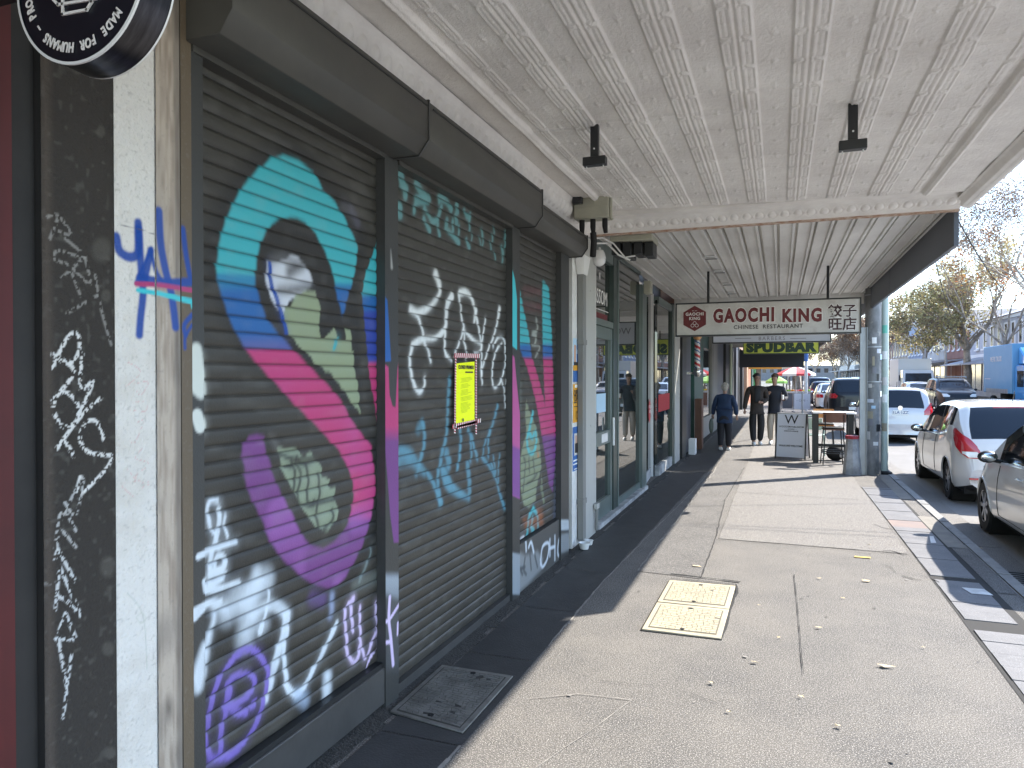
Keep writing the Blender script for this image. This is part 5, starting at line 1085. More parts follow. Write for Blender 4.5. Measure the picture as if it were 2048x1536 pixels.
# bar table, stools, chair
mat('seat_orange', (.62,.27,.07), .4, col2=(.5,.2,.05), nscale=8, stretch=(1,1,5)); mat('seat_brown', (.22,.10,.06), .45, col2=(.18,.08,.05), nscale=8, stretch=(1,1,5)); mat('chair_green', (.26,.36,.31), .45)
tb = thing('bar_table', 'white topped bar table with thick black legs at the kerb', 'table', (.985,15.6,0))
MB().box(-.38,.40,-.30,.30,.97,1.0).build('table_top', 'white_gloss', tb, bevel=.005)
for (a,b) in ((-.32,-.22),(-.32,.22),(.31,-.22),(.31,.22)): MB().box(a-.05,a+.05,b-.03,b+.03,0,.969).build('leg', 'black_metal', tb)
MB().box(-.31,.31,-.02,.02,.30,.36).build('foot_rail', 'black_metal', tb)
def stool(name, label, x, y, rz, mback):
    t = thing(name, label, 'stool', (x,y,0), rz, 'bar stools at the kerbside table')
    for sx in (-1,1):
        for sy in (-1,1): MB().tube([(sx*.20,sy*.19,0),(sx*.155,sy*.15,.68)], .011, 6).build('leg', 'black_metal', t, smooth=True)
    fr_ = MB()
    for z, k in ((.24,.186),(.28,.183)): fr_.tube([(-k,-k,z),(k,-k,z),(k,k,z),(-k,k,z),(-k,-k,z)], .010, 6)
    fr_.build('foot_ring', 'black_metal', t)
    MB().box(-.19,.19,-.19,.18,.68,.705).build('seat', mback, t, bevel=.012, seg=2); MB().box(-.18,.18,-.17,.17,.706,.735).build('cushion', 'black_rubber', t, bevel=.01)
    for sx in (-1,1): MB().tube([(sx*.16,-.17,.69),(sx*.165,-.21,.98)], .010, 6).build('back_post', 'black_metal', t, smooth=True)
    bk = MB(); n = 8
    for i in range(n):
        u0, u1 = -1+2*i/n, -1+2*(i+1)/n; f = lambda u: (u*.20, -.225+.05*u*u)
        (xa,ya),(xb_,yb2) = f(u0), f(u1); bk.hexa([(xa,ya,.83),(xb_,yb2,.83),(xb_,yb2+.012,.83),(xa,ya+.012,.83)], [(xa,ya-.01,1.02),(xb_,yb2-.01,1.02),(xb_,yb2+.002,1.02),(xa,ya+.002,1.02)])
    bk.build('backrest', mback, t, smooth=True); return t
stool('bar_stool', 'bar stool with brown backrest turned to the viewer before the white topped table', .955, 15.05, R(4), 'seat_brown')
stool('bar_stool', 'bar stool with bright orange backrest behind the white topped table', .86, 16.25, R(180), 'seat_orange')
gc_ = thing('metal_chair', 'pale green metal chair between the sandwich board and the bar table', 'chair', (.62,16.6,0), R(160))
for (a,b) in ((-.2,-.2),(.2,-.2),(-.2,.2),(.2,.2)): MB().tube([(a*1.1,b*1.1,0),(a,b,.45)], .013, 6).build('leg', 'chair_green', gc_, smooth=True)
MB().box(-.22,.22,-.22,.22,.45,.47).build('seat', 'chair_green', gc_, bevel=.008); MB().tube([(-.2,-.2,.45),(-.205,-.26,.80),(-.15,-.27,.85),(.15,-.27,.85),(.205,-.26,.80),(.2,-.2,.45)], .013, 6).build('back_frame', 'chair_green', gc_, smooth=True); MB().box(-.15,.15,-.262,-.25,.55,.80).build('back_slat', 'chair_green', gc_)
hb = thing('hand_bag', 'black and white bag lying on the ground beneath the bar table', 'bag', (1.06,15.9,0), R(20))
bgm = MB(); bgm.sphere((0,0,.16),.17,12,1.15,.7,.95); bgm.build('bag_body', 'black_rubber', hb, smooth=True); MB().sphere((.13,-.08,.13),.09,10,1.4,.6,.8).build('white_flap', 'paper_white', hb, smooth=True)
# ---------------------------------------------------------------- cafe screens, posts, fruit stall
def screen(x0, x1, y, z0, z1, m, label):
    t = thing('cafe_screen', label, 'screen', ((x0+x1)/2, y, 0)); h_ = (x1-x0)/2
    MB().box(-h_+.03,h_-.03,-.008,.008,z0+.03,z1-.03).build('canvas', m, t); MB().tube([(-h_,0,z0),(-h_,0,z1),(h_,0,z1),(h_,0,z0),(-h_,0,z0)], .018, 6).build('frame', 'galv', t); MB().box(-h_,-h_+.05,-.25,.25,0,.03).build('foot', 'black_metal', t); MB().box(h_-.05,h_,-.25,.25,0,.03).build('foot', 'black_metal', t)
    return t
a_, b_ = V(1587,800,37), V(1622,800,37); scn = screen(a_[0], b_[0], 37, .12, .92, 'board_grey', 'pale grey cafe screen beyond the sandwich board'); text('~ CAFE ~', .13, 'sign_grey_ink', 'lettering', scn, FACE_S(0,-.012,.55), .001)
a_, b_ = V(1564,800,37.5), V(1586,800,37.5); screen(a_[0], b_[0], 37.5, .12, .9, 'fascia_grey', 'dark blue cafe screen left of the pale one')
MB_ = MB().lathe([(.001,0),(.035,0),(.035,1.05),(.001,1.06)], (V(1605,800,33)[0],33,0), 'z', 10).build('chrome_post', 'galv', smooth=True); tag(MB_, 'thin chrome post in front of the pale cafe screen', 'post')
sp_ = thing('street_post', 'white post with blue top beside the dark awning valance', 'post', (V(1612,750,38.5)[0],38.5,0)); MB().lathe([(.001,0),(.085,0),(.075,2.45),(.001,2.45)], (0,0,0), 'z', 12).build('shaft', 'white_paint', sp_, smooth=True); MB().lathe([(.09,2.451),(.10,2.452),(.10,2.98),(.001,3.0)], (0,0,0), 'z', 12).build('blue_top', 'poster_blue', sp_)
def umbrella(x, y, z, r, cols, label, zt=.42):
    t = thing('market_umbrella', label, 'umbrella', (x,y,0)); n = 8; cm = MB()
    for k in range(n):
        a0, a1 = 2*math.pi*k/n, 2*math.pi*(k+1)/n; cm.m = k % len(cols)
        A, B = (r*math.cos(a0),r*math.sin(a0),z), (r*math.cos(a1),r*math.sin(a1),z); A2, B2 = (r*.5*math.cos(a0),r*.5*math.sin(a0),z+zt*.62), (r*.5*math.cos(a1),r*.5*math.sin(a1),z+zt*.62)
        cm.add([A,B,B2,A2,(0,0,z+zt)], [(0,1,2,3),(3,2,4)]); cm.add([A,B,(B[0],B[1],z-.12),(A[0],A[1],z-.12)], [(0,1,2,3)])
    cm.build('canopy', cols, t); MB().tube([(0,0,0),(0,0,z+zt)], .025, 8).build('pole', 'white_paint', t); return t
mat('umb_red', (.62,.05,.05), .6); mat('umb_white', (.78,.74,.70), .6); mat('umb_green', (.35,.62,.12), .6)
umbrella(V(1592,748,44)[0], 44, 1.86, 1.05, ['umb_red','umb_white'], 'red and white striped market umbrella over the fruit stall')
umbrella(V(1553,760,41)[0], 41, 1.45, .55, ['umb_green'], 'small lime green umbrella left of the striped one', .3)
fs_ = thing('fruit_stall', 'fruit stall with colourful trays under the striped umbrella', 'market stall', (.75,44.5,0))
MB().box(-.9,.8,-.4,.6,0,.75).build('bench', 'seat_brown', fs_); rr = random.Random(2)
cols = [mat('fruit_red',(.6,.05,.03),.5), mat('fruit_yellow',(.75,.6,.05),.5), mat('fruit_green',(.25,.5,.06),.5), mat('fruit_orange',(.8,.32,.02),.5), mat('fruit_pink',(.7,.3,.3),.5)]
for i in range(8):
    xx = -.8+.21*i; tr = MB().box(xx,xx+.19,-.42,.1,.751,.86).build('tray', 'white_paint', fs_); f_ = MB()
    for k in range(12): f_.sphere((xx+rr.uniform(.02,.17), rr.uniform(-.38,.05), .88+rr.random()*.04), .045, 6)
    f_.build('fruit', cols[i%5], tr, smooth=True)
rk = MB()
for i in range(9): rk.box(-.6+i*.17,-.53+i*.17,.3,.35,.9,1.7)
rk.build('hanging_stock', 'sign_grey_ink', fs_)
fsh = thing('fruit_shop', 'open fruit shop with orange and green painted pillars', 'building')
for (ya, yb_, m) in ((38.6,40.2,'black_metal'),(44.0,46.5,mat('pillar_orange',(.36,.22,.14),.7)),(47,49.4,mat('pillar_rust',(.32,.12,.07),.7)),(52,55,'green_shop'),(58,62,mat('pillar_green',(.08,.3,.1),.6))): MB().box(-2.8,-1.8,ya,yb_,0,3.0).build('pillar', m, fsh)
MB().box(-2.9,-2.1,38,90,0,3.1).build('shop_core', mat('lit_wall',(.3,.26,.22),.8), fsh); MB().box(-2.9,-2.05,38,140,3.2,8).build('upper_wall', 'brick_upper', fsh); MB().box(-1.9,.1,46,46.1,2.15,2.6).build('orange_sign', mat('sign_orange',(.5,.25,.03),.6), fsh)
MB().box(-2.0,1.3,60,110,2.75,3.1).build('awning_deck', 'soffit_white', fsh)
# ---------------------------------------------------------------- wires
wr = thing('overhead_wires', 'thin black overhead wires crossing the road from the utility pole', 'wires')
def wire(a, b, sag, r=.009):
    a = Vector(a); b = Vector(b); n = 14; MB().tube([tuple(a.lerp(b, i/n)-Vector((0,0,sag*4*(i/n)*(1-i/n)))) for i in range(n+1)], r, 5, False).build('wire', 'wire', wr)
wire((1.6,13.9,7.4),(15.8,15.0,6.6),.25); wire((1.5,13.95,7.4),(15.9,14.2,6.4),.25); wire((2.0,13.9,7.3),(15.8,20,6.9),.3)
wire((1.5,13.9,7.35),(15.8,60,7.2),1.1,.02); wire((1.6,13.9,8.2),(14.5,74,6.6),.9,.02); wire((15.9,30,7.2),(15.9,72,6.3),.7,.018); wire((1.5,13.9,7.6),(1.6,60,7.6),.9,.014); wire((2.1,13.9,7.6),(2.2,60,7.6),.9,.014)
# ================================================================ cars
for nm, c in (('paint_white',(.66,.65,.63)),('paint_silver',(.70,.70,.68)),('paint_lightsilver',(.48,.49,.52)),('paint_black',(.012,.013,.017)),('paint_navy',(.02,.03,.06)),('paint_grey',(.2,.2,.21)),('paint_blue',(.05,.32,.72))):
    mat(nm, c, .28, .12 if 'silver' in nm or 'grey' in nm else 0, coat=.25 if 'black' in nm or 'navy' in nm else 1.0, spec=.25 if 'black' in nm or 'navy' in nm else .5)
mat('tyre', (.02,.02,.02), .85); mat('rim', (.5,.5,.52), .35, .8); mat('rim_dark', (.03,.03,.03), .6); mat('lamp_red', (.45,.01,.02), .12, coat=1); mat('lamp_clear', (.75,.75,.72), .1, coat=1); mat('lamp_orange', (.7,.25,.05), .15)
mat('trim_black', (.015,.015,.016), .5); mat('plate', (.75,.77,.74), .45); mat('plate_ink', (.02,.05,.2), .5); mat('under', (.01,.01,.01), .95)
def interp(pts, s): return np.interp(s, [p[0] for p in pts], [p[1] for p in pts])
def smooth_prof(pts, n=200):
    P = np.array(pts, float); out = []
    for i in range(len(P)-1):
        p0, p1, p2, p3 = P[max(i-1,0)], P[i], P[i+1], P[min(i+2,len(P)-1)]
        for k in range(10):
            t = k/10; q = .5*((2*p1)+(-p0+p2)*t+(2*p0-5*p1+4*p2-p3)*t*t+(-p0+3*p1-3*p2+p3)*t**3); q[0] = min(max(q[0], p1[0]), p2[0]); out.append(q)
    out.append(P[-1]); return np.array(out)
STY = {
 'hatch': dict(L=3.98, W=1.70, H=1.45, rw=.30, ax=(.72,3.24), top=[(0,.52),(.015,.62),(.04,.80),(.10,.96),(.30,1.22),(.46,1.385),(.60,1.425),(1.2,1.455),(1.9,1.45),(2.35,1.39),(2.75,1.18),(3.05,.98),(3.20,.93),(3.6,.85),(3.85,.72),(3.96,.55)],
        belt=[(0,.50),(.08,.92),(.45,1.10),(.75,1.10),(1.0,1.0),(1.4,.94),(2.6,.87),(3.1,.86),(3.96,.5)], gl=(.52,2.72), bp=(1.62,), rg=(.09,.44), wg=(2.33,3.06)),
 'jazz': dict(L=3.95, W=1.70, H=1.52, rw=.30, ax=(.62,3.16), top=[(0,.52),(.012,.64),(.03,.86),(.07,1.0),(.20,1.26),(.32,1.44),(.48,1.495),(1.2,1.525),(1.9,1.50),(2.4,1.40),(2.9,1.15),(3.2,.97),(3.6,.86),(3.85,.72),(3.94,.55)],
        belt=[(0,.50),(.06,.92),(.5,1.0),(1.2,.96),(2.6,.90),(3.1,.88),(3.94,.5)], gl=(.45,2.85), bp=(1.5,), rg=(.055,.31), wg=(2.38,3.18)),
 'sedan': dict(L=4.55, W=1.79, H=1.47, rw=.32, ax=(.98,3.63), top=[(0,.5),(.015,.70),(.05,.98),(.15,1.04),(.45,1.06),(.85,1.24),(1.3,1.42),(1.9,1.47),(2.5,1.45),(2.9,1.35),(3.35,1.08),(3.6,.97),(4.1,.88),(4.4,.76),(4.54,.52)],
        belt=[(0,.48),(.05,.92),(.6,.98),(1.5,.95),(3.0,.90),(3.6,.90),(4.54,.5)], gl=(.75,3.35), bp=(1.95,), rg=(.5,1.22), wg=(2.88,3.55)),
 'suv': dict(L=4.65, W=1.90, H=1.75, rw=.37, ax=(.9,3.65), top=[(0,.55),(.012,.78),(.03,1.08),(.07,1.16),(.22,1.45),(.35,1.66),(.5,1.72),(1.3,1.76),(2.1,1.74),(2.6,1.64),(3.1,1.32),(3.3,1.18),(3.5,1.14),(4.1,1.06),(4.45,.95),(4.58,.78),(4.64,.55)],
        belt=[(0,.5),(.05,1.08),(.6,1.15),(1.5,1.12),(3.0,1.06),(3.4,1.05),(4.64,.5)], gl=(.42,3.12), bp=(1.9,), rg=(.055,.33), wg=(2.58,3.34)),
}
def wheel(parent, x, y, z, r, side, dark=False):
    t = MB(); w_ = .10; t.lathe([(r*.62,-w_),(r*.92,-w_),(r,-w_*.7),(r,w_*.7),(r*.92,w_),(r*.62,w_)], (0,0,0), 'x', 32)
    ty = t.build('wheel', 'tyre', parent, smooth=True); ty.location = (x, y, z)
    m = MB(); o_ = side*w_*.82; m.lathe([(r*.60,o_*1.12),(r*.64,o_*1.18),(r*.66,o_*1.02)], (0,0,0), 'x', 28)
    for k in range(7):
        a = 2*math.pi*k/7
        c_, s_ = math.cos(a), math.sin(a); p0 = Vector((o_*1.1, r*.08*c_, r*.08*s_)); p1 = Vector((o_*1.08, r*.62*c_, r*.62*s_)); q_ = Vector((0,-s_,c_))*r*.055; q2 = q_*1.5; th = Vector((-side*.02,0,0))
        m.hexa([p0-q_, p1-q2, p1+q2, p0+q_], [p0-q_+th, p1-q2+th, p1+q2+th, p0+q_+th])
    m.lathe([(.001,o_*1.22),(r*.12,o_*1.2),(r*.15,o_*1.0)], (0,0,0), 'x', 14); m.build('rim', 'rim', ty)
    d = MB(); d.lathe([(.001,o_*.6),(r*.63,o_*.6)], (0,0,0), 'x', 20); d.build('brake_disc', 'rim_dark', ty)
    return ty
def car(name, label, cat, style, paint, loc, rz=0, fine=1, group=None, plate_txt=None, taillamps='hatch', clear=False, rack=False, x3=False):
    S = STY[style]; L, Wd, H, rw, axs = S['L'], S['W'], S['H'], S['rw'], S['ax']
    root = thing(name, label, cat, loc, rz, group)
    tp_ = smooth_prof(S['top']); d = np.r_[0, np.cumsum(np.hypot(np.diff(tp_[:,0]), np.diff(tp_[:,1])))]
    ns = int(110*fine); sl = np.linspace(0, d[-1], ns); ys_ = np.interp(sl, d, tp_[:,0]); zt = np.interp(sl, d, tp_[:,1])
    # fill where top is flat but body long is fine; belt and plan
    zbelt = np.minimum(interp(S['belt'], ys_), zt-.004); gh = zt-zbelt
    e = np.minimum(ys_/.34, (L-ys_)/.85); plan = Wd/2*(1-.20*np.clip(1-e, 0, 1)**2.2)
    plan = plan*(1+.012*np.exp(-((ys_-axs[0])/.45)**2)+.012*np.exp(-((ys_-axs[1])/.45)**2))
    zb = .20+.06*np.clip(1-np.minimum(ys_/.25, (L-ys_)/.5), 0, 1)**1.5
    # control ring
    bands = [(0,.0),(.0,.0)]
    def ring(i):
        w_, b_, be, t_, g_ = plan[i], zb[i], zbelt[i], zt[i], gh[i]; hh = be-b_
        tum = .30*g_; tw = max(.02, w_*.93-tum)
        c = [(0,b_),(w_*.86,b_),(w_*.955,b_+.05),(w_*.99,b_+.25*hh),(w_,b_+.52*hh),(w_*.985,b_+.80*hh),(w_*.955,be-.0),(w_*.94,be+.02*min(1,g_*4)),(tw+.035*min(1,g_*3),t_-.14*g_-.0),(tw-.01,t_-.03*min(1,g_*3)),(tw-.08*min(1,g_*3)-.02,t_+.004),(tw*.5,t_+.020),(0,t_+.026)]
        return c
    nb_ = [2,1,5,6,6,4,2,int(10),2,2,6,6]; nb_ = [max(1, int(round(k*fine))) for k in nb_]
    rows = []; bidx = []
    for i in range(ns):
        c = ring(i); pts = []
        for k in range(len(c)-1):
            for q in range(nb_[k]):
                t_ = q/nb_[k]; 
                p0, p1, p2, p3 = c[max(k-1,0)], c[k], c[k+1], c[min(k+2,len(c)-1)]
                if 2 <= k <= 4: p_ = tuple(.5*((2*p1[a])+(-p0[a]+p2[a])*t_+(2*p0[a]-5*p1[a]+4*p2[a]-p3[a])*t_*t_+(-p0[a]+3*p1[a]-3*p2[a]+p3[a])*t_**3) for a in (0,1))
                else: p_ = (p1[0]*(1-t_)+p2[0]*t_, p1[1]*(1-t_)+p2[1]*t_)
                pts.append(p_)
                if i == 0: bidx.append(k)
        pts.append(c[-1]); rows.append(pts)
    m_ = len(rows[0]); A = np.array(rows)          # ns x m x 2
    X = A[:,:,0]; Zz = A[:,:,1]; Y = np.repeat(ys_[:,None], m_, 1)
    # rounding of nose and tail in plan (surface pulled back towards the sides)
    xr = np.abs(X)/(Wd/2); Y = Y+(xr**2.5)*.10*np.exp(-Y/.25)-(xr**2.5)*.16*np.exp(-(L-Y)/.35)
    groups = {k: MB() for k in ('body','side_window','rear_window','windscreen','lamp_rear','lamp_front','trim')}
    def vtx(i, j, sg): return (sg*X[i,j], Y[i,j]-L/2, Zz[i,j])
    vid = {}
    for sg in (-1, 1):
        for i in range(ns-1):
            for j in range(m_-1):
                k = bidx[j]; y_ = (Y[i,j]+Y[i+1,j+1])/2; z_ = (Zz[i,j]+Zz[i+1,j+1])/2; x_ = (X[i,j]+X[i+1,j+1])/2
                g = 'body'; s_ = ys_[i]
                if k in (7,) and S['gl'][0] < y_ < S['gl'][1] and gh[i] > .05:
                    bp_ = any(abs(y_-b-.12*(z_-1)) < .035 for b in S['bp']); g = 'trim' if bp_ else 'side_window'
                if k in (10,11) and S['rg'][0] <= s_ < S['rg'][1] and not (k == 10 and (j-bidx.index(10)) < 1): g = 'rear_window'
                if k in (10,11) and S['wg'][0] <= s_ < S['wg'][1] and not (k == 10 and (j-bidx.index(10)) < 1): g = 'windscreen'
                if k in (9,) and S['rg'][0] <= s_ < S['rg'][1]: g = 'trim' if k == 9 and fine < 1 else 'body'
                if k < 7 and any((y_-a)**2+(z_-rw)**2 < (rw+.045)**2 for a in axs): continue
                if y_ > L-.25 and x_ < .45*Wd/1.7 and .32*H/1.47 < z_ < .62*H/1.47 and k >= 3: g = 'trim'
                if k in (0,1) : g = 'trim'
                mb_ = groups[g]; ids = []
                for (a,b) in ((i,j),(i,j+1),(i+1,j+1),(i+1,j)):
                    key = (g,a,b,sg if X[a,b] > 1e-6 else 0)
                    if key not in vid: vid[key] = len(mb_.v); mb_.v.append(vtx(a,b,sg))
                    ids.append(vid[key])
                if len(set(ids)) >= 3: mb_.f.append(tuple(ids)); mb_.mi.append(0)
    # end caps
    for i in (0, ns-1):
        for sg in (-1,1):
            mb_ = groups['body']; c0 = (0, Y[i,0]-L/2, float((Zz[i].min()+Zz[i].max())/2)); vs = [c0]+[vtx(i,j,sg) for j in range(m_)]
            mb_.add(vs, [(0,j+1,j+2) for j in range(m_-1)])
    body = None
    names = dict(body=('body',paint), side_window=('side_window','clear_glass' if clear else 'car_glass'), rear_window=('rear_window','car_glass'), windscreen=('windscreen','car_glass'), lamp_rear=('tail_lamps','lamp_red'), lamp_front=('headlamps','lamp_clear'), trim=('trim','trim_black'))
    for g, mb_ in groups.items():
        if not mb_.f: continue
        if g in ('side_window','lamp_rear','lamp_front'):       # one object per side
            for sg in (-1,1):
                sub = MB(); fs2 = [f for f in mb_.f if (sum(mb_.v[a][0] for a in f) > 0) == (sg > 0)]
                ren = {}; 
                for f in fs2:
                    for a in f:
                        if a not in ren: ren[a] = len(sub.v); sub.v.append(mb_.v[a])
                    sub.f.append(tuple(ren[a] for a in f)); sub.mi.append(0)
                if sub.f: sub.build(names[g][0].rstrip('s'), names[g][1], root, smooth=True, angle=55)
        else:
            o_ = mb_.build(names[g][0], names[g][1], root, smooth=True, angle=50)
            if g == 'body': body = o_
    for a in axs:
        for sg in (-1,1):
            wheel(root, sg*(Wd/2-.115), a-L/2, rw, rw, sg)
            lip = MB(); n = 18; R_ = rw+.042
            P_ = []
            for k in range(n+1):
                t_ = math.pi*(-.06+1.12*k/n); yy_, zz_ = a+R_*math.cos(t_), rw+R_*math.sin(t_)
                ii = int(np.argmin(np.abs(ys_-yy_))); pr_ = A[ii]; 
                half = pr_[: int(np.argmax(pr_[:,1] > zbelt[ii]-.01)) or m_]
                xx_ = float(np.interp(zz_, half[:,1], half[:,0])) if len(half) > 2 else Wd/2
                P_.append((sg*(xx_-.004), yy_-L/2, zz_))
            lip.tube(P_, .014, 6); lip.build('arch_lip', paint if fine >= 1 else 'trim_black', root, smooth=True)
            MB().lathe([(.02,sg*(Wd/2-.34)),(R_,sg*(Wd/2-.34)),(R_,sg*(Wd/2-.03))], (0,a-L/2,rw), 'x', 24).build('wheel_well', 'under', root)
    MB().box(-Wd/2+.12, Wd/2-.12, -L/2+.15, L/2-.15, .17, .32).build('underside', 'under', root)
    # mirrors
    yA = S['wg'][1]-.42-L/2; zb_ = float(interp(S['belt'], S['wg'][1]-.4))
    for sg in (-1,1):
        mm = MB(); mm.sphere((sg*(Wd/2+.085), yA, zb_+.075), .095, 14, 1.05, .62, .72); mi_ = mm.build('mirror', paint if style != 'hatch' else 'trim_black', root, smooth=True); MB().sphere((sg*(Wd/2+.085), yA-.052, zb_+.075), .074, 14, 1.05, .12, .66).build('mirror_glass', mat('mirror', (.6,.65,.68), .03, 1) if 'mirror' not in MATS else 'mirror', mi_, smooth=True)
        MB().tube([(sg*(Wd/2-.06), yA+.02, zb_+.02),(sg*(Wd/2+.03), yA, zb_+.04)], .022, 8).build('mirror_arm', 'trim_black', mi_)
        # door seams and handles along the flank
        def flank(y_, z_):
            ii = int(np.argmin(np.abs(ys_-y_))); pr_ = A[ii]; cut = int(np.argmax(pr_[:,1] > zbelt[ii]-.005)) or m_; return (sg*(float(np.interp(z_, pr_[2:cut,1], pr_[2:cut,0]))+.0015), y_-L/2, z_)
        sm = MB()
        for ysm in ([S['wg'][1]-.45] + [S['bp'][0]] if fine < 1 or x3 else [S['wg'][1]-.45, S['bp'][0]]):
            sm.tube([flank(ysm, z_) for z_ in np.linspace(.30, float(interp(S['belt'], ysm))-.02, 9)], .0045, 5)
        sm.tube([flank(y_, .30) for y_ in np.linspace(S['bp'][0], S['wg'][1]-.45, 9)], .0045, 5)
        sm.build('door_seam', 'trim_black', root)
        hd = MB(); f0 = flank(S['bp'][0]+.14, .80*H/1.47); hd.tube([f0, tuple(Vector(flank(S['bp'][0]+.17, .80*H/1.47))+Vector((sg*.02,0,0))), tuple(Vector(flank(S['bp'][0]+.30, .80*H/1.47))+Vector((sg*.02,0,0))), flank(S['bp'][0]+.33, .80*H/1.47)], .010, 6); hd.build('door_handle', paint, root, smooth=True)
    # lamps: curved patches wrapped round the body corners
    def rnd_y(y_, x_): xr_ = abs(x_)/(Wd/2); return y_+(xr_**2.5)*.10*math.exp(-y_/.25)-(xr_**2.5)*.16*math.exp(-(L-y_)/.35)
    def side_x(y_, z_):
        ii = int(np.clip(np.searchsorted(ys_, y_), 0, ns-1)); pr_ = A[ii]; top_ = int(np.argmax(pr_[:,1])); zz = np.maximum.accumulate(pr_[2:top_,1]); return float(np.interp(z_, zz, pr_[2:top_,0]))
    def lamp_patch(nm, m_, zt_, front, sg, off=.006):
        mb_ = MB(); nz_, na = 14, 12; z0_, z1_ = zt_[0][0], zt_[-1][0]; half = ns//2
        for q in range(nz_+1):
            z_ = z0_+(z1_-z0_)*q/nz_; A_ = float(np.interp(z_, [p[0] for p in zt_], [p[1] for p in zt_])); B_ = float(np.interp(z_, [p[0] for p in zt_], [p[2] for p in zt_]))
            if front: ye = float(np.interp(-z_, -np.minimum.accumulate(zt[half:]), ys_[half:]))
            else: ye = float(np.interp(z_, np.maximum.accumulate(zt[:half]), ys_[:half]))
            sgn = -1 if front else 1
            xc_ = side_x(ye+sgn*.05, min(z_, float(np.interp(ye+sgn*.05, ys_, zbelt))-.01))
            for p in range(na+1):
                a_ = A_+(B_-A_)*p/na
                if a_ <= 0: x_ = xc_+a_-.012; y_ = rnd_y(ye, x_)-sgn*off
                else: y0__ = ye+sgn*(a_+.03); x_ = side_x(y0__, z_)+off; y_ = rnd_y(y0__, x_)-sgn*.03
                mb_.v.append((sg*x_, y_-L/2, z_))
        for q in range(nz_):
            for p in range(na): i_ = q*(na+1)+p; mb_.f.append((i_, i_+1, i_+na+2, i_+na+1)); mb_.mi.append(0)
        return mb_.build(nm, m_, root, smooth=True, angle=70)
    kz = H/1.47
    RL = {'hatch': [(.68,-.24,-.04),(.76,-.20,.06),(.86,-.15,.15),(.96,-.09,.20),(1.04,.02,.20),(1.09,.10,.17)], 'jazz': [(.80,-.16,.06),(.9,-.15,.12),(1.0,-.10,.14),(1.12,-.03,.12)], 'sedan': [(.74,-.26,.14),(.84,-.26,.20),(.92,-.22,.22)], 'suv': [(.92,-.16,.10),(1.02,-.2,.2),(1.12,-.12,.22)]}[style]
    FL = {'hatch': [(.62,-.12,.20),(.70,-.26,.34),(.76,-.12,.42)], 'jazz': [(.64,-.12,.2),(.74,-.25,.35),(.80,-.1,.42)], 'sedan': [(.60,-.26,.2),(.68,-.34,.3),(.74,-.2,.36)], 'suv': [(.78,-.3,.08),(.86,-.34,.16),(.94,-.3,.2)]}[style]
    for sg in (-1, 1):
        lamp_patch('tail_lamp', 'lamp_red', RL, False, sg)
        lamp_patch('headlamp', 'lamp_clear', FL, True, sg)
        if style == 'hatch': lamp_patch('reverse_lamp', 'lamp_clear', [(.695,-.21,-.05),(.745,-.18,.02),(.775,-.15,.02)], False, sg, .010)
    # number plate, badge, wiper, rear details
    fz = .86 if style == 'jazz' else (.50 if style != 'sedan' else .62)
    yr = -L/2-.004 if style != 'jazz' else -L/2+.02
    pl = MB().box(-.186,.186,yr-.012,yr,fz-.065,fz+.065).build('rear_plate', 'plate', root, bevel=.004)
    if plate_txt: text(plate_txt, .105, 'plate_ink', 'plate_number', pl, FACE_S(0, yr-.0135, fz), .0005, bold=.001)
    MB().box(-.186,.186,L/2+.0,L/2+.012,.36,.47).build('front_plate', 'plate', root)
    if rack:
        for sg in (-1,1): MB().tube([(sg*.6,-.9,1.76),(sg*.62,-.8,1.82),(sg*.62,.5,1.82),(sg*.6,.6,1.75)], .022, 6).build('roof_rail', 'galv', root)
        MB().box(-.66,.66,-.3,-.22,1.83,1.86).build('roof_bar', 'galv', root); MB().box(-.66,.66,.3,.38,1.83,1.86).build('roof_bar', 'galv', root)
    if fine >= 1:
        ay = .62-L/2+.15; MB().tube([(0,ay,H-.02),(0,ay-.03,H+.03),(0,ay-.12,H+.17)], .006, 6).build('aerial', 'trim_black', root)
    return root
ROADZ = -.14
wc = car('white_hatchback', 'white three door hatchback parked at the kerb, nearest complete car', 'car', 'hatch', 'paint_white', (3.20, 11.72+1.99, ROADZ), 0, 1.7, 'cars parked along the near kerb', x3=True)
for sg in (-1,1): MB().box(sg*.55-.13 if sg > 0 else -.70, sg*.55+.15 if sg > 0 else -.42, -2.012+.012, -1.985+.012, .385, .415).build('reflector', 'lamp_red', wc, bevel=.004)
MB().box(-.32,.32,-1.555,-1.50,1.375,1.40).build('brake_light', 'lamp_red', wc, bevel=.004); MB().hexa([(-.24,-1.62,1.295),(.24,-1.62,1.295),(.24,-1.61,1.33),(-.24,-1.61,1.33)],[(-.24,-1.6,1.29),(.24,-1.6,1.29),(.24,-1.59,1.325),(-.24,-1.59,1.325)]).build('window_sticker', 'paper_white', wc)
scar = car('silver_hatchback', 'silver hatchback cut off by the right edge of the picture', 'car', 'hatch', 'paint_silver', (3.11, 9.98-1.25, ROADZ), 0, 1.7, 'cars parked along the near kerb', clear=True)
jz = car('light_silver_hatchback', 'light silver hatchback seen from behind, right of the grey pole', 'car', 'jazz', 'paint_lightsilver', (3.07, 22.0+1.97, ROADZ), 0, 1.0, 'cars parked along the near kerb', plate_txt='1LA\u00b71ZZ')
MB().lathe([(.001,-1.955),(.06,-1.955),(.06,-1.94)], (0,0,.985), 'y', 16).build('badge', 'chrome', jz); MB().tube([(0,-1.87,1.03),(-.25,-1.80,1.12),(-.42,-1.76,1.16)], .008, 5).build('wiper', 'trim_black', jz)
car('black_suv', 'black parked car reflecting blue sky, just left of the grey pole', 'car', 'suv', 'paint_black', (2.90, 33.3+2.3, ROADZ), 0, .6, 'cars parked along the near kerb')
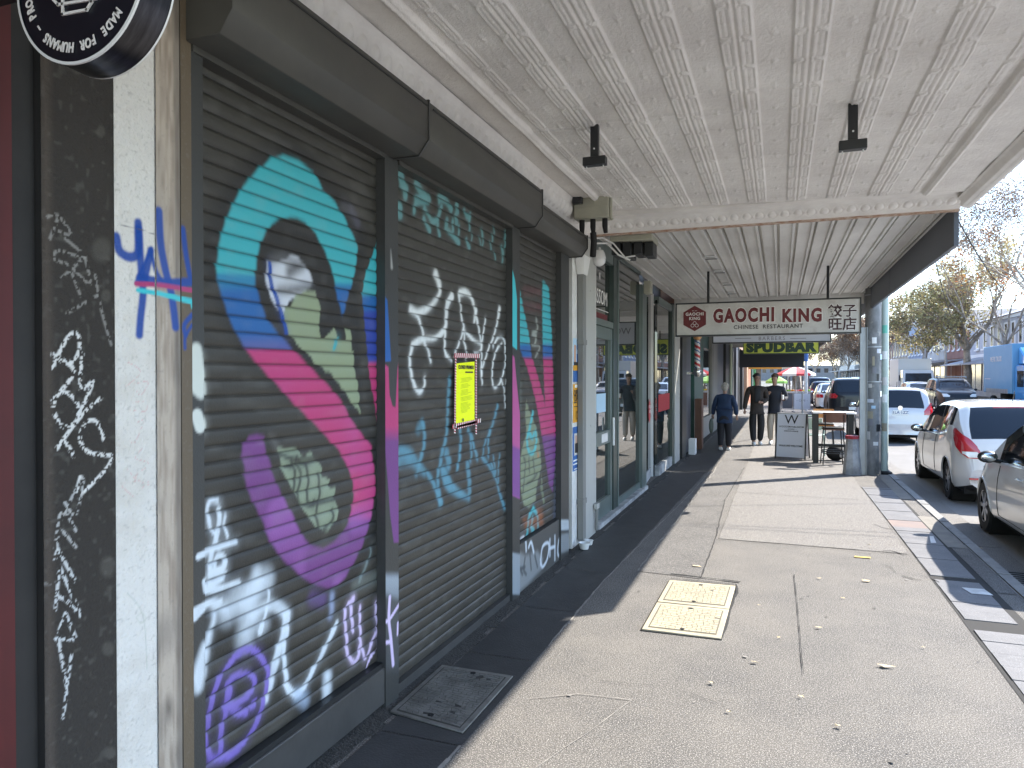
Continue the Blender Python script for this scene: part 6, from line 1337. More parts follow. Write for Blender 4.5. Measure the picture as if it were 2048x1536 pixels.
car('silver_sedan', 'white parked sedan beyond the black car by the cafe screens', 'car', 'sedan', 'paint_white', (2.65, 42.8, ROADZ), 0, .5, 'cars parked along the near kerb')
car('navy_hatchback', 'navy parked hatchback in the line near the fruit stall', 'car', 'jazz', 'paint_navy', (2.6, 50.5, ROADZ), 0, .5, 'cars parked along the near kerb')
car('navy_van', 'tall dark blue parked vehicle farthest along the near kerb', 'car', 'suv', 'paint_navy', (2.7, 60, ROADZ), 0, .5, 'cars parked along the near kerb')
car('white_sedan', 'white sedan driving away far down the road, left of its pair', 'car', 'sedan', 'paint_white', (6.2, 78, ROADZ), 180*math.pi/180, .45, 'traffic far down the road')
car('white_suv', 'white four wheel drive far down the road, right of its pair', 'car', 'suv', 'paint_white', (7.9, 84, ROADZ), 180*math.pi/180, .45, 'traffic far down the road')
car('black_utility', 'black four wheel drive facing the viewer with roof rack', 'car', 'suv', 'paint_black', (8.75, 45.3, ROADZ), math.pi, .8, 'traffic facing the viewer', rack=True)
car('grey_sedan', 'silver sedan facing the viewer left of the black four wheel drive', 'car', 'sedan', 'paint_lightsilver', (8.9, 56.5, ROADZ), math.pi, .5, 'traffic facing the viewer')
# trucks
def truck(name, label, loc, rz, paint, boxm, Lb, Wb, Hb, cabm):
    t = thing(name, label, 'truck', loc, rz)
    MB().box(-Wb/2,Wb/2,-Lb/2-1.0,Lb/2-1.0,1.0,Hb).build('cargo_box', boxm, t, bevel=.03); MB().box(-.4,.4,-Lb/2-.9,Lb/2+.8,.55,.99).build('chassis', 'under', t)
    y0_ = Lb/2-.95; cab = MB().prism([(y0_,.55),(y0_+1.75,.55),(y0_+1.78,1.25),(y0_+1.45,2.15),(y0_+1.3,2.35),(y0_,2.4)], 'x', -Wb/2+.1, Wb/2-.1).build('cab', cabm, t, bevel=.05, seg=2)
    MB().hexa([(-Wb/2+.25,y0_+1.79,1.32),(Wb/2-.25,y0_+1.79,1.32),(Wb/2-.3,y0_+1.49,2.1),(-Wb/2+.3,y0_+1.49,2.1)],[(-Wb/2+.25,y0_+1.70,1.32),(Wb/2-.25,y0_+1.70,1.32),(Wb/2-.3,y0_+1.4,2.1),(-Wb/2+.3,y0_+1.4,2.1)]).build('windscreen', 'car_glass', cab)
    for sg in (-1,1):
        MB().box(sg*(Wb/2-.1)-.006, sg*(Wb/2-.1)+.006, y0_+.35, y0_+1.35, 1.35, 2.1).build('side_window', 'car_glass', cab); MB().box(sg*(Wb/2+.1)-.06, sg*(Wb/2+.1)+.06, y0_+1.45, y0_+1.52, 1.5, 1.95).build('mirror', 'trim_black', cab, bevel=.01); MB().box(sg*.78-.14, sg*.78+.14, y0_+1.77, y0_+1.80, .75, .95).build('headlamp', 'lamp_clear', cab, bevel=.01)
        for a in (-Lb/2+.2, y0_+.9): wheel(t, sg*(Wb/2-.2), a, .42, .42, sg)
    MB().box(-Wb/2+.15, Wb/2-.15, y0_+1.72, y0_+1.86, .4, .62).build('bumper', 'trim_black', t, bevel=.02); MB().box(-.5,.5,y0_+1.775,y0_+1.79,.98,1.15).build('grille', 'trim_black', cab)
    return t, y0_
bt, y0_ = truck('blue_truck', 'sky blue box truck parked across the road at the right edge', (11.6, 42.3, ROADZ), math.pi, 'paint_blue', mat('truck_blue', (.10,.30,.50), .45, col2=(.13,.33,.52), nscale=1.5), 5.2, 2.35, 3.42, 'paint_blue')
MB().box(-1.6,1.6,0,0,0,0) if False else None
mt = MX((1.176+.004, 1.0-1.35+.4, 2.78), (0,1,0), (0,0,1), (1,0,0))
text('WE FIX TRUCK', .36, 'sign_outline', 'lettering', bt, MX((1.181,-1.2,2.72), (0,1,0), (0,0,1), (1,0,0)), .002, bold=.006, sx=.85)
MB().box(1.1755,1.182,-3.0,.9,1.0,1.22).build('lower_rail', 'galv', bt); MB().box(1.1755,1.180,-3.3,-2.2,1.7,1.74).build('lettering_line', 'sign_pale', bt)
dfl = MB().prism([(y0_+.1,2.41),(y0_+1.25,2.41),(y0_+.9,2.8),(y0_+.1,3.25)], 'x', -.95, .95).build('wind_deflector', 'paint_blue', bt, bevel=.05)
wt, _ = truck('white_truck', 'white box truck facing the viewer behind the silver sedan', (10.3, 68, ROADZ), math.pi, 'paint_white', mat('truck_white', (.68,.67,.62), .5), 5, 2.4, 3.3, 'paint_white')
# ================================================================ people
def skinmesh(name, J, E, m, parent, sub=2, root=0):
    names = list(J); me = bpy.data.meshes.new('tmp'); me.from_pydata([J[k][:3] for k in names], [(names.index(a), names.index(b)) for a, b in E], [])
    o = bpy.data.objects.new('tmp', me); COL.objects.link(o); md = o.modifiers.new('s', 'SKIN'); md.use_smooth_shade = True; md.branch_smoothing = .6
    for i, k in enumerate(names):
        r = J[k][3]; sv = me.skin_vertices[0].data[i]; sv.radius = r if isinstance(r, tuple) else (r, r); sv.use_root = (i == root)
    o.modifiers.new('b', 'SUBSURF').levels = sub; o.modifiers['b'].render_levels = sub
    dg = bpy.context.evaluated_depsgraph_get(); dg.update()
    out = bpy.data.meshes.new_from_object(o.evaluated_get(dg)); bpy.data.objects.remove(o); bpy.data.meshes.remove(me)
    out.materials.clear(); out.materials.append(MATS[m]); out.polygons.foreach_set('use_smooth', [True]*len(out.polygons)); out.name = name
    return link(name, out, parent)
mat('skin', (.33,.20,.15), .55); mat('skin_tan', (.25,.145,.10), .55); mat('hair_black', (.012,.01,.009), .5); mat('hair_brown', (.07,.04,.025), .6); mat('hair_grey', (.42,.39,.35), .8, col2=(.25,.23,.2), nscale=40)
mat('cloth_brown', (.035,.027,.024), .85, col2=(.025,.02,.018), nscale=12, bump=1, bscale=25); mat('cloth_black', (.010,.011,.013), .8, bump=1, bscale=25); mat('cloth_navy', (.010,.013,.022), .8, bump=1, bscale=25); mat('cloth_cream', (.42,.38,.32), .85, bump=1.2, bscale=20); mat('cloth_blue', (.012,.035,.085), .8, col2=(.01,.022,.06), nscale=6, bump=1, bscale=20); mat('cloth_dark', (.014,.015,.02), .85); mat('shoe_white', (.65,.65,.62), .5); mat('bag_green', (.08,.10,.08), .7); mat('eye', (.02,.015,.012), .3); mat('lip', (.28,.10,.08), .5); mat('phone', (.01,.01,.012), .2)
def person(label, loc, rz, H, top, bottom, shoe, skin, hair, armL, armR, legL, legR, hairlen=0, coat=0, lean=0, stout=1.0, inner=None, headturn=0, headdrop=0, coatlen=.0, items=None):
    """local frame: facing -y. armL/R: (elbow, wrist, hand); legs: (knee, ankle, toe) in units of body height H"""
    t = thing('person', label, 'person', loc, rz); h = H; S = lambda p, r: (p[0]*h, p[1]*h, p[2]*h, r*h if not isinstance(r, tuple) else (r[0]*h, r[1]*h))
    yl = lean
    B = {'pelvis':S((0,0,.52),(.058*stout,.05)),'waist':S((0,yl*.3,.61),(.052*stout,.043)),'chest':S((0,yl*.7,.72),(.066*stout,.05)),'upper':S((0,yl*.95,.79),(.060,.042)),'neck':S((0,yl,.838),.025),'skull':S((0,yl-.006-headdrop*.02,.888),(.035,.043)),'crown':S((0,yl+.002-headdrop*.03,.945-headdrop*.01),(.047,.060)),'tip':S((0,yl+.006-headdrop*.03,.972-headdrop*.01),(.040,.047))}
    E = [('pelvis','waist'),('waist','chest'),('chest','upper'),('upper','neck'),('neck','skull'),('skull','crown'),('crown','tip')]
    for sd, arm, leg in ((1,armL,legL),(-1,armR,legR)):
        k = 'L' if sd > 0 else 'R'
        B['sh'+k] = S((sd*.105,yl*.95,.795),.032); B['el'+k] = S(arm[0],.024); B['wr'+k] = S(arm[1],.0155); B['pa'+k] = S(arm[2],(.019,.012))
        E += [('upper','sh'+k),('sh'+k,'el'+k),('el'+k,'wr'+k),('wr'+k,'pa'+k)]
        B['hp'+k] = S((sd*.052,0,.49),.05); B['kn'+k] = S(leg[0],.034); B['an'+k] = S(leg[1],.022); B['to'+k] = S(leg[2],(.022,.012))
        E += [('pelvis','hp'+k),('hp'+k,'kn'+k),('kn'+k,'an'+k),('an'+k,'to'+k)]
        # four fingers and a thumb, curled, rooted in the palm
        w_ = Vector(arm[1]); p_ = Vector(arm[2]); d = (p_-w_).normalized(); sx = d.cross(Vector((0,-1,.2))).normalized(); cu = Vector((0,-.5,-.3)).normalized()
        for q, (off, ln) in enumerate(((-.012,.030),(-.004,.036),(.004,.034),(.012,.027))):
            a = p_+sx*off; b = a+d*ln*.55; c_ = b+(d*.4+cu*.6).normalized()*ln*.5
            for nm, pt, r in (('a',a,.0062),('b',b,.0056),('c',c_,.0048)): B[f'{nm}{q}{k}'] = S(tuple(pt), r)
            E += [('pa'+k,f'a{q}{k}'),(f'a{q}{k}',f'b{q}{k}'),(f'b{q}{k}',f'c{q}{k}')]
        th0 = w_+(p_-w_)*.5-sx*.014; th1 = th0-sx*.010+d*.022; B['t0'+k] = S(tuple(th0), .007); B['t1'+k] = S(tuple(th1), .0055); E += [('pa'+k,'t0'+k),('t0'+k,'t1'+k)]
    body = skinmesh('body', B, E, skin, t)
    cz_ = .945-headdrop*.01; hy = yl+.002-headdrop*.03; hc = Vector((0, hy*h, cz_*h)); rot = Matrix.Rotation(headturn, 4, 'Z') @ Matrix.Rotation(headdrop*.5, 4, 'X')
    F = lambda x, y, z: tuple(hc+rot @ Vector((x*h, y*h, z*h)))
    fm = MB()
    for sx_ in (-1,1): fm.sphere(F(sx_*.0145,-.048,-.012), .0050*h, 8, 1.3,.5,.8)
    fm.build('eyes', 'eye', t, smooth=True); bm_ = MB()
    for sx_ in (-1,1): bm_.sphere(F(sx_*.0150,-.049,.000), .0060*h, 8, 1.6,.4,.35)
    bm_.build('eyebrows', hair, t, smooth=True); MB().tube([F(0,-.050,-.008),F(0,-.060,-.026),F(0,-.050,-.031)], [.004*h,.0075*h,.004*h], 8).build('nose', skin, t, smooth=True); MB().sphere(F(0,-.0485,-.043), .010*h, 8, 1.2,.4,.3).build('mouth', 'lip', t, smooth=True)
    for sx_ in (-1,1): MB().sphere(F(sx_*.046,.004,-.018), .012*h, 8, .35,.7,1.1).build('ear', skin, t, smooth=True)
    hm_ = MB(); rr = random.Random(int(H*1000))
    hm_.sphere(F(0,.012,.018), .050*h, 16, .98,1.08,.92)
    for i in range(60):
        a = rr.uniform(0, 2*math.pi); e_ = rr.uniform(.0, 1.4); rx = math.cos(a)*math.cos(e_); ry = math.sin(a)*math.cos(e_)
        if ry < -.35 and e_ < .65: continue
        if ry > 0: e_ -= hairlen*.6
        hm_.sphere(F(rx*.047, .010+math.sin(a)*math.cos(e_)*.052, .014+math.sin(e_)*.044), rr.uniform(.007,.012)*h, 6)
    if hairlen: hm_.sphere(F(0,.022,-.022), .048*h, 12, .98,.8,1.1)
    hm_.build('hair', hair, t, smooth=True)
    g = .012  # clothing stand-off
    C = {k: (v[0],v[1],v[2],(v[3][0]*1.2+g*h, v[3][1]*1.25+g*h) if isinstance(v[3],tuple) else v[3]*1.35+g*h*.7) for k, v in B.items()}
    hem = S((0,.0,.445-coatlen),(.100*stout,.080)); q12 = lambda v, k=1.18: (*v[:3], (v[3][0]*k, v[3][1]*k) if isinstance(v[3],tuple) else v[3]*k)
    J = {'pelvis':(C['pelvis'][0],C['pelvis'][1],C['pelvis'][2],(.092*h*stout,.072*h)),'hem':hem,'waist':q12(C['waist'],1.25),'chest':q12(C['chest'],1.2),'upper':q12(C['upper'],1.1),'collar':S((0,yl,.838),(.048,.046))}
    E2 = [('pelvis','hem'),('pelvis','waist'),('waist','chest'),('chest','upper'),('upper','collar')]
    for k in 'LR':
        J['sh'+k] = C['sh'+k]; J['el'+k] = (*C['el'+k][:3], .037*h); J['wr'+k] = (*C['wr'+k][:3], .030*h); E2 += [('upper','sh'+k),('sh'+k,'el'+k),('el'+k,'wr'+k)]
    skinmesh('jacket', J, E2, top, t)
    J = {'pelvis':(*C['pelvis'][:3],(.075*h*stout,.060*h)),'band':(0,0,.59*h,(.045*h*stout,.036*h))}; E3 = [('pelvis','band')]
    for k in 'LR':
        J['hp'+k] = (*C['hp'+k][:3],.060*h*stout); J['kn'+k] = (*C['kn'+k][:3],.052*h); J['an'+k] = (C['an'+k][0],C['an'+k][1],C['an'+k][2]+.012*h,.041*h); E3 += [('pelvis','hp'+k),('hp'+k,'kn'+k),('kn'+k,'an'+k)]
    skinmesh('trousers', J, E3, bottom, t)
    for k in 'LR':
        a, b = Vector(B['an'+k][:3]), Vector(B['to'+k][:3]); sm_ = MB(); sm_.tube([tuple(a+Vector((0,.02*h,-.018*h))),tuple(a+Vector((0,-.01*h,-.015*h))),tuple(b+Vector((0,0,.003*h))),tuple(b+(b-a).normalized()*.02*h)], [.022*h,.027*h,.026*h,.014*h], 12); sm_.build('shoe', shoe, t, smooth=True)
    if inner: MB().hexa([(-.035*h,(yl-.085)*h,.60*h),(.035*h,(yl-.085)*h,.60*h),(.03*h,(yl-.055)*h,.60*h),(-.03*h,(yl-.055)*h,.60*h)],[(-.045*h,(yl-.075)*h,.80*h),(.045*h,(yl-.075)*h,.80*h),(.03*h,(yl-.04)*h,.82*h),(-.03*h,(yl-.04)*h,.82*h)]).build('shirt_front', inner, t, bevel=.01)
    if items: items(t, h)
    return t
def phone_item(x, y, z):
    return lambda t, h: MB().box((x-.022)*h,(x+.022)*h,(y-.004)*h,(y)*h,(z-.0)*h,(z+.075)*h).build('phone', 'phone', t, bevel=.004)
m1 = G(1514, 890); m2 = G(1547, 889); wv = G(1449, 902)
person('man in dark brown jacket and black trousers walking towards the viewer', (m1[0],m1[1],0), R(8), 1.77, 'cloth_brown', 'cloth_black', 'shoe_white', 'skin_tan', 'hair_black',
       ((.135,.02,.64),(.06,-.09,.60),(.03,-.11,.605)), ((-.145,.01,.64),(-.165,-.01,.50),(-.167,-.02,.465)), ((.055,-.02,.27),(.045,.03,.045),(.045,-.05,.015)), ((-.055,.01,.27),(-.05,-.06,.045),(-.052,-.13,.02)), inner='cloth_black', headturn=R(15), stout=1.05)
person('man in navy jacket and cream trousers holding a white cup beside the brown jacketed man', (m2[0]+.03,m2[1]-.05,0), R(-4), 1.77, 'cloth_navy', 'cloth_cream', 'shoe_white', 'skin', 'hair_brown',
       ((.15,.02,.66),(.12,-.11,.64),(.115,-.13,.655)), ((-.14,.01,.66),(-.075,-.10,.71),(-.06,-.11,.735)), ((.055,-.02,.27),(.05,-.05,.045),(.052,-.12,.02)), ((-.055,.01,.27),(-.052,.03,.05),(-.052,-.05,.015)), headturn=R(-20), headdrop=.5, stout=1.02,
       items=lambda t, h: MB().lathe([(.001,.645*h),(.014*h,.645*h),(.018*h,.705*h),(.001,.706*h)], (.115*h,-.15*h,0), 'z', 12).build('coffee_cup', 'paper_white', t, smooth=True))
def wbag(t, h):
    b = MB(); b.sphere((.19*h,.0,.36*h), .075*h, 12, .45,1.0,1.5); b.build('green_bag', 'bag_green', t, smooth=True); MB().tube([(.185*h,-.03*h,.44*h),(.175*h,0,.50*h),(.185*h,.03*h,.44*h)], .005*h, 6).build('bag_strap', 'bag_green', t)
person('grey haired person in blue coat walking away with a dark green bag', (wv[0],wv[1]+.05,0), R(176), 1.56, 'cloth_blue', 'cloth_dark', 'shoe_white', 'skin', 'hair_grey',
       ((.155,-.01,.64),(.17,-.03,.52),(.172,-.04,.49)), ((-.155,.0,.64),(-.17,-.02,.52),(-.172,-.03,.48)), ((.055,-.01,.27),(.05,.04,.055),(.052,-.03,.015)), ((-.055,-.02,.27),(-.05,-.05,.045),(-.052,-.12,.018)), stout=1.32, coatlen=.05, hairlen=.7, headdrop=1.0, lean=-.02, items=wbag)
# ================================================================ trees
mat('bark_pale', (.36,.32,.27), .85, col2=(.20,.17,.14), nscale=3, nlo=.45, nhi=.6, bump=1, bscale=10); mat('bark_brown', (.15,.12,.10), .9, col2=(.08,.065,.055), nscale=4); mat('twig', (.24,.19,.16), .9)
leafmat('leaf_olive', (.22,.21,.105), (.34,.30,.15), .4); leafmat('leaf_yellow', (.50,.42,.20), (.40,.35,.17), .4); leafmat('leaf_brown', (.22,.12,.06), (.14,.085,.045), .3); leafmat('leaf_rust', (.42,.13,.06), (.45,.26,.05), .35); leafmat('leaf_tan', (.24,.18,.13), (.17,.12,.085), .3)
def tree(label, loc, H, spread, seed, leaves, nleaf, lsz, trunk_r=.22, fork=.33, depth=6, lean=(0,0), crown_lo=.35, twig_only=.5, group='street plane trees', bark='bark_pale', leafband=None, ntw=1.0, blob=None):
    rr = random.Random(seed); t = thing('plane_tree', label, 'tree', loc, 0, group)
    trunk, limbs, twigs, lf = MB(), MB(), MB(), MB(); tips = []
    def grow(p, d, L, r, dep):
        n = 4 if dep > 2 else 3; P = [p]; q = p.copy(); dd = d.copy()
        for i in range(n):
            dd = (dd+Vector((rr.uniform(-1,1),rr.uniform(-1,1),rr.uniform(-.4,.7)))*.16).normalized(); q = q+dd*L/n; P.append(q.copy())
        rs = [r*(1-.4*i/n) for i in range(n+1)]
        (trunk if dep == depth else limbs if dep > depth-3 else twigs).tube([tuple(x) for x in P], rs, 8 if dep > depth-2 else (5 if dep > 2 else 3), False)
        if dep <= 2: tips.extend(P[1:])
        if dep == 0: return
        nb_ = 3 if dep > 1 else int(4*ntw)
        if dep == depth: nb_ = 4
        for k in range(nb_):
            st_ = P[-1] if (k == 0 or dep == depth) else P[rr.randint(1, n)]
            az = rr.uniform(0, 2*math.pi) if dep < depth else 2*math.pi*(k+rr.uniform(-.2,.2))/nb_
            up = rr.uniform(.15, .75) if dep < depth else rr.uniform(.7,1.3)
            nd = (dd*(.75 if dep < depth else .2)+Vector((math.cos(az)*spread, math.sin(az)*spread, up))*.75).normalized()
            grow(st_, nd, L*rr.uniform(.62,.86), r*.56*rr.uniform(.75,1.0), dep-1)
    grow(Vector((0,0,0)), Vector((lean[0],lean[1],1)).normalized(), H*fork, trunk_r, depth)
    zs = max(p.z for p in tips); k_ = H/zs if zs > 0 else 1
    if k_ < 1:
        for m_ in (trunk, limbs, twigs): m_.v = [(x,y,z*k_) for x,y,z in m_.v]
        tips = [Vector((p.x,p.y,p.z*k_)) for p in tips]
    trunk.build('trunk', bark, t, smooth=True); limbs.build('limbs', bark, t, smooth=True); twigs.build('twigs', 'twig', t)
    nn = len(tips); per = {}
    for i in range(nleaf):
        p = tips[rr.randrange(nn)]
        if leafband and not (leafband[0] < p.z < leafband[1]) and rr.random() < .8: continue
        mm = leaves[min(len(leaves)-1, int(mnoise.noise(p*.55)*1.6*len(leaves)/2+len(leaves)/2+rr.uniform(-.6,.6)))] if len(leaves) > 1 else leaves[0]
        c = p+Vector((rr.gauss(0,.22),rr.gauss(0,.22),rr.gauss(-.05,.22))); a = Vector((rr.uniform(-1,1),rr.uniform(-1,1),rr.uniform(-.8,.8))).normalized(); b = a.cross(Vector((rr.uniform(-1,1),rr.uniform(-1,1),rr.uniform(-1,1)))).normalized(); s_ = lsz*rr.uniform(.6,1.3)
        per.setdefault(mm, MB()).add([c-a*s_,c+b*s_*.45,c+a*s_,c-b*s_*.45], [(0,1,2,3)])
    if blob:
        bc, br, bn = blob; nb2 = 0
        while nb2 < bn:
            v = Vector((rr.uniform(-1,1),rr.uniform(-1,1),rr.uniform(-1,1)))
            if v.length > 1+.25*mnoise.noise(v*2.5+Vector((seed,0,0))): continue
            c = Vector((bc[0]+v.x*br[0],bc[1]+v.y*br[1],bc[2]+v.z*br[2]))
            if mnoise.noise(c*.9) < -.02+rr.uniform(-.15,.1): continue
            nb2 += 1; mm = leaves[int(min(len(leaves)-1, max(0, (mnoise.noise(c*.6)+.5+rr.uniform(-.3,.3))*len(leaves))))]
            a = Vector((rr.uniform(-1,1),rr.uniform(-1,1),rr.uniform(-.8,.8))).normalized(); b = a.cross(Vector((rr.uniform(-1,1),rr.uniform(-1,1),rr.uniform(-1,1)))).normalized(); s_ = lsz*rr.uniform(.6,1.3)
            per.setdefault(mm, MB()).add([c-a*s_,c+b*s_*.45,c+a*s_,c-b*s_*.45], [(0,1,2,3)])
    for mm, mb_ in per.items():
        mb_.build('foliage', mm, t)
    return t
tree('leafy olive and yellow plane tree across the road left of the grey building', (14.0, 66.5, 0), 13.0, .80, 5, ['leaf_olive','leaf_tan','leaf_yellow','leaf_olive'], 5000, .13, .38, .30, 6, lean=(-.06,0), leafband=(3.5,11), blob=((-3.1,0,6.3),(3.6,3.2,2.8),8500))
tree('tall nearly bare plane tree over the blue truck at the top right', (14.6, 49, 0), 17.5, .78, 23, ['leaf_brown','leaf_tan','leaf_tan'], 22000, .065, .22, .30, 7, lean=(-.06,.03))
tree('bare plane tree with rust coloured leaves behind the grey building corner', (15.4, 60, 0), 13.5, .72, 31, ['leaf_rust','leaf_brown','leaf_yellow'], 4500, .11, .17, .34, 6)
tree('bare grey plane tree far down the right side of the road', (14.3, 88, 0), 14, .85, 41, ['leaf_tan','leaf_yellow'], 5500, .13, .35, .3, 6)
tree('leafless plane tree beside the white post on the near pavement', (1.5, 62, 0), 10, .95, 55, ['leaf_tan'], 1500, .10, .26, .3, 6)
tree('pale brown plane tree standing farther away on the near side', (1.8, 84, 0), 12, .95, 66, ['leaf_tan','leaf_brown'], 2500, .12, .3, .3, 6)
tree('distant brownish plane tree at the end of the right hand row', (14.0, 118, 0), 14, .9, 71, ['leaf_tan','leaf_brown'], 4500, .16, .35, .3, 6)
tree('faintest distant plane tree near the end of the street', (3.0, 125, 0), 13, .95, 82, ['leaf_tan'], 3500, .16, .35, .3, 6)
far_tree = tree('brown plane tree in the far haze right of the street signs', (14.2, 148, 0), 14, .9, 93, ['leaf_tan','leaf_brown'], 5000, .2, .33, .3, 6)
for (x, y, rz, lab) in ((13.8,178,1.3,'second brown plane tree in the far haze, behind the first'),(14.4,212,2.6,'third brown plane tree in the far haze, farthest on the right'),(1.9,106,.7,'brown plane tree on the near side past the fruit shop'),(1.7,152,3.6,'brown plane tree far along the near side pavement'),(1.9,200,5.0,'farthest brown plane tree on the near side pavement')):
    dup(far_tree, (x, y, 0), rz, lab)
for i, (x, y, rz, lab) in enumerate(((4.5,236,.4,'left tree of the clump closing the street end'),(9.5,240,2.2,'middle tree of the clump closing the street end'),(15.5,232,4.1,'right tree of the clump closing the street end'),(21,238,5.3,'rightmost tree of the clump closing the street end'))):
    dup(far_tree, (x, y, 0), rz, lab)
# ================================================================ buildings across the road
for nm, c in (('wall_grey',(.52,.53,.58)),('wall_pale',(.68,.66,.62)),('wall_beige',(.60,.52,.42)),('wall_brick',(.36,.19,.15)),('wall_blue',(.38,.44,.56)),('wall_dark',(.2,.2,.21)),('wall_cream',(.68,.63,.53))):
    mat(nm, c, .85, col2=tuple(x*.8 for x in c), nscale=1.2, bump=.4, bscale=20)
mat('roof_grey', (.36,.37,.41), .6, col2=(.3,.31,.35), nscale=1, stretch=(1,8,1)); mat('window_dark', (.02,.023,.028), .1); mat('trim_white', (.82,.82,.82), .6)
def shopbuilding(name, label, y0, y1, h, wall, ny, win=(.7,1.6), zwin=4.4, awning='roof_grey', shopcol='window_dark', pitched=0, x0=16.25, parapet=True, sill=True, sign=None):
    t = thing(name, label, 'building', (x0, y0, 0)); Ly = y1-y0
    MB().box(0, 9, 0, Ly-.05, 3.5, h).build('upper_wall', wall, t); g_ = MB().box(0.05, 9, 0, Ly-.05, 0, 3.49).build('ground_floor', wall, t)
    n = max(2, int(Ly/4.5))
    for i in range(n):
        a, b = Ly*i/n+.35, Ly*(i+1)/n-.35; s_ = MB().box(-.02, .049, a, b, .5, 2.9).build('shop_window', shopcol, g_); MB().box(-.05, -.021, (a+b)/2-.04, (a+b)/2+.04, .5, 2.9).build('mullion', 'trim_white', s_)
    for i in range(ny):
        yc_ = Ly*(i+.5)/ny; f_ = MB().box(-.06, .0, yc_-win[0]/2-.10, yc_+win[0]/2+.10, zwin-.1, zwin+win[1]+.1).build('window', 'trim_white', t); MB().box(-.065, -.061, yc_-win[0]/2, yc_+win[0]/2, zwin, zwin+win[1]).build('pane', 'window_dark', f_)
        if sill: MB().box(-.16, -.061, yc_-win[0]/2-.16, yc_+win[0]/2+.16, zwin-.22, zwin-.101).build('sill', 'trim_white', f_)
    if parapet: MB().box(-.12, .25, -.0, Ly-.05, h+.001, h+.28).build('cornice', 'trim_white', t)
    if pitched: MB().prism([(-.3,h+.01),(4.5,h+pitched),(9,h+.01)], 'y', 0, Ly-.05).build('roof', 'roof_grey', t)
    if awning: MB().hexa([(-3.0,.1,2.95),(0,.1,3.25),(0,Ly-.2,3.25),(-3.0,Ly-.2,2.95)], [(-3.0,.1,3.12),(0,.1,3.4),(0,Ly-.2,3.4),(-3.0,Ly-.2,3.12)]).build('awning', awning, t)
    return t
gb = shopbuilding('grey_building', 'long grey building with narrow white framed windows and metal roof', 44, 76.5, 6.35, 'wall_grey', 0, pitched=1.6, parapet=False, awning=None)
for yw, w_ in [(44.8-44+2,1.6),(8,1.6),(12.2,1.7),(17.3,.55),(19.1,.55),(20.9,.55),(22.8,.55),(24.8,.55),(27,.55),(29.4,.55)]:
    f_ = MB().box(-.06, .0, yw-w_/2-.25, yw+w_/2+.25, 4.05, 5.85).build('window', 'trim_white', gb); MB().box(-.066, -.0601, yw-w_/2, yw+w_/2, 4.2, 5.72).build('pane', 'window_dark', f_); MB().box(-.2, -.0602, yw-w_/2-.3, yw+w_/2+.3, 3.92, 4.049).build('sill', 'trim_white', f_)
MB().box(-.10, .0, 0, 32.4, 6.1, 6.34).build('eaves_band', 'trim_white', gb); MB().box(-.08, .0, 0, 32.4, 3.3, 3.62).build('string_course', 'trim_white', gb)
for k in range(2): MB().hexa([(-2.9,14+k*8,2.6),(-.05,14+k*8,3.3),(-.05,21.5+k*8,3.3),(-2.9,21.5+k*8,2.6)], [(-2.9,14+k*8,2.68),(-.05,14+k*8,3.38),(-.05,21.5+k*8,3.38),(-2.9,21.5+k*8,2.68)]).build('sloping_canopy', 'roof_grey', gb)
shopbuilding('red_slatted_shop', 'shop with red striped upper screens left of the grey building', 77, 86, 6.0, 'wall_brick', 4, shopcol='wall_brick', win=(.5,1.3))
shopbuilding('pale_terrace', 'pale two storey terrace behind the olive tree', 86.2, 98, 8.6, 'wall_pale', 5, win=(.8,2.0), zwin=4.6)
shopbuilding('blue_terrace', 'blue and cream terrace with tall windows', 98.2, 110, 8.2, 'wall_blue', 5, win=(.9,2.2), zwin=4.5)
shopbuilding('beige_terrace', 'beige terrace front farther down the right side', 110.2, 124, 9.3, 'wall_beige', 5, win=(.9,2.2), zwin=4.7)
shopbuilding('brick_terrace', 'brick terrace front with dark awning far down the street', 124.2, 140, 8.0, 'wall_brick', 6, win=(.9,2.0), awning='wall_brick')
shopbuilding('cream_terrace', 'cream terrace front at a distance past the brick one', 140.2, 158, 10.0, 'wall_cream', 6, win=(1,2.2))
shopbuilding('dark_terrace', 'dark faced terrace nearly at the end of the row', 158.2, 185, 8.5, 'wall_dark', 8, win=(1,2.0))
shopbuilding('far_corner_building', 'last pale corner building at the end of the street', 185.2, 230, 10.5, 'wall_pale', 10, win=(1.2,2.2))
# buildings nearer than the grey one stand outside the picture but show in the shop glass
shopbuilding('cream_corner_shop', 'cream shop row outside the picture, mirrored in the shop windows', 14, 43.8, 7.2, 'wall_cream', 8, win=(1,1.9))
eb = thing('street_end_building', 'hazy grey building closing the far end of the street', 'building', (-8, 300, 0)); MB().box(0, 40, 0, 12, 0, 6).build('wall', 'wall_dark', eb); ew = MB()
for i in range(14): f_ = MB().box(1.5+i*2.8, 2.9+i*2.8, -.05, 0, 3.2, 4.8).build('window', 'window_dark', eb)
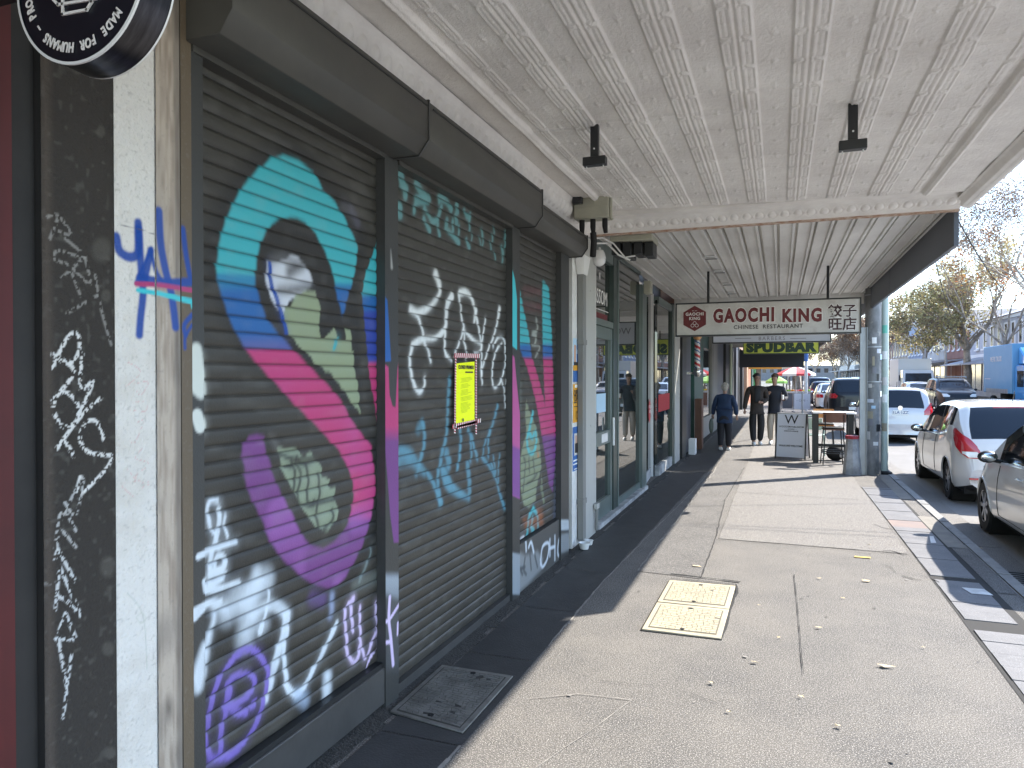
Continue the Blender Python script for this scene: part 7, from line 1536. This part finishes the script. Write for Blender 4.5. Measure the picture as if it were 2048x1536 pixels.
# street lamp far side
sl = thing('street_lamp', 'grey street lamp on a curved arm far down the road', 'street lamp', (13.6, 82, 0)); MB().tube([(0,0,0),(0,0,6.3),(-.4,0,7.0),(-1.6,0,7.3)], .07, 8).build('pole', 'galv', sl, smooth=True); MB().sphere((-1.8,0,7.2), .3, 12, 1.2,.8,.4).build('lamp_head', 'white_plastic', sl, smooth=True)
sg2 = thing('traffic_pole', 'thin grey pole on the far pavement by the olive tree', 'pole', (13.5, 72, 0)); MB().tube([(0,0,0),(0,0,4.8)], .07, 8).build('shaft', 'galv', sg2)
# worker in red by the canopy
person('person in red top standing under the far canopy beside the blue truck', (14.2, 50.5, 0), R(-60), 1.7, mat('cloth_red',(.4,.03,.04),.8).name, 'cloth_dark', 'cloth_dark', 'skin', 'hair_black',
       ((.14,0,.64),(.13,-.03,.52),(.13,-.04,.49)), ((-.14,0,.64),(-.13,-.03,.52),(-.13,-.04,.49)), ((.055,0,.27),(.05,0,.045),(.05,-.06,.015)), ((-.055,0,.27),(-.05,0,.045),(-.05,-.06,.015)))
# fallen leaves and litter
rr = random.Random(44); mat('dry_leaf', (.52,.42,.26), .8)
spots = [G(*p) for p in ((1395,1135),(1775,1338),(1735,1165),(1688,1200),(1640,1260),(1512,1330),(1425,1372),(1740,1092),(1560,1280),(1605,1400),(1680,1460),(1520,1215),(1850,1300),(1965,1100),(1640,1160),(1460,1430))]
for i, (x, y) in enumerate(spots):
    m_ = MB(); a = rr.uniform(0, 6.3); s_ = rr.uniform(.014,.03) if i not in (0,1,2) else .05
    P_ = [(math.cos(b+a)*s_*k, math.sin(b+a)*s_*k*.6, .010+.008*rr.random()) for b, k in ((0,1),(.6,.6),(1.2,.9),(2.2,.55),(3.1,1.1),(4.1,.5),(5.0,.9),(5.7,.5))]
    m_.add([(0,0,.013)]+P_, [(0,1+k,1+(k+1)%8) for k in range(8)]); o = m_.build('fallen_leaf', 'dry_leaf'); o.location = (x, y, 0); tag(o, 'small dry curled leaf lying on the sunlit pavement', 'leaf', 'dry leaves on the pavement')
